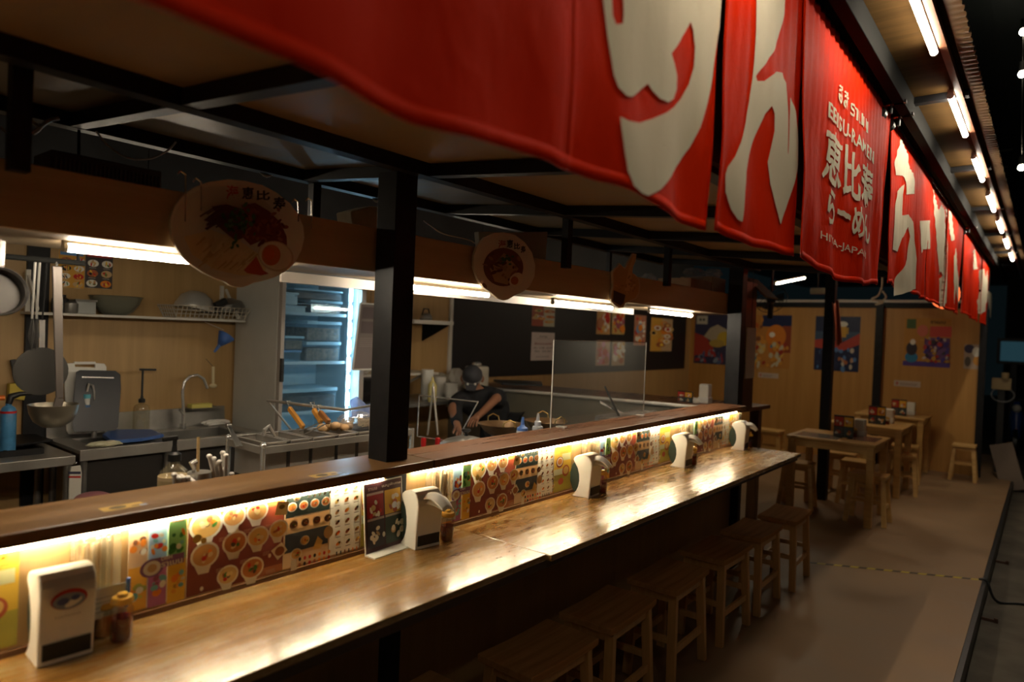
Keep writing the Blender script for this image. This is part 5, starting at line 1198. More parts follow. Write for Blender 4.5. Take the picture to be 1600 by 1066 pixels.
tub(yA + .0, ym + .04, .60, .11, 'stacked white tub near the fridge bottom', cm=wl)
# --- notice board, microwave beyond the fridge
A = P(563, 474, x=-4.15); B = P(610, 577, x=-4.15)
t = thing('notice_board', 'grey notice board in a white frame hanging right of the fridge', 'notice', ((A.x), (A.y + B.y) / 2, B.z))
u1_ = Vector((0, 1, 0)); w_ = .36; h_ = A.z - B.z; tl = Vector((0, -.10, -1)).normalized() 
O = A + tl * h_
MB().prism([A, A + u1_ * w_, O + u1_ * w_, O], (-.008, 0, 0)).build('sheet', mat('notice_grey', (.20, .16, .15), .5), t)
for a, b in ((A, A + u1_ * w_), (A + u1_ * w_, O + u1_ * w_), (O + u1_ * w_, O), (O, A)): MB().bar(a, b, .012, .010, (1, 0, 0)).build('frame', M_white, t)
k = Ink(lambda u, v: O + u1_ * u * w_ - tl * v * h_, (1, 0, 0), .002)
for r_ in ((.08, .77, .42, .95), (.52, .77, .9, .93), (.08, .55, .42, .73), (.52, .55, .9, .72)): k.rect(*r_, (.12, .09, .09))
k.lines(.08, .35, .7, .50, 5, (.30, .26, .24), random.Random(1), .3); k.build('print', t)
MB().cyl(A + u1_ * .1, (A.x, A.y + .1, 2.02), .002, n=6).build('cord', M_dark, t); MB().cyl(A + u1_ * .26, (A.x, A.y + .26, 2.02), .002, n=6).build('cord', M_dark, t)
tag(MB().lohi((-4.30, fy1 + .03, 2.02), (-4.0, 5.0, 2.05)).build('cross_batten', M_grey_steel), 'dark batten over the kitchen that carries the notice board', 'batten')
A = P(562, 577, x=-4.5); sh2 = P(562, 583, x=-4.45).z
t = thing('mounted_shelf', 'short shelf with dishes right of the fridge, under the notice board', 'shelf', (-4.6, 4.2, sh2))
MB().lohi((BX + .001, fy1 + .03, sh2 - .03), (-4.40, 4.45, sh2 - .012)).build('shelf_board', M_offwhite, t)
MB().bar((BX + .002, 4.3, sh2 - .2), (-4.45, 4.3, sh2 - .03), .02, .012, (0, 1, 0)).build('brace', M_offwhite, t)
for i in range(3):
    tag(MB().lathe([(.03, 0), (.055, .03), (.06, .035), (.05, .028), (0, .008)], (-4.5, fy1 + .13 + i * .13, sh2 - .011), 18).build('small_dish', M_white, smooth=True), 'small dish in the row on the short shelf under the notice board', 'dish', 'dishes on the short shelf')
mz = P(580, 632, x=-4.35).z
t = thing('back_counter', 'steel counter along the back wall right of the fridge', 'counter', (-4.5, 4.3, 0))
MB().lohi((BX + .001, fy1 + .03, mz - .03), (-4.20, 4.98, mz)).build('worktop', M_steel_d, t)
for y in (fy1 + .08, 4.9): MB().cyl((-4.24, y, 0), (-4.24, y, mz - .03), .02, n=10).build('leg', M_steel_d, t)
t = thing('microwave', 'black microwave beneath the notice board', 'microwave', (-4.5, fy1 + .3, mz))
MB().lohi((-4.76, fy1 + .06, mz + .008), (-4.33, fy1 + .50, mz + .22)).build('case', M_dark, t, bevel=.006); MB().lohi((-4.329, fy1 + .09, mz + .03), (-4.322, fy1 + .37, mz + .20)).build('door', mat('black_glass', (.01, .01, .012), .08), t); MB().lohi((-4.329, fy1 + .40, mz + .04), (-4.322, fy1 + .48, mz + .19)).build('keypad', M_grey_steel, t)
for sx_ in (-4.7, -4.38): MB().cyl((sx_, fy1 + .1, mz), (sx_, fy1 + .1, mz + .008), .012).build('foot', M_dark, t)
# stacks of cups and tubs, bags on the back counter
def stack(u, v, x, r, n_, h, label, m=M_white, cat='cups', name='cup_stack'):
    p = P(u, v, x=x); t = thing(name, label, cat, (p.x, p.y, mz), None)
    for i in range(n_): MB().lathe([(r * .72, 0), (r, h), (r * 1.04, h + .003), (r * 1.02, h + .006)], (p.x, p.y, mz + .001 + i * (h * .30)), 20).build('cup', m, t, smooth=True)
    return t
stack(666, 640, -4.35, .055, 14, .055, 'tall stack of white foam bowls just right of the thick post')
stack(685, 640, -4.48, .060, 10, .05, 'stack of white foam bowls, second from the thick post')
stack(703, 640, -4.30, .065, 7, .05, 'lower stack of white foam bowls beside the cook')
p = P(675, 625, x=-4.22)
tag(MB().lathe([(.036, 0), (.04, .01), (.04, .15), (.012, .19), (.010, .22), (0, .22)], (p.x, p.y, mz + .001), 18).build('mayo_bottle', mat('mayo', (.62, .50, .18), .4), smooth=True), 'pale yellow squeeze bottle before the foam bowls', 'bottle')
p = P(712, 590, x=-4.45); crumple('plastic_bag', 'pale bag of rice on the back counter left of the cook', 'bag', (-4.62, p.y - .06, mz + .11), (.10, .11, .11), mat('rice_bag', (.30, .27, .21), .7, bump=.4), 15, 16, .12)
p = P(733, 580, x=-4.45); crumple('plastic_bag', 'rounded white bag behind the head of the cook', 'bag', (-4.62, p.y - .01, mz + .13), (.08, .10, .13), mat('white_bag', (.42, .39, .33), .6, bump=.4), 16, 16, .12)
p = P(746, 578, x=-4.33)
t = thing('rice_cooker', 'cream appliance with a bright knob behind the cook', 'cooker', (-4.34, p.y, mz)); MB().lohi((-4.42, p.y - .09, mz), (-4.25, p.y + .09, P(746, 572, x=-4.33).z)).build('body', mat('cream_case', (.48, .44, .35), .4), t, bevel=.02); MB().blob((-4.34, p.y, P(746, 569, x=-4.33).z), (.05, .05, .025), 14).build('knob', M_chrome, t, smooth=True)
# hood / wall shelf right of the post
A = P(660, 500, x=-4.45); B = P(709, 503, x=-4.45)
t = thing('mounted_shelf', 'short white shelf with a triangular bracket between the thick post and the black board', 'shelf', (-4.6, (A.y + B.y) / 2, A.z))
MB().lohi((BX + .001, A.y - .1, A.z - .035), (-4.45, B.y, A.z)).build('shelf_board', M_offwhite, t); MB().prism([(BX + .002, B.y - .03, A.z - .036), (-4.47, B.y - .03, A.z - .036), (BX + .002, B.y - .03, A.z - .20)], (0, -.02, 0)).build('bracket', M_grey_steel, t)
p = P(668, 490, x=-4.6)
t = thing('kettle', 'small kettle with a black hooped handle on the short shelf beside the post', 'kettle', (-4.62, p.y, A.z))
MB().lathe([(.05, 0), (.06, .02), (.045, .06), (0, .075)], (-4.62, p.y, A.z), 18).build('body', M_steel, t, smooth=True); MB().tube([(-4.62, p.y - .05, A.z + .05), (-4.62, p.y - .03, A.z + .11), (-4.62, p.y + .03, A.z + .11), (-4.62, p.y + .05, A.z + .05)], .006, 8).build('handle', M_dark, t, smooth=True)
# prints on the black board
bxp = BX + .0145
def a_notice(k, ar, rng):
    k.rect(0, 0, 1, 1, (.72, .62, .57)); k.text('เมนู', .5, .82, .06, (.1, .05, .05), w=.3, center=True, bold=.02); k.rect(.2, .78, .8, .79, (.3, .2, .2))
    k.text('สั่งอาหารที่นี่', .5, .56, .08, (.35, .06, .05), w=.75, center=True, bold=.02); k.text('เปิด  11.00 - 22.00', .5, .42, .06, (.15, .08, .08), w=.8, center=True, bold=.01); k.text('ปิด  22.30', .5, .30, .06, (.15, .08, .08), w=.7, center=True, bold=.01); k.text('ขอบคุณค่ะ', .5, .10, .06, (.15, .08, .08), w=.6, center=True, bold=.01)
def a_split(c1, c2, n_=4):
    def f(k, ar, rng):
        k.rect(0, 0, .5, 1, c1); k.rect(.5, 0, 1, 1, c2)
        for i in range(n_ * 3):
            u = rng.uniform(.08, .92); v = rng.uniform(.1, .85); k.ell(u, v, .16, .07, rng.choice([WHT, MEAT, ORG, NOO])); k.ell(u, v, .09, .045, rng.choice(FOOD), 0, 9)
    return f
def a_blot(bgc, cols, n_=26, big=.2):
    def f(k, ar, rng):
        k.rect(0, 0, 1, 1, bgc)
        for i in range(n_):
            c = rng.choice(cols); s_ = rng.uniform(.3, 1) * big; k.ell(rng.uniform(s_, 1 - s_), rng.uniform(s_ * ar, 1 - s_ * ar), s_, s_ * ar * rng.uniform(.6, 1), c, 0, 14)
    return f
wall_print('printed_notice', 'white notice with Thai lines on the black board', 'notice', bxp, (831, 519), (865, 563), a_notice)
wall_print('menu_poster', 'food photo sheet above the white Thai notice', 'poster', bxp, (832, 478), (866, 511), a_split((.42, .10, .05), (.6, .58, .42), 5), 'prints on the black board')
wall_print('menu_poster', 'upper left of the four small food prints on the black board', 'poster', bxp, (933, 486), (953, 523), a_blot((.62, .36, .14), [RED, WHT, NOO, (.5, .2, .1), ORG]), 'prints on the black board')
wall_print('menu_poster', 'upper right of the four small food prints on the black board', 'poster', bxp, (957, 486), (975, 523), a_blot((.62, .44, .16), [RED, WHT, NOO, ORG, (.4, .1, .15)]), 'prints on the black board')
wall_print('menu_poster', 'lower left of the four small food prints on the black board', 'poster', bxp, (932, 532), (952, 571), a_blot((.55, .32, .22), [RED, WHT, MEAT, PNK]), 'prints on the black board')
wall_print('menu_poster', 'lower right of the four small food prints on the black board', 'poster', bxp, (957, 533), (975, 571), a_blot((.50, .36, .22), [WHT, MEAT, NOO, PNK]), 'prints on the black board')
wall_print('menu_poster', 'blue and red food print on the black board, under the last tube lamp', 'poster', bxp, (992, 492), (1008, 540), a_blot((.50, .22, .14), [RED, (.2, .3, .5), WHT, ORG]), 'prints on the black board')
wall_print('menu_poster', 'wide orange two-column food print at the right end of the black board', 'poster', bxp, (1018, 496), (1049, 549), a_split((.66, .36, .06), (.55, .38, .22), 6), 'prints on the black board')
# tray on the partition ledge
tag(MB().prism([P(771, 596, z=1.20), P(784, 602, z=1.20), P(848, 604, z=1.20), P(846, 599, z=1.20)], (0, 0, .02)).build('serving_tray', M_dark, bevel=.003), 'flat black tray lying on the ledge of the kitchen end partition', 'tray')

# ------------------------------------------------------------------ prep island behind the bar: bain-marie, burners
IZ = .90
t = thing('prep_island', 'stainless prep island standing behind the bar shelf', 'counter', (-2.45, 2.2, 0))
MB().lohi((-2.98, .2, IZ - .04), (-2.02, 4.6, IZ)).build('worktop', M_steel_d, t, bevel=.003)
for x in (-2.93, -2.07):
    for y in (.26, 1.7, 3.1, 4.54): MB().cyl((x, y, 0), (x, y, IZ - .04), .02, n=10).build('leg', M_steel_d, t)
MB().lohi((-2.96, .22, .25), (-2.04, 4.58, .265)).build('undershelf', M_steel_d, t)
bx = -2.42; bz = P(411, 697, x=bx).z
by = P(411, 697, x=bx).y; byf = P(620, 672, x=bx).y + .10; bxb = P(357, 688, y=by).x
t = thing('bain_marie', 'stainless bain-marie frame with deep food pans left of the thick post', 'food warmer', ((bx + bxb) / 2, (by + byf) / 2, IZ))
fr_ = .022
for x in (bx, bxb):
    for y in (by, byf): MB().cyl((x, y, IZ), (x, y, bz), .011, n=12).build('corner_post', M_chrome, t, smooth=True)
    MB().lohi((x - .008, by, bz - .034), (x + .008, byf, bz - .004)).build('top_rail', M_steel, t, bevel=.002)
for y in (by, byf): MB().lohi((bxb, y - .008, bz - .034), (bx, y + .008, bz - .004)).build('top_rail', M_steel, t, bevel=.002)
for x in (bx, bxb): MB().blob((x, by, bz), .014, 12).build('corner_cap', M_chrome, t, smooth=True)
edges = [by + .012] + [P(u, v, x=bx).y for u, v in ((455, 688), (490, 684), (530, 678), (562, 676))] + [byf - .012]
pan_m = mat('pan_steel', (.42, .39, .35), .32, .6, noise=.15, nscale=7)
for i, (a, b) in enumerate(zip(edges, edges[1:])):
    a += .003; b -= .003; x0, x1 = bxb + .006, bx - .006; d_ = .15; zt = bz + .004
    pn = thing('food_pan', ['deep steel pan nearest the camera in the bain-marie, empty', 'second steel pan in the bain-marie', 'third steel pan in the bain-marie, raised rim', 'fourth steel pan, under the brown eggs', 'fifth steel pan, under the bag of noodles beside the post'][i], 'pan', ((x0 + x1) / 2, (a + b) / 2, zt - d_), 'steel pans of the bain-marie')
    m = MB()
    for lo, hi in (((x0 + .012, a + .006, zt - d_), (x1 - .012, b - .006, zt - d_ + .003)), ((x0 + .010, a + .006, zt - d_), (x0 + .013, b - .006, zt)), ((x1 - .013, a + .006, zt - d_), (x1 - .010, b - .006, zt)), ((x0 + .01, a + .006, zt - d_), (x1 - .01, a + .009, zt)), ((x0 + .01, b - .009, zt - d_), (x1 - .01, b - .006, zt))): m.lohi(lo, hi)
    m.build('pan', pan_m, pn, bevel=.002)
    for lo, hi in (((x0, a, zt), (x0 + .018, b, zt + .004)), ((x1 - .018, a, zt), (x1, b, zt + .004)), ((x0, a, zt), (x1, a + .012, zt + .004)), ((x0, b - .012, zt), (x1, b, zt + .004))): MB().lohi(lo, hi).build('rim', M_steel, pn, bevel=.0015)
    if i >= 2: MB().lohi((x0 + .015, a + .012, zt - d_ + .004), (x1 - .015, b - .012, zt - (.05 if i < 3 else .03))).build('water', mat('broth', (.05, .045, .035), .06), pn)
M_egg = mat('brown_egg', (.58, .36, .17), .22, spec=.6)
ez = bz + .012; ex = (bx + bxb) / 2
c0 = P(510, 668, x=ex)
for i, (du, dv) in enumerate(((-5, 0), (6, -2), (0, 6), (14, 3), (22, 7), (30, 3), (36, 8), (16, -3))):
    p = P(508 + du, 668 + dv, x=ex + rg.uniform(-.03, .04)); p.z = max(p.z, ez)
    tag(MB().blob((p.x, p.y, max(p.z, bz + .018)), (.020, .025, .018), 14).build('peeled_egg', M_egg, smooth=True), 'shiny brown marinated egg in the heap on the bain-marie', 'egg', 'marinated eggs heaped on the bain-marie')
p = P(552, 664, x=ex); t = thing('noodle_bag', 'clear knotted bag of noodles on the bain-marie beside the post', 'bag', (ex, p.y, bz + .008))
MB().blob((ex, p.y + .01, bz + .045), (.07, .085, .040), 18, random.Random(3), .12).build('bag', M_bag, t, smooth=True)
rr_ = random.Random(9)
for c_ in ((ex - .02, p.y - .02, bz + .035), (ex + .02, p.y + .045, bz + .035)):
    m = MB()
    for i in range(26):
        a = rr_.uniform(0, 6.28); q = [Vector(c_) + Vector((.028 * math.cos(a + j * .9) * rr_.uniform(.6, 1), .034 * math.sin(a + j * .9) * rr_.uniform(.6, 1), rr_.uniform(-.02, .02))) for j in range(5)]; m.tube(q, .0016, 4)
    m.build('noodle_ball', mat('noodle', (.66, .50, .28), .5), t, smooth=True)
MB().grid(lambda a, b: P(548 + 50 * a, 652 - 26 * b * (1 + .25 * math.sin(a * 9)), x=ex - .02 - .03 * b) + Vector((.006 * math.sin(a * 22 + b * 5), 0, 0)), 18, 8).build('blue_wrap', clear('blue_wrap', (.62, .72, .95), .14, .2, .45, (.35, .45, .72)), t, smooth=True, solid=.001)
# pan tongs at the left
def tongs(label, a, b, w, m, tipm=None, name='serving_tongs'):
    a = Vector(a); b = Vector(b); t = thing(name, label, 'tongs', b); o = Vector((0, w, 0))
    MB().bar(a, b - o, .004, .014, (0, 1, 0)).build('arm', m, t, bevel=.001); MB().bar(a, b + o, .004, .014, (0, 1, 0)).build('arm', m, t, bevel=.001); MB().cyl(a - Vector((0, .01, 0)), a + Vector((0, .01, 0)), .009, n=10).build('hinge', m, t, smooth=True)
    return t
a = P(357, 665, x=bxb + .02); b = P(374, 682, x=bx - .10); b.z = bz - .01
tongs('steel tongs lying across the nearest food pan', a, b, .008, M_steel_d)
a = P(414, 672, x=ex); b = P(428, 682, x=ex); tag(MB().tube([P(411, 682, x=ex), P(413, 672, x=ex), P(420, 666, x=ex), P(432, 686, x=ex)], [.006, .009, .010, .004], 8).build('scoop_handle', M_steel, smooth=True), 'bent steel scoop handle resting on the second pan', 'scoop')
# strainer frame: raised wire rails
xa = -2.95
def railpt(u, v, y): return P(u, v, y=y)
A = P(418, 626, x=xa); yR = A.y; B = railpt(540, 641, yR); F = railpt(456, 673, yR)
t = thing('strainer_rail', 'raised steel rail with hanging noodle strainers left of the post', 'rail', (F.x, yR, IZ))
MB().cyl(A, B, .007, n=10).build('rail', M_steel, t, smooth=True); MB().cyl(A, F, .005, n=8).build('support', M_steel, t, smooth=True); MB().cyl(F, (F.x, yR, IZ + .0), .005, n=8).build('support', M_steel, t, smooth=True)
E_ = railpt(593, 612, yR); G_ = railpt(580, 634, yR); MB().cyl(E_, G_, .005, n=8).build('support', M_steel, t, smooth=True); MB().cyl(B, G_, .005, n=8).build('rail', M_steel, t, smooth=True); MB().cyl(G_, (G_.x, yR, IZ), .005, n=8).build('support', M_steel, t, smooth=True)
for i, (u0, v0, u1, v1, lab) in enumerate(((452, 638, 474, 668, 'noodle strainer with an orange wooden handle, leftmost on the rail'), (490, 640, 502, 660, 'noodle strainer with a wooden handle, left of the close pair'), (500, 644, 514, 660, 'noodle strainer with a darker wooden handle, right of the close pair'))):
    a = railpt(u0, v0, yR - .02); b = railpt(u1, v1, yR - .03)
    t = thing('noodle_strainer', lab, 'strainer', b, 'noodle strainers on the rail')
    MB().bar(a, b, .022, .018, (0, 1, 0)).build('handle', M_orangewood if i < 2 else mat('dark_handle', (.30, .12, .035), .45), t, bevel=.004)
    top = railpt(u0 - 3, v0 - 8, yR - .005)
    MB().tube([a, a.lerp(top, .6) + Vector((0, 0, .006)), top + Vector((0, -.008, .008)), top + Vector((0, .012, .010)), top + Vector((0, .016, -.012))], .0022, 6).build('wire_hook', M_chrome, t, smooth=True)
    c = b + (b - a).normalized() * .01; c.z = min(c.z - .045, bz - .085); c.x = bxb - .05 - .075 * (2 - i); c.y += .04
    MB().cyl(b, c + Vector((.02, 0, .04)), .003, n=6).build('stem', M_chrome, t)
    MB().lathe([(.030, .04), (.032, .042), (.029, 0), (.02, -.03), (0, -.04), (0, -.038), (.019, -.028), (.027, 0), (.030, .04)], c, 18).build('basket', M_mesh, t, smooth=True)
# wire frame right of the post
yR2 = P(747, 628, x=-2.55).y
pts = [P(u, v, y=yR2) for u, v in ((655, 618), (747, 628), (723, 672), (721, 692), (652, 682))]
t = thing('utensil_rack', 'bright bent wire frame just right of the thick post', 'rack', (pts[3].x, yR2, IZ))
for a, b in zip(pts, pts[1:]): MB().cyl(a, b, .0042, n=8).build('wire', M_chrome, t, smooth=True)
MB().cyl(pts[0], pts[4], .0042, n=8).build('wire', M_chrome, t, smooth=True)
MB().cyl(pts[3], (pts[3].x, yR2, IZ), .0042, n=8).build('wire', M_chrome, t, smooth=True)
a = P(677, 604, y=yR2 - .02); l = P(668, 680, y=yR2 - .03); r2 = P(684, 680, y=yR2 - .03)
t = thing('grill_tongs', 'long steel tongs with red grips hanging on the wire frame', 'tongs', l)
MB().tube([a + Vector((0, 0, 0)), a + Vector((.006, 0, .012)), a + Vector((0, 0, .022)), a + Vector((-.006, 0, .012)), a], .0018, 6).build('ring', M_chrome, t, smooth=True)
for e in (l, r2): MB().bar(a, e, .006, .013, (0, 1, 0)).build('arm', M_steel, t, bevel=.001)
for u in (662, 684):
    p0 = P(u, 684, y=yR2 - .03); p1 = P(u - 1, 708, y=yR2 - .03); MB().bar(p0, p1, .026, .022, (0, 1, 0)).build('red_grip', M_red_p, t, bevel=.005)
# pot with lid
p = P(728, 684, x=-2.62); pr = .150
t = thing('stock_pot', 'wide pot with a shiny steel lid and black knob right of the wire frame', 'pot', (p.x, p.y, IZ))
lz = P(728, 692, x=-2.62).z - .01
MB().lathe([(pr * .93, 0), (pr * .97, .01), (pr * .97, lz - IZ)], (p.x, p.y, IZ), 32).build('pot', M_steel_d, t, smooth=True)
MB().lathe([(pr, 0), (pr * 1.0, .006), (pr * .8, .026), (pr * .4, .044), (0, .052)], (p.x, p.y, lz), 36).build('lid', M_steel, t, smooth=True)
MB().lathe([(.012, 0), (.010, .015), (.028, .030), (.026, .040), (0, .044)], (p.x, p.y, lz + .050), 18).build('knob', M_dark, t, smooth=True)
# woks with loop handles
def wok(u, v, x, r, label, hs):
    p = P(u, v, x=x); z = p.z
    t = thing('wok', label, 'wok', (p.x, p.y, IZ)); M_w = mat('wok_steel', (.26, .155, .075), .35, .7, noise=.4, nscale=8)
    MB().lathe([(0, -.085), (r * .35, -.078), (r * .7, -.048), (r * .97, 0), (r * 1.02, .002), (r, .005), (r * .94, .001), (r * .66, -.042), (0, -.078)], (p.x, p.y, z), 36).build('bowl', M_w, t, smooth=True)
    M_b = mat('brass_handle', (.50, .34, .12), .3, .9)
    for a in hs:
        d = Vector((math.cos(a), math.sin(a), 0)); o = Vector((-d.y, d.x, 0)); c = Vector((p.x, p.y, z)) + d * r
        MB().tube([c - o * .040, c - o * .036 + d * .01 + Vector((0, 0, .030)), c + d * .015 + Vector((0, 0, .048)), c + o * .036 + d * .01 + Vector((0, 0, .030)), c + o * .040], .0045, 8).build('handle', M_b, t, smooth=True)
    MB().cyl((p.x, p.y, IZ), (p.x, p.y, z - .075), r * .55, r * .42, 24).build('burner_ring', M_black, t)
wok(783, 663, -2.74, .150, 'brown wok with a brass loop handle in front of the cook', (2.6, -.55))
wok(853, 658, -2.62, .145, 'second wok with brass loop handles behind the squeeze bottles', (2.35, -.3))
# tools by the far end
a = P(945, 604, x=-2.35); b = P(967, 650, x=-2.3)
tag(MB().cyl(a, b, .006, .010, 8).build('stirring_rod', M_dark, smooth=True), 'thin dark spatula handle sticking up near the acrylic screen', 'utensil')
a = P(938, 629, x=-2.35); b = P(975, 648, x=-2.30)
tag(MB().bar(a, b, .006, .022, bevel if 0 else (0, 1, 0)).build('spatula', M_chrome), 'bright flat spatula handle crossing the dark one', 'utensil')
b = P(970, 648, x=-2.25); a = P(1025, 643, x=-2.25)
tag(MB().lohi((-2.42, b.y - .06, IZ), (-2.15, a.y + .05, min(a.z, b.z) - .006)).build('gastro_pan', M_steel_d, bevel=.01), 'steel box pan under the crossed tools near the far end', 'pan')
tag(MB().bar(b, a, .006, .02, (0, 1, 0)).build('spatula', M_chrome), 'bright flat spatula lying along the far steel pan', 'utensil')

# bottles and small things right behind the bar shelf
xb = -2.20
p = P(273, 700, x=xb); h0 = P(273, 720, x=xb).z
pb = pump_bottle((xb, p.y, IZ), 'fat pump bottle of beige sauce behind the bar shelf at the left', .049, h0 - IZ + .0, clear('bottle_plastic'), (M_oil, .86), .075, (-.012, -.035))
xu = -2.10
p = P(312, 735, x=xu); ct = P(315, 737, x=xu).z
t = thing('utensil_cup', 'steel cup holding a bamboo stick, behind the bar shelf', 'cup', (xu, p.y, IZ))
MB().cyl((xu, p.y, IZ), (xu, p.y, ct), .036, n=22).build('cup', M_steel, t, smooth=True)
tag(MB().cyl((xu, p.y - .004, ct - .1), P(310, 683, x=xu - .02), .005, n=8).build('bamboo_stick', M_bamboo), 'single bamboo stick rising from the steel cup', 'stick')
tag(MB().tube([(xu - .01, p.y - .02, ct - .05), P(303, 732, x=xu), P(300, 724, x=xu), P(307, 722, x=xu)], [.004, .006, .012, .010], 8).build('steel_spoon', M_chrome, smooth=True), 'bright spoon leaning in the steel cup', 'spoon')
M_spoon = mat('spoon_white', (.70, .66, .60), .35)
def white_spoon(a, b, label, grp):
    a = Vector(a); b = Vector(b); t = thing('plastic_spoon', label, 'spoon', a, grp)
    MB().tube([a, a.lerp(b, .5), b], [.0045, .005, .0065], 8).build('handle', M_spoon, t, smooth=True); MB().blob(b, (.010, .009, .008), 10).build('tip', M_spoon, t, smooth=True); return t
for i in range(9):
    u = 272 + i * 3.6; v = 742 + (i % 3) * 2 + i * .8
    p = P(u, v, x=-2.06 - .02 * (i % 2)); white_spoon((p.x - .01, p.y + .02, IZ + .12), p, 'white plastic spoon in the low bunch beside the sauce bottle', 'white spoons behind the shelf, left bunch')
for i, (u, v) in enumerate(((327, 713), (334, 717), (348, 708), (353, 712), (338, 726), (331, 722), (343, 722), (352, 733), (362, 741))):
    p = P(u, v, x=-2.08 - .015 * (i % 3)); q = P(352 + i, 752, x=-2.10); white_spoon((q.x, q.y, IZ + .14), p, 'white plastic spoon in the taller bunch right of the steel cup', 'white spoons behind the shelf, right bunch')
for u0, u1, lab, g2 in ((268, 303, 'hidden holder of the left spoon bunch', 'l'), (338, 372, 'hidden holder of the right spoon bunch', 'r')):
    A = P(u0, 750, x=-2.09); B = P(u1, 750, x=-2.09)
    tag(MB().lohi((-2.13, A.y, IZ), (-2.05, B.y + .02, IZ + .15)).build('spoon_box', M_steel_d), 'steel box of white spoons behind the bar shelf, ' + ('left' if g2 == 'l' else 'right') + ' one', 'box')
def squeeze(u, vt, x, r, h, col, label, body=M_white, zb=IZ, capm=None):
    p = P(u, vt, x=x); top = p.z
    t = thing('squeeze_bottle', label, 'bottle', (x, p.y, zb), 'squeeze bottles behind the shelf'); hh = top - zb
    MB().lathe([(r * .95, 0), (r, .006), (r, hh - .075), (r * .93, hh - .070)], (x, p.y, zb), 24).build('body', body, t, smooth=True)
    MB().lathe([(r * .96, hh - .070), (r * .9, hh - .056), (r * .40, hh - .046), (.010, hh - .040), (.006, hh), (0, hh)] if capm else [(r * .62, hh - .070), (r * .62, hh - .045), (r * .35, hh - .038), (r * .25, hh - .015), (.004, hh), (0, hh)], (x, p.y, zb), 24).build('cap', capm or body, t, smooth=True); return t
squeeze(817, 652, -2.14, .031, .2, None, 'squeeze bottle with a blue nozzle cap behind the shelf', mat('milky', (.55, .58, .60), .35), capm=mat('blue_cap', (.10, .22, .60), .35))
squeeze(841, 646, -2.14, .029, .2, None, 'all white squeeze bottle left of the acrylic screen', mat('white_soft', (.62, .64, .68), .35))
# acrylic screen on the shelf
A = P(866, 532, x=-1.945); B = P(1010, 535, x=-1.945)
t = thing('acrylic_screen', 'clear acrylic screen standing on the bar shelf', 'screen', (-1.945, (A.y + B.y) / 2, SZ))
zt = (A.z + B.z) / 2
MB().lohi((-1.948, A.y, SZ + .001), (-1.943, B.y, zt)).build('sheet', M_acryl, t)
MB().lohi((-1.9485, A.y - .003, SZ + .001), (-1.9425, A.y + .001, zt)).build('near_edge', M_acryl_edge, t)
M_ed = mat('acrylic_edge_dim', (.28, .27, .25), .25)
MB().lohi((-1.9482, A.y, zt - .001), (-1.9428, B.y, zt + .002)).build('top_edge', M_ed, t); MB().lohi((-1.9482, B.y - .001, SZ + .001), (-1.9428, B.y + .002, zt)).build('far_edge', M_ed, t)
for y in (A.y + .06, B.y - .08): MB().lohi((-1.955, y, SZ), (-1.90, y + .03, SZ + .006)).build('foot', M_acryl_edge, t)

# ------------------------------------------------------------------ the cook, bent forward behind the woks
def skin_mesh(name, nodes, edges, m, parent, sub=2):
    me = bpy.data.meshes.new(name); me.from_pydata([n_[0] for n_ in nodes], edges, [])
    o = bpy.data.objects.new(name, me); COL.objects.link(o); o.modifiers.new('skin', 'SKIN').use_smooth_shade = True
    for i, n_ in enumerate(nodes):
        r_ = n_[1]; me.skin_vertices[0].data[i].radius = r_ if isinstance(r_, tuple) else (r_, r_)
    me.skin_vertices[0].data[0].use_root = True
    s_ = o.modifiers.new('sub', 'SUBSURF'); s_.levels = sub; s_.render_levels = sub
    me.materials.append(m); o.parent = parent; me.transform(Matrix.Translation(-parent.location)); return o
base = Vector((-3.95, 4.30, 0))
cook = thing('person', 'person in black cap and black clothes bending over behind the woks', 'person', base)
pel = P(782, 652, x=-3.90); che = P(745, 622, x=-3.90); hd = P(738, 592, x=-3.92)
pel.z = max(pel.z, .88)
chest = che + Vector((0, .02, 0)); neck = chest.lerp(hd, .45)
sR = chest + Vector((.12, .14, .0)); sL = chest + Vector((-.10, -.14, -.02))
elR = P(776, 622, x=-3.66); haR = P(748, 650, x=-3.60); elL = P(706, 640, x=-3.78); haL = P(716, 668, x=-3.60)
hipR = pel + Vector((.07, .04, -.05)); hipL = pel + Vector((-.09, -.03, -.05))
fR = Vector((hipR.x - .06, hipR.y, 0)); fL = Vector((hipL.x, hipL.y - .02, 0))
kR = Vector((hipR.x + .02, hipR.y - .05, .47)); kL = Vector((hipL.x + .04, hipL.y - .08, .47))
N = [(pel, .10), (pel.lerp(chest, .5), .09), (chest, .10), (neck, .055), (hd.lerp(neck, .4), .052), (sR, .055), (elR, .042), (haR.lerp(elR, .3), .032), (haR, .026), (sL, .055), (elL, .042), (haL, .026),
     (hipR, .085), (kR, .058), (Vector((fR.x, fR.y, .09)), .038), (hipL, .085), (kL, .058), (Vector((fL.x, fL.y, .09)), .038), (hd, .074), (hd + Vector((.03, -.04, -.04)), .055),
     (fR + Vector((.14, -.04, .035)), .03), (fL + Vector((.14, -.04, .035)), .03)]
Ed = [(0, 1), (1, 2), (2, 3), (3, 4), (2, 5), (5, 6), (6, 7), (7, 8), (2, 9), (9, 10), (10, 11), (0, 12), (12, 13), (13, 14), (0, 15), (15, 16), (16, 17), (4, 18), (18, 19), (14, 20), (17, 21)]
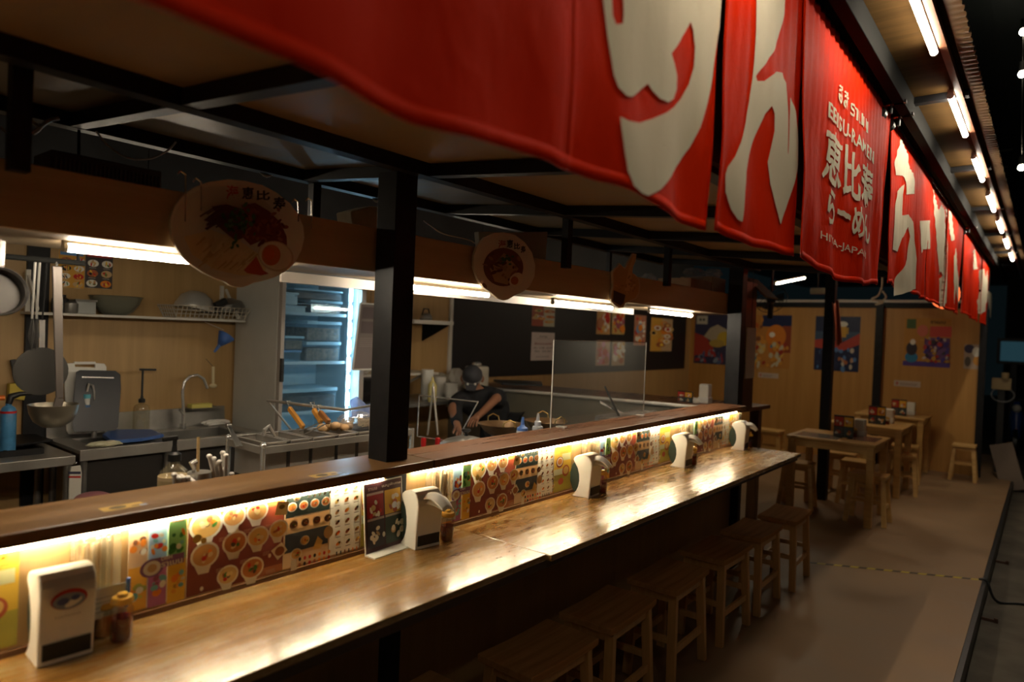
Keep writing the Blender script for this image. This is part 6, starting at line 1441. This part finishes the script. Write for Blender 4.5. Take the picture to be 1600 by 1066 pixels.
# fingers of both hands grow from the palms
def fingers(h, fwd, side):
    global N, Ed
    fwd = fwd.normalized(); side = side.normalized(); k0 = N.index(next(n_ for n_ in N if (n_[0] - h).length < 1e-5)); dn_ = Vector((0, 0, -1))
    pi = len(N); N.append((h + fwd * .05, .022)); Ed.append((k0, pi))
    for j, (o_, L_) in enumerate(((-.030, .030), (-.010, .036), (.010, .034), (.030, .026))):
        a = len(N); N.append((h + fwd * .075 + side * o_, .0085)); N.append((h + fwd * (.075 + L_) + side * o_ * 1.1 + dn_ * .012, .0078)); N.append((h + fwd * (.075 + L_ * 1.5) + side * o_ * 1.1 + dn_ * .034, .0070)); Ed.extend([(pi, a), (a, a + 1), (a + 1, a + 2)])
    a = len(N); N.append((h + fwd * .03 - side * .038, .010)); N.append((h + fwd * .065 - side * .055 + dn_ * .01, .0085)); Ed.extend([(k0, a), (a, a + 1)])
fingers(haR, haR - elR, Vector((.5, .6, 0))); fingers(haL, haL - elL, Vector((.5, .6, 0)))
skin_mesh('body', N, Ed, M_skin, cook, 2)
# face on the lowered head
fwd = Vector((.45, -.60, -.65)).normalized(); sd = fwd.cross(Vector((0, 0, 1))).normalized(); upv = sd.cross(fwd).normalized()
fc = hd + fwd * .085
MB().blob(fc + upv * -.012 + fwd * .012, (.014, .014, .020), 10).build('nose', M_skin, cook, smooth=True)
for s_ in (-1, 1):
    MB().blob(fc + sd * .032 * s_ + upv * .018, .011, 10).build('eye', M_white, cook, smooth=True); MB().blob(hd + sd * .088 * s_, (.014, .022, .030), 10).build('ear', M_skin, cook, smooth=True)
MB().blob(fc + upv * -.050, (.022, .018, .006), 10).build('mouth', mat('lips', (.25, .08, .06), .5), cook, smooth=True)
q0 = hd - fwd * .01
MB().lathe([(.088, -.018), (.090, 0), (.086, .040), (.066, .074), (.030, .090), (0, .092)], q0 + upv * .02, 26, rot=Matrix((sd, -fwd, upv)).transposed()).build('cap', mat('cap_black', (.035, .035, .04), .7), cook, smooth=True)
MB().lathe([(.0905, -.016), (.0925, -.004), (.0905, .004)], q0 + upv * .02, 26, rot=Matrix((sd, -fwd, upv)).transposed()).build('cap_band', mat('cap_band', (.22, .21, .20), .6), cook, smooth=True)
MB().prism([q0 + upv * .01 + fwd * .07 + sd * .06, q0 + upv * .0 + fwd * .16 + sd * .04, q0 + upv * .0 + fwd * .16 - sd * .04, q0 + upv * .01 + fwd * .07 - sd * .06], upv * .008).build('cap_peak', mat('cap_black', (.03, .03, .03)), cook, bevel=.004)
MB().blob(hd - fwd * .05 - upv * .02, (.085, .085, .07), 14).build('hair', M_dark, cook, smooth=True)
S = [(pel + Vector((0, 0, -.02)), .185), (pel.lerp(chest, .5), .180), (chest, .190), (neck, .095), (sR, .10), (sR.lerp(elR, .95), .072), (sL, .082), (sL.lerp(elL, .6), .068), (haL.lerp(elL, .12), .050)]
skin_mesh('shirt', S, [(0, 1), (1, 2), (2, 3), (2, 4), (4, 5), (2, 6), (6, 7), (7, 8)], M_blackcloth, cook)
T = [(pel, .15), (hipR, .115), (kR, .080), (Vector((fR.x, fR.y, .10)), .060), (hipL, .108), (kL, .080), (Vector((fL.x, fL.y, .10)), .060)]
skin_mesh('trousers', T, [(0, 1), (1, 2), (2, 3), (0, 4), (4, 5), (5, 6)], M_blackcloth, cook)
for f_ in (fR, fL): MB().blob(f_ + Vector((.07, -.02, .045)), (.14, .05, .045), 14).build('shoe', M_dark, cook, smooth=True)
# crate of stuff at the cook's right, dark
p = P(790, 640, x=-4.3); crumple('apron_bundle', 'dark bundle of cloth on the floor cupboard right of the cook', 'bundle', (-4.35, p.y + .1, .86), (.16, .22, .17), M_blackcloth, 21, 18, .12)
tag(MB().lohi((-4.6, p.y - .2, 0), (-4.12, p.y + .36, .72)).build('floor_cupboard', mat('dark_cupboard', (.03, .028, .025), .5), bevel=.004), 'low dark cupboard behind the cook', 'cupboard')

# ================================================================== DINING AREA
TH = .785
def table(label, x0, x1, y0, y1, h=TH, group='pale wooden dining tables'):
    t = thing('dining_table', label, 'table', ((x0 + x1) / 2, (y0 + y1) / 2, 0), group)
    MB().lohi((x0, y0, h - .026), (x1, y1, h)).build('tabletop', M_pale, t, bevel=.005)
    for x in (x0 + .05, x1 - .05):
        for y in (y0 + .05, y1 - .05): MB().lohi((x - .032, y - .032, 0), (x + .032, y + .032, h - .026)).build('leg', M_pale, t, bevel=.004)
    for lo, hi in (((x0 + .08, y0 + .035, h - .10), (x1 - .08, y0 + .055, h - .027)), ((x0 + .08, y1 - .055, h - .10), (x1 - .08, y1 - .035, h - .027)), ((x0 + .035, y0 + .08, h - .10), (x0 + .055, y1 - .08, h - .027)), ((x1 - .055, y0 + .08, h - .10), (x1 - .035, y1 - .08, h - .027))): MB().lohi(lo, hi).build('apron', M_pale, t)
    return t
table('pale dining table nearest the camera, in front of the black post', -2.005, -1.20, 6.95, 7.70)
table('pale dining table in the middle of the row of three', -2.02, -1.22, 8.58, 9.36)
table('pale dining table farthest from the camera, by the far wall', -2.03, -1.20, 10.10, 10.82)
tag(MB().lohi((-1.95, 7.02, TH), (-1.55, 7.36, TH + .0012)).build('table_menu', mat('laminated_sheet', (.22, .17, .13), .25)), 'laminated sheet stuck on the nearest dining table, left side', 'menu', 'sheets on the nearest table')
tag(MB().lohi((-1.50, 7.16, TH), (-1.25, 7.56, TH + .0012)).build('table_menu', mat('laminated_sheet2', (.20, .10, .07), .25)), 'laminated sheet stuck on the nearest dining table, right side', 'menu', 'sheets on the nearest table')
gd = 'wooden stools in the dining area'
def dstool(x, y, rz, label, w=.30, d=.26): return stool('light wooden stool ' + label, (x, y, 0), w, d, .47, gd, rz, M_pale, M_pale, .02)
dstool(-1.30, 7.26, 0, 'under the right side of the nearest dining table', .32, .28)
dstool(-1.98, 7.35, .1, 'at the left end of the nearest dining table')
dstool(-1.80, 8.42, .0, 'in the gap behind the black post')
dstool(-1.28, 8.98, .1, 'beside the middle dining table')
dstool(-1.55, 7.98, .0, 'behind the nearest dining table, in its shade')
dstool(-.80, 10.56, 0, 'alone against the far wall at the street end', .26, .24)
dstool(-3.02, 9.7, .0, 'near the far wall, left of the tables', .34, .28)
dstool(-1.36, 9.76, .1, 'between the middle and the farthest table')
def menu_block(u, v, y, label, hgt=.20, w=.17, z=TH):
    p = P(u, v, y=y); t = thing('menu_block', label, 'menu stand', (p.x, y, z), 'menu stands on the tables')
    MB().lohi((p.x - w / 2, y, z), (p.x + w / 2, y + .02, z + hgt)).build('board', M_dark, t, bevel=.002)
    k = Ink(plane_map((p.x - w / 2, y, z), (w, 0, 0), (0, 0, hgt)), (0, -1, 0), .0006); rng = random.Random(int(u))
    k.rect(.03, .5, .48, .93, (.45, .04, .02)); k.rect(.52, .5, .97, .93, (.75, .40, .04)); k.rect(.03, .04, .48, .46, (.08, .07, .07)); k.rect(.52, .04, .97, .46, (.06, .08, .08))
    for cu, cv in ((.25, .70), (.75, .70), (.25, .25), (.75, .25)):
        for _ in range(6): k.ell(cu + rng.uniform(-.12, .12), cv + rng.uniform(-.1, .08), .07, .05, rng.choice([WHT, NOO, MEAT, (.6, .55, .4), RED]), rng.uniform(0, 3), 9)
    k.build('print', t); return t
menu_block(1318, 670, 7.28, 'two-by-two menu stand on the nearest dining table', .215, .18)
menu_block(1370, 655, 8.85, 'two-by-two menu stand on the middle dining table', .215, .18)
menu_block(1404, 648, 10.30, 'two-by-two menu stand on the farthest dining table', .215, .18)
for xk, yk, zk, lab in ((-3.35, 1.1, 2.26, 'added tube lamp over the sink side of the kitchen, unseen behind the fascia'), (-3.35, 3.5, 2.26, 'added tube lamp over the wok side of the kitchen, unseen behind the fascia')):  # unseen lamps added to brighten the upper back wall and shelf
    t = tube_lamp('added_kitchen_lamp', (xk, yk, zk), (xk, yk + .6, zk), .012, glow('added_tube_kitchen', (1.0, .84, .62), 42), lab, 'lamps added over the kitchen')
    MB().cyl((xk, yk + .3, zk + .03), (xk, yk + .3, 3.6), .003, n=6).build('cord', M_dark, t)
t = tube_lamp('ceiling_lamp', (-1.28, 7.7, 2.84), (-1.28, 8.3, 2.84), .014, glow('added_tube_inner', (1.0, .82, .56), 70), 'added tube lamp over the dining tables, unseen behind the middle curtain', 'dining lamps')  # lamp added behind the curtain to brighten tables, stools and floor
def cup_napkins(u, y, label, z=TH, r=.055, h=.10, x=None):
    p = P(u, 650, y=y) if x is None else Vector((x, y, 0)); t = thing('napkin_cup', label, 'napkin holder', (p.x, y, z), 'tissue boxes on the tables')
    MB().lohi((p.x - r, y - r, z), (p.x + r, y + r, z + h * .55)).build('box', M_white, t, bevel=.008); MB().lohi((p.x - r * .9, y - r * .8, z + h * .5), (p.x + r * .9, y + r * .8, z + h * 1.7)).build('tissues', M_napkin, t, bevel=.01); return t
cup_napkins(1345, 7.55, 'tissue box behind the menu stand of the nearest dining table')
cup_napkins(1389, 9.15, 'tissue box on the middle dining table')
cup_napkins(1423, 10.55, 'tissue box on the farthest dining table, right of its menu stand')
jar((P(1335, 668, y=7.40).x, 7.40, TH), 'dark sauce jar on the nearest dining table', .03, .07)
jar((P(1386, 655, y=8.95).x, 8.95, TH), 'dark sauce jar on the middle dining table', .03, .07)
# side bar beyond the kitchen partition
t = thing('side_bar', 'brown side bar beyond the kitchen partition with a leg at its right end', 'bar', (-3.3, 5.5, 0))
ex_ = P(1207, 632, z=1.14)
MB().prism([(BX + .02, 5.12, 1.10), (-1.99, 5.30, 1.105), (ex_.x, 6.15, 1.105), (-4.0, 5.9, 1.10), (BX + .02, 5.8, 1.10)], (0, 0, .035)).build('bar_top', M_shelf, t, bevel=.003)
lg = P(1185, 650, y=6.0); MB().lohi((lg.x - .06, 5.95, 0), (lg.x + .02, 6.03, 1.10)).build('leg', wood('dark_leg', (.12, .055, .02), (.2, .1, .04), 'Z'), t)
MB().lohi((BX + .05, 5.75, 0), (BX + .12, 5.80, 1.10)).build('leg', M_black, t)
cup_napkins(0, 5.72, 'tissue box standing on the side bar left of the far post', 1.136, .05, .10, x=P(1102, 615, y=5.72).x)
p = P(1070, 618, y=5.6); t = menu_block(1070, 618, 5.6, 'small orange menu stand on the side bar', .10, .14, 1.136)
p = P(1086, 622, y=5.65); crumple('napkin_heap', 'crumpled white napkin on the side bar', 'napkin', (p.x, 5.65, 1.158), (.05, .04, .024), M_napkin, 33)
q = P(1177, 600, y=5.9); jar((P(1170, 620, y=5.9).x, 5.9, 1.141), 'small jar on the side bar just right of the far post', .03, .07)
A = P(1168, 512, y=5.3); B = P(1180, 592, y=5.3)
t = thing('hanging_notice', 'white sheet hanging edge-on right of the far post', 'notice', (A.x, 5.3, B.z)); MB().lohi((A.x + .02, 5.22, B.z), (A.x + .028, 5.42, A.z)).build('sheet', M_white, t); MB().cyl((A.x + .024, 5.32, A.z), (A.x + .024, 5.32, 2.90), .002, n=6).build('cord', M_dark, t)
# wall fan and propped shutter beside the far post
fp = P(1205, 468, y=7.2)
t = thing('hanging_fan', 'black caged fan with a drooping stem right of the far post', 'fan', fp)
ring = Matrix.Rotation(R_(62), 3, 'X')
for i in range(14):
    a = 2 * math.pi * i / 14; q1_ = fp + ring @ Vector((.16 * math.cos(a), .16 * math.sin(a), 0)); MB().tube([fp + ring @ Vector((0, 0, .05)), (fp + q1_) / 2 + ring @ Vector((0, 0, .045)), q1_], .0028, 5).build('cage_wire', M_dark, t)
MB().tube([fp + ring @ Vector((.16 * math.cos(2 * math.pi * i / 28), .16 * math.sin(2 * math.pi * i / 28), 0)) for i in range(28)], .004, 6, closed=True).build('cage_ring', M_dark, t)
for i in range(3):
    a = 2.1 * i; MB().prism([fp + ring @ Vector((r_ * math.cos(a + o_), r_ * math.sin(a + o_), .01 * o_ * 4)) for r_, o_ in ((.03, -.3), (.13, -.15), (.14, .5), (.03, .5))], (0, 0, .003)).build('blade', mat('fan_blade', (.12, .13, .14), .3), t)
MB().blob(fp, (.05, .06, .05), 14).build('motor', M_dark, t, smooth=True); MB().cyl(fp, P(1203, 497, y=7.25), .028, n=12).build('stem', M_dark, t, smooth=True); MB().cyl(fp, (fp.x, 7.2, 3.6), .012, n=8).build('hanger', M_dark, t)
a = P(1174, 436, y=5.6); b = P(1206, 466, y=5.6)
tag(MB().bar(a, b, .014, .30, (0, 1, 0)).build('shutter_flap', mat('flap_wood', (.24, .12, .06), .5)), 'brown shutter flap propped open right of the far post', 'shutter')
MB_ = P(1170, 470, y=5.35)
tag(MB().lohi((MB_.x - .012, 5.18, 1.15), (MB_.x + .012, 5.5, 2.17)).build('wood_divider', wood('dark_panel_wood', (.10, .05, .025), (.16, .085, .04), 'Z')), 'narrow dark wood panel edge behind the far post', 'panel')
# posters on the far wall: no characters, just their colours and food
fw = FY - .003
def a_wave(k, ar, rng):
    k.rect(0, 0, 1, 1, (.05, .05, .10)); k.rect(.04, .80, .33, .97, (.60, .56, .46)); k.ell(.14, .89, .03, .025, BLK); k.ell(.23, .89, .03, .025, BLK)
    k.poly([(0, .15), (0, .62), (.3, .55), (.5, .35), (.6, .15)], (.42, .06, .04)); k.poly([(.25, .55), (.4, .72), (.6, .80), (.85, .70), (.95, .5), (.7, .55), (.5, .45)], (.50, .42, .30)); k.ell(.78, .52, .18, .14, (.62, .44, .06)); k.ell(.6, .42, .2, .08, (.5, .35, .08))
    for i in range(30): k.ell(rng.uniform(.05, .95), rng.uniform(.03, .28), rng.uniform(.03, .09), rng.uniform(.02, .05), rng.choice([(.10, .14, .28), (.25, .30, .40), (.4, .05, .05), (.05, .05, .1)]), rng.uniform(0, 3), 10)
def a_orange(k, ar, rng):
    k.rect(0, 0, 1, 1, (.50, .22, .05)); k.rect(.3, .78, 1, 1, (.02, .03, .09)); k.rect(.8, .3, 1, .8, (.30, .07, .03))
    k.ell(.64, .60, .24, .22, (.68, .22, .03), 0, 24); k.ell(.66, .38, .20, .12, (.60, .18, .03)); k.ell(.55, .63, .07, .05, WHT); k.ell(.30, .40, .10, .14, (.6, .48, .25))
    for i in range(44): k.ell(rng.uniform(.05, .95), rng.uniform(.03, .5), rng.uniform(.03, .08), rng.uniform(.02, .06), rng.choice([(.66, .30, .05), (.70, .45, .10), (.35, .05, .03), (.1, .25, .35), (.55, .5, .35)]), rng.uniform(0, 3), 10)
    for i in range(16): k.ell(rng.uniform(.05, .35), rng.uniform(.45, .95), rng.uniform(.03, .07), rng.uniform(.03, .06), rng.choice([(.5, .12, .03), (.62, .28, .05), (.2, .08, .04)]), 0, 10)
def a_beer(k, ar, rng):
    k.rect(0, 0, 1, 1, (.02, .03, .08)); k.rect(0, .55, 1, .72, (.05, .09, .16)); k.poly([(0, .42), (0, .56), (.35, .60), (.62, .52), (1, .70), (1, .5), (.6, .36)], (.45, .06, .04))
    k.rect(.55, .62, .70, .84, (.62, .36, .05)); k.ell(.62, .86, .11, .05, WHT); k.rect(.70, .68, .75, .80, (.5, .3, .05))
    for i in range(36): k.ell(rng.uniform(.05, .95), rng.uniform(.04, .40), rng.uniform(.03, .06), rng.uniform(.02, .05), rng.choice([(.10, .22, .48), (.55, .50, .42), (.45, .15, .06), (.03, .04, .10), (.5, .3, .2)]), rng.uniform(0, 3), 10)
def a_fest(k, ar, rng):
    k.rect(0, 0, 1, 1, (.50, .24, .05)); k.rect(.55, .62, 1, .84, (.55, .08, .06)); k.rect(0, 0, 1, .10, (.10, .06, .28)); k.rect(.05, .78, .25, .98, (.08, .14, .05)); k.rect(.45, .15, .98, .6, (.16, .08, .22))
    k.text('ราเมน', .55, .89, .06, (.12, .06, .02), w=.32, bold=.03)
    k.ell(.18, .18, .14, .11, (.04, .22, .42)); k.ell(.18, .36, .12, .14, (.05, .04, .05)); k.ell(.20, .50, .06, .06, WHT); k.ell(.40, .74, .12, .12, (.62, .18, .12))
    for i in range(40): k.ell(rng.uniform(.4, .96), rng.uniform(.10, .6), rng.uniform(.02, .06), rng.uniform(.02, .05), rng.choice([(.55, .45, .42), (.08, .06, .3), (.55, .3, .06), (.45, .05, .05), (.05, .05, .06)]), rng.uniform(0, 3), 9)
def a_small(k, ar, rng):
    k.rect(0, 0, 1, 1, (.45, .34, .26)); k.ell(.25, .82, .25, .18, (.06, .05, .10)); k.ell(.7, .35, .25, .2, (.55, .26, .05)); k.ell(.6, .7, .2, .2, WHT); k.ell(.2, .3, .15, .2, (.12, .10, .08)); k.ell(.9, .8, .12, .2, (.08, .08, .12))
g = 'posters on the far wall'
wall_print('large_poster', 'blue, red and yellow wave poster on the far wall left of the far post', 'poster', fw, (1087, 491), (1143, 571), a_wave, g, 'y')
wall_print('large_poster', 'orange festival poster on the far wall under the fan', 'poster', fw, (1173, 492), (1234, 577), a_orange, g, 'y')
wall_print('large_poster', 'dark blue poster with a beer glass, behind the black post', 'poster', fw, (1275, 494), (1341, 582), a_beer, g, 'y')
wall_print('large_poster', 'large orange and purple festival poster on the right of the far wall', 'poster', fw, (1414, 497), (1484, 575), a_fest, g, 'y')
wall_print('large_poster', 'smallest poster, tan and black, at the street end of the far wall', 'poster', fw, (1507, 538), (1537, 578), a_small, g, 'y')
def a_sign(k, ar, rng): k.rect(0, 0, 1, 1, (.55, .45, .38)); k.ell(.12, .5, .05, .3, (.5, .15, .12)); k.lines(.22, .25, .92, .75, 2, (.25, .16, .14), rng, .35)
wall_print('printed_notice', 'small white label below the orange festival poster', 'notice', fw, (1185, 582), (1216, 592), a_sign, 'small labels on the far wall', 'y')
wall_print('printed_notice', 'small white label below the large festival poster', 'notice', fw, (1397, 594), (1438, 606), a_sign, 'small labels on the far wall', 'y')
# pink flag on the middle post, rope, exit box
p = P(1305, 480, y=7.8)
tag(MB().grid(lambda a, b: P(1300 + 10 * a + 6 * b, 472 + 66 * b + 3 * math.sin(a * 5), y=7.82 - .04 * math.sin(a * 6 + b)), 8, 12).build('paper_flag', mat('pink_flag', (.48, .15, .09), .7), smooth=True, solid=.002), 'faded pink paper flag hanging on the middle black post', 'flag')
p = P(1278, 455, y=8.6); t = thing('junction_box', 'small pale box hanging in the dark roof beside the middle black post', 'box', p); MB().box(p, (.16, .06, .07)).build('case', mat('dim_box', (.22, .20, .14), .5), t, bevel=.004); MB().cyl(p + Vector((0, 0, .03)), (p.x, p.y, 3.6), .004, n=6).build('cord', M_dark, t)
cable([P(1379, 425, y=10.2) + Vector((0, 0, 3.6 - P(1379, 425, y=10.2).z))] + [P(u, v, y=10.2) for u, v in ((1379, 425), (1378, 448), (1372, 462), (1362, 468), (1380, 472), (1368, 476), (1384, 466), (1379, 455))], .012, mat('pale_rope', (.30, .24, .17), .8), 'pale knotted rope hanging from under the curtain near the far wall', 'ropes')
# hanging pole lines in the dark roof
for i, (z_, lab) in enumerate(((2.95, 'lower dark roof truss over the dining area'), (3.25, 'upper dark roof truss over the dining area'))):
    tag(MB().lohi((-5.5, 9.2 + i, z_), (-1.4, 9.25 + i, z_ + .05)).build('roof_truss', mat('truss', (.06, .06, .062), .5)), lab, 'truss')

# ================================================================== STREET
a, b = P(1263, 879, z=0.0), P(1529, 906, z=0.0)
t = thing('hazard_tape', 'black and yellow hazard tape stuck across the floor', 'tape', (a + b) / 2)
d = (b - a); n_ = 20
for i in range(n_):
    p0 = a + d * (i / n_); p1 = a + d * ((i + 1) / n_); o_ = Vector((-.25, 1, 0)).normalized() * .014
    MB().prism([p0 - o_, p1 - o_ , p1 + o_ + d * .012, p0 + o_ + d * .012], (0, 0, .0012)).build('tape_stripe', mat('tape_black', (.012, .012, .012), .4) if i % 2 == 0 else mat('tape_yellow', (.55, .42, .03), .4), t)
cable([Vector((b.x, b.y, .003)), Vector((b.x + .05, b.y, .0)), Vector((b.x + .12, b.y - .05, -.115)), Vector((b.x + .30, b.y + .05, -.12)), Vector((b.x + .6, b.y - .1, -.12)), Vector((b.x + 1.2, b.y + .2, -.12))], .010, M_dark, 'black cable running from the tape end out over the street', 'street cables')
cable([Vector((-.26, 3.1, -.122)), Vector((-.1, 3.3, -.122)), Vector((.02, 3.0, -.122)), Vector((.1, 3.6, -.122))], .006, M_dark, 'thin black wire lying on the street near the tape', 'street cables')
for i, (y, lab) in enumerate(((4.3, 'rusty bolt bracket on the street beside the slab, nearest'), (5.6, 'rusty bolt bracket on the street beside the slab, middle'), (7.2, 'rusty bolt bracket on the street beside the slab, farthest'))):
    t = thing('ground_bracket', lab, 'bracket', (-.24, y, -.13), 'brackets along the slab edge'); MB().lohi((-.284, y - .006, -.13), (-.20, y + .006, -.112)).build('bar', mat('rust', (.10, .05, .03), .8), t); MB().cyl((-.20, y, -.13), (-.20, y, -.10), .012, n=8).build('bolt', mat('rust', (.1, .05, .03)), t)
# things by the street end of the far wall
p = P(1565, 600, y=11.6)
t = thing('cable_box', 'beige box with a roll and a cable ring, beyond the street end post', 'box', (p.x, 11.6, 1.05)); MB().box((p.x, 11.6, p.z), (.22, .10, .16)).build('case', mat('beige_box', (.34, .25, .12), .5), t, bevel=.006); MB().cyl((p.x + .04, 11.55, p.z + .07), (p.x + .04, 11.55, p.z + .16), .045, n=14).build('roll', mat('beige_box', (.3, .2, .1)), t, smooth=True)
MB().tube([Vector((p.x + .02 + .13 * math.cos(a_), 11.56, p.z - .15 + .10 * math.sin(a_))) for a_ in [2 * math.pi * i / 20 for i in range(20)]], .008, 6, closed=True).build('cable_ring', mat('ring', (.18, .18, .18), .5), t, smooth=True); MB().lohi((p.x - .04, 11.62, -.13), (p.x + .04, 11.68, p.z)).build('stand', M_dark, t)
a = P(1564, 694, y=11.25); b = P(1585, 745, y=11.0); b.z = -.12
tag(MB().bar(b, a, .26, .03, (0, 1, 0)).build('leaning_plank', mat('old_plank', (.16, .12, .09), .8)), 'weathered plank leaning in the dark beyond the street end post', 'plank')
p = P(1590, 548, y=17)
t = thing('lit_window', 'small cold blue lit panel far off at the right edge', 'lit panel', (p.x, 17, 0)); MB().lohi((p.x - .28, 17, p.z - .22), (p.x + .5, 17.04, p.z + .18)).build('pane', glow('far_screen', (.10, .28, .36), .12), t); MB().lohi((p.x - .34, 17.01, p.z - .28), (p.x + .6, 17.08, p.z + .24)).build('frame', M_dark, t); MB().lohi((p.x - .1, 17.1, -.13), (p.x, 17.2, p.z)).build('stand', M_dark, t)
rng = random.Random(5)
t = thing('parked_scooter', 'dark blue scooter parked far off at the right edge', 'scooter', (P(1592, 600, y=15).x, 15, -.13))
c = t.location
for y_ in (-.45, .45): MB().lathe([(.20, -.04), (.25, -.03), (.25, .03), (.20, .04), (.20, -.04)], c + Vector((0, y_, .25)), 24, rot=Matrix.Rotation(R_(90), 3, 'Y')).build('wheel', M_dark, t, smooth=True)
M_sc = mat('scooter_blue', (.03, .08, .30), .25)
MB().tube([c + Vector(q) for q in ((0, -.45, .35), (0, -.35, .75), (0, -.30, .95))], [.06, .09, .05], 10).build('front_shield', M_sc, t, smooth=True); MB().tube([c + Vector(q) for q in ((0, -.3, .35), (0, .05, .35), (0, .2, .62), (0, .62, .68))], [.07, .08, .13, .07], 10).build('body', M_sc, t, smooth=True); MB().tube([c + Vector(q) for q in ((0, .0, .78), (0, .3, .80), (0, .6, .78))], [.08, .10, .07], 10).build('seat', M_dark, t, smooth=True); MB().cyl(c + Vector((-.3, -.32, 1.0)), c + Vector((.3, -.32, 1.0)), .015, n=8).build('handlebar', M_dark, t)
MB().blob(c + Vector((0, -.42, .85)), .07, 10).build('headlight', M_white, t, smooth=True)
# dark buildings and a tarp roof across the lane
struct(MB().lohi((-.9, 22, -.13), (7, 22.3, 5)).build('wall_lane_end', M_darkroof))
struct(MB().lohi((3.4, -3, -.13), (3.5, 22, 4)).build('wall_lane_side', mat('lane_wall', (.05, .05, .045), .7)))
tp = MB(); tp.grid(lambda a, b: Vector((-.7 + 4.8 * b, -3 + 25 * a, 4.05 + .02 * math.sin(b * 60) - .5 * b)), 60, 60); struct(tp.build('ceiling_tarp', mat('tarp', (.020, .026, .028), .55), solid=.01))
# string of street bulbs
BXX = -.20
bulbs = [P(1599, 50, x=BXX), P(1597, 116, x=BXX), P(1596, 262, x=BXX)]
ys = [(b_.y, b_.z) for b_ in bulbs]
ys.sort()
yy = [q[0] for q in ys]
zz = [q[1] for q in ys]
lane = [(.25, -2.2, 2.80), (.25, -.6, 2.78), (.25, 1.0, 2.76)]  # unseen lamps added to light the stools and counter front
for i, (y, z) in enumerate(zip(yy, zz)):
    t = thing('string_bulb', ['bulb on the lane string at the top right corner', 'bulb on the lane string just below the top right corner', 'bulb on the lane string at the right edge, lowest of the three'][i], 'bulb', (BXX, y, z), 'bulbs strung along the lane')
    MB().blob((BXX, y, z), .022, 14).build('bulb', M_bulb, t, smooth=True); MB().cyl((BXX, y, z + .02), (BXX, y, z + .08), .018, n=10).build('socket', M_dark, t, smooth=True)
pts = []
for (y0, z0), (y1, z1) in zip(list(zip(yy, zz)), list(zip(yy, zz))[1:]):
    for j in range(6):
        f_ = j / 6; pts.append(Vector((BXX, y0 + (y1 - y0) * f_, z0 + (z1 - z0) * f_ + .08 - .10 * 4 * f_ * (1 - f_) * .5)))
pts.append(Vector((BXX, yy[-1], zz[-1] + .08))); tag(MB().tube(pts, .004, 5).build('string_wire', M_dark, smooth=True), 'dark wire carrying the street bulbs', 'wire')
for i, (x, y, z) in enumerate(lane):
    t = thing('added_lane_lamp', ['added lane lamp farthest behind the camera, unseen', 'added lane lamp behind the camera, unseen', 'added lane lamp beside the camera, out of the picture', 'added lane lamp ahead of the camera, out of the picture at the right'][i], 'bulb', (x, y, z), 'lamps added over the lane')
    MB().blob((x, y, z), .036, 14).build('bulb', M_bulb, t, smooth=True); MB().cyl((x, y, z + .03), (x, y, z + .08), .018, n=10).build('socket', M_dark, t, smooth=True); MB().cyl((x, y, z + .08), (x, y, 4.0), .003, n=6).build('cord', M_dark, t)
for i, (pl) in enumerate((((1510, 25), (1540, 32), (1570, 26), (1600, 8)), ((1515, 50), (1550, 52), (1600, 40)), ((1540, 108), (1570, 104), (1600, 82)), ((1548, 236), (1575, 235), (1600, 225)), ((1560, 262), (1585, 258), (1600, 246)))):
    cable([P(u, v, y=6.5 + i) for u, v in pl], .006, mat('wire_grey', (.16, .15, .13), .6), 'faint sagging wire over the lane, ' + ['topmost', 'second from the top', 'third from the top', 'fourth from the top', 'lowest'][i], 'wires over the lane')
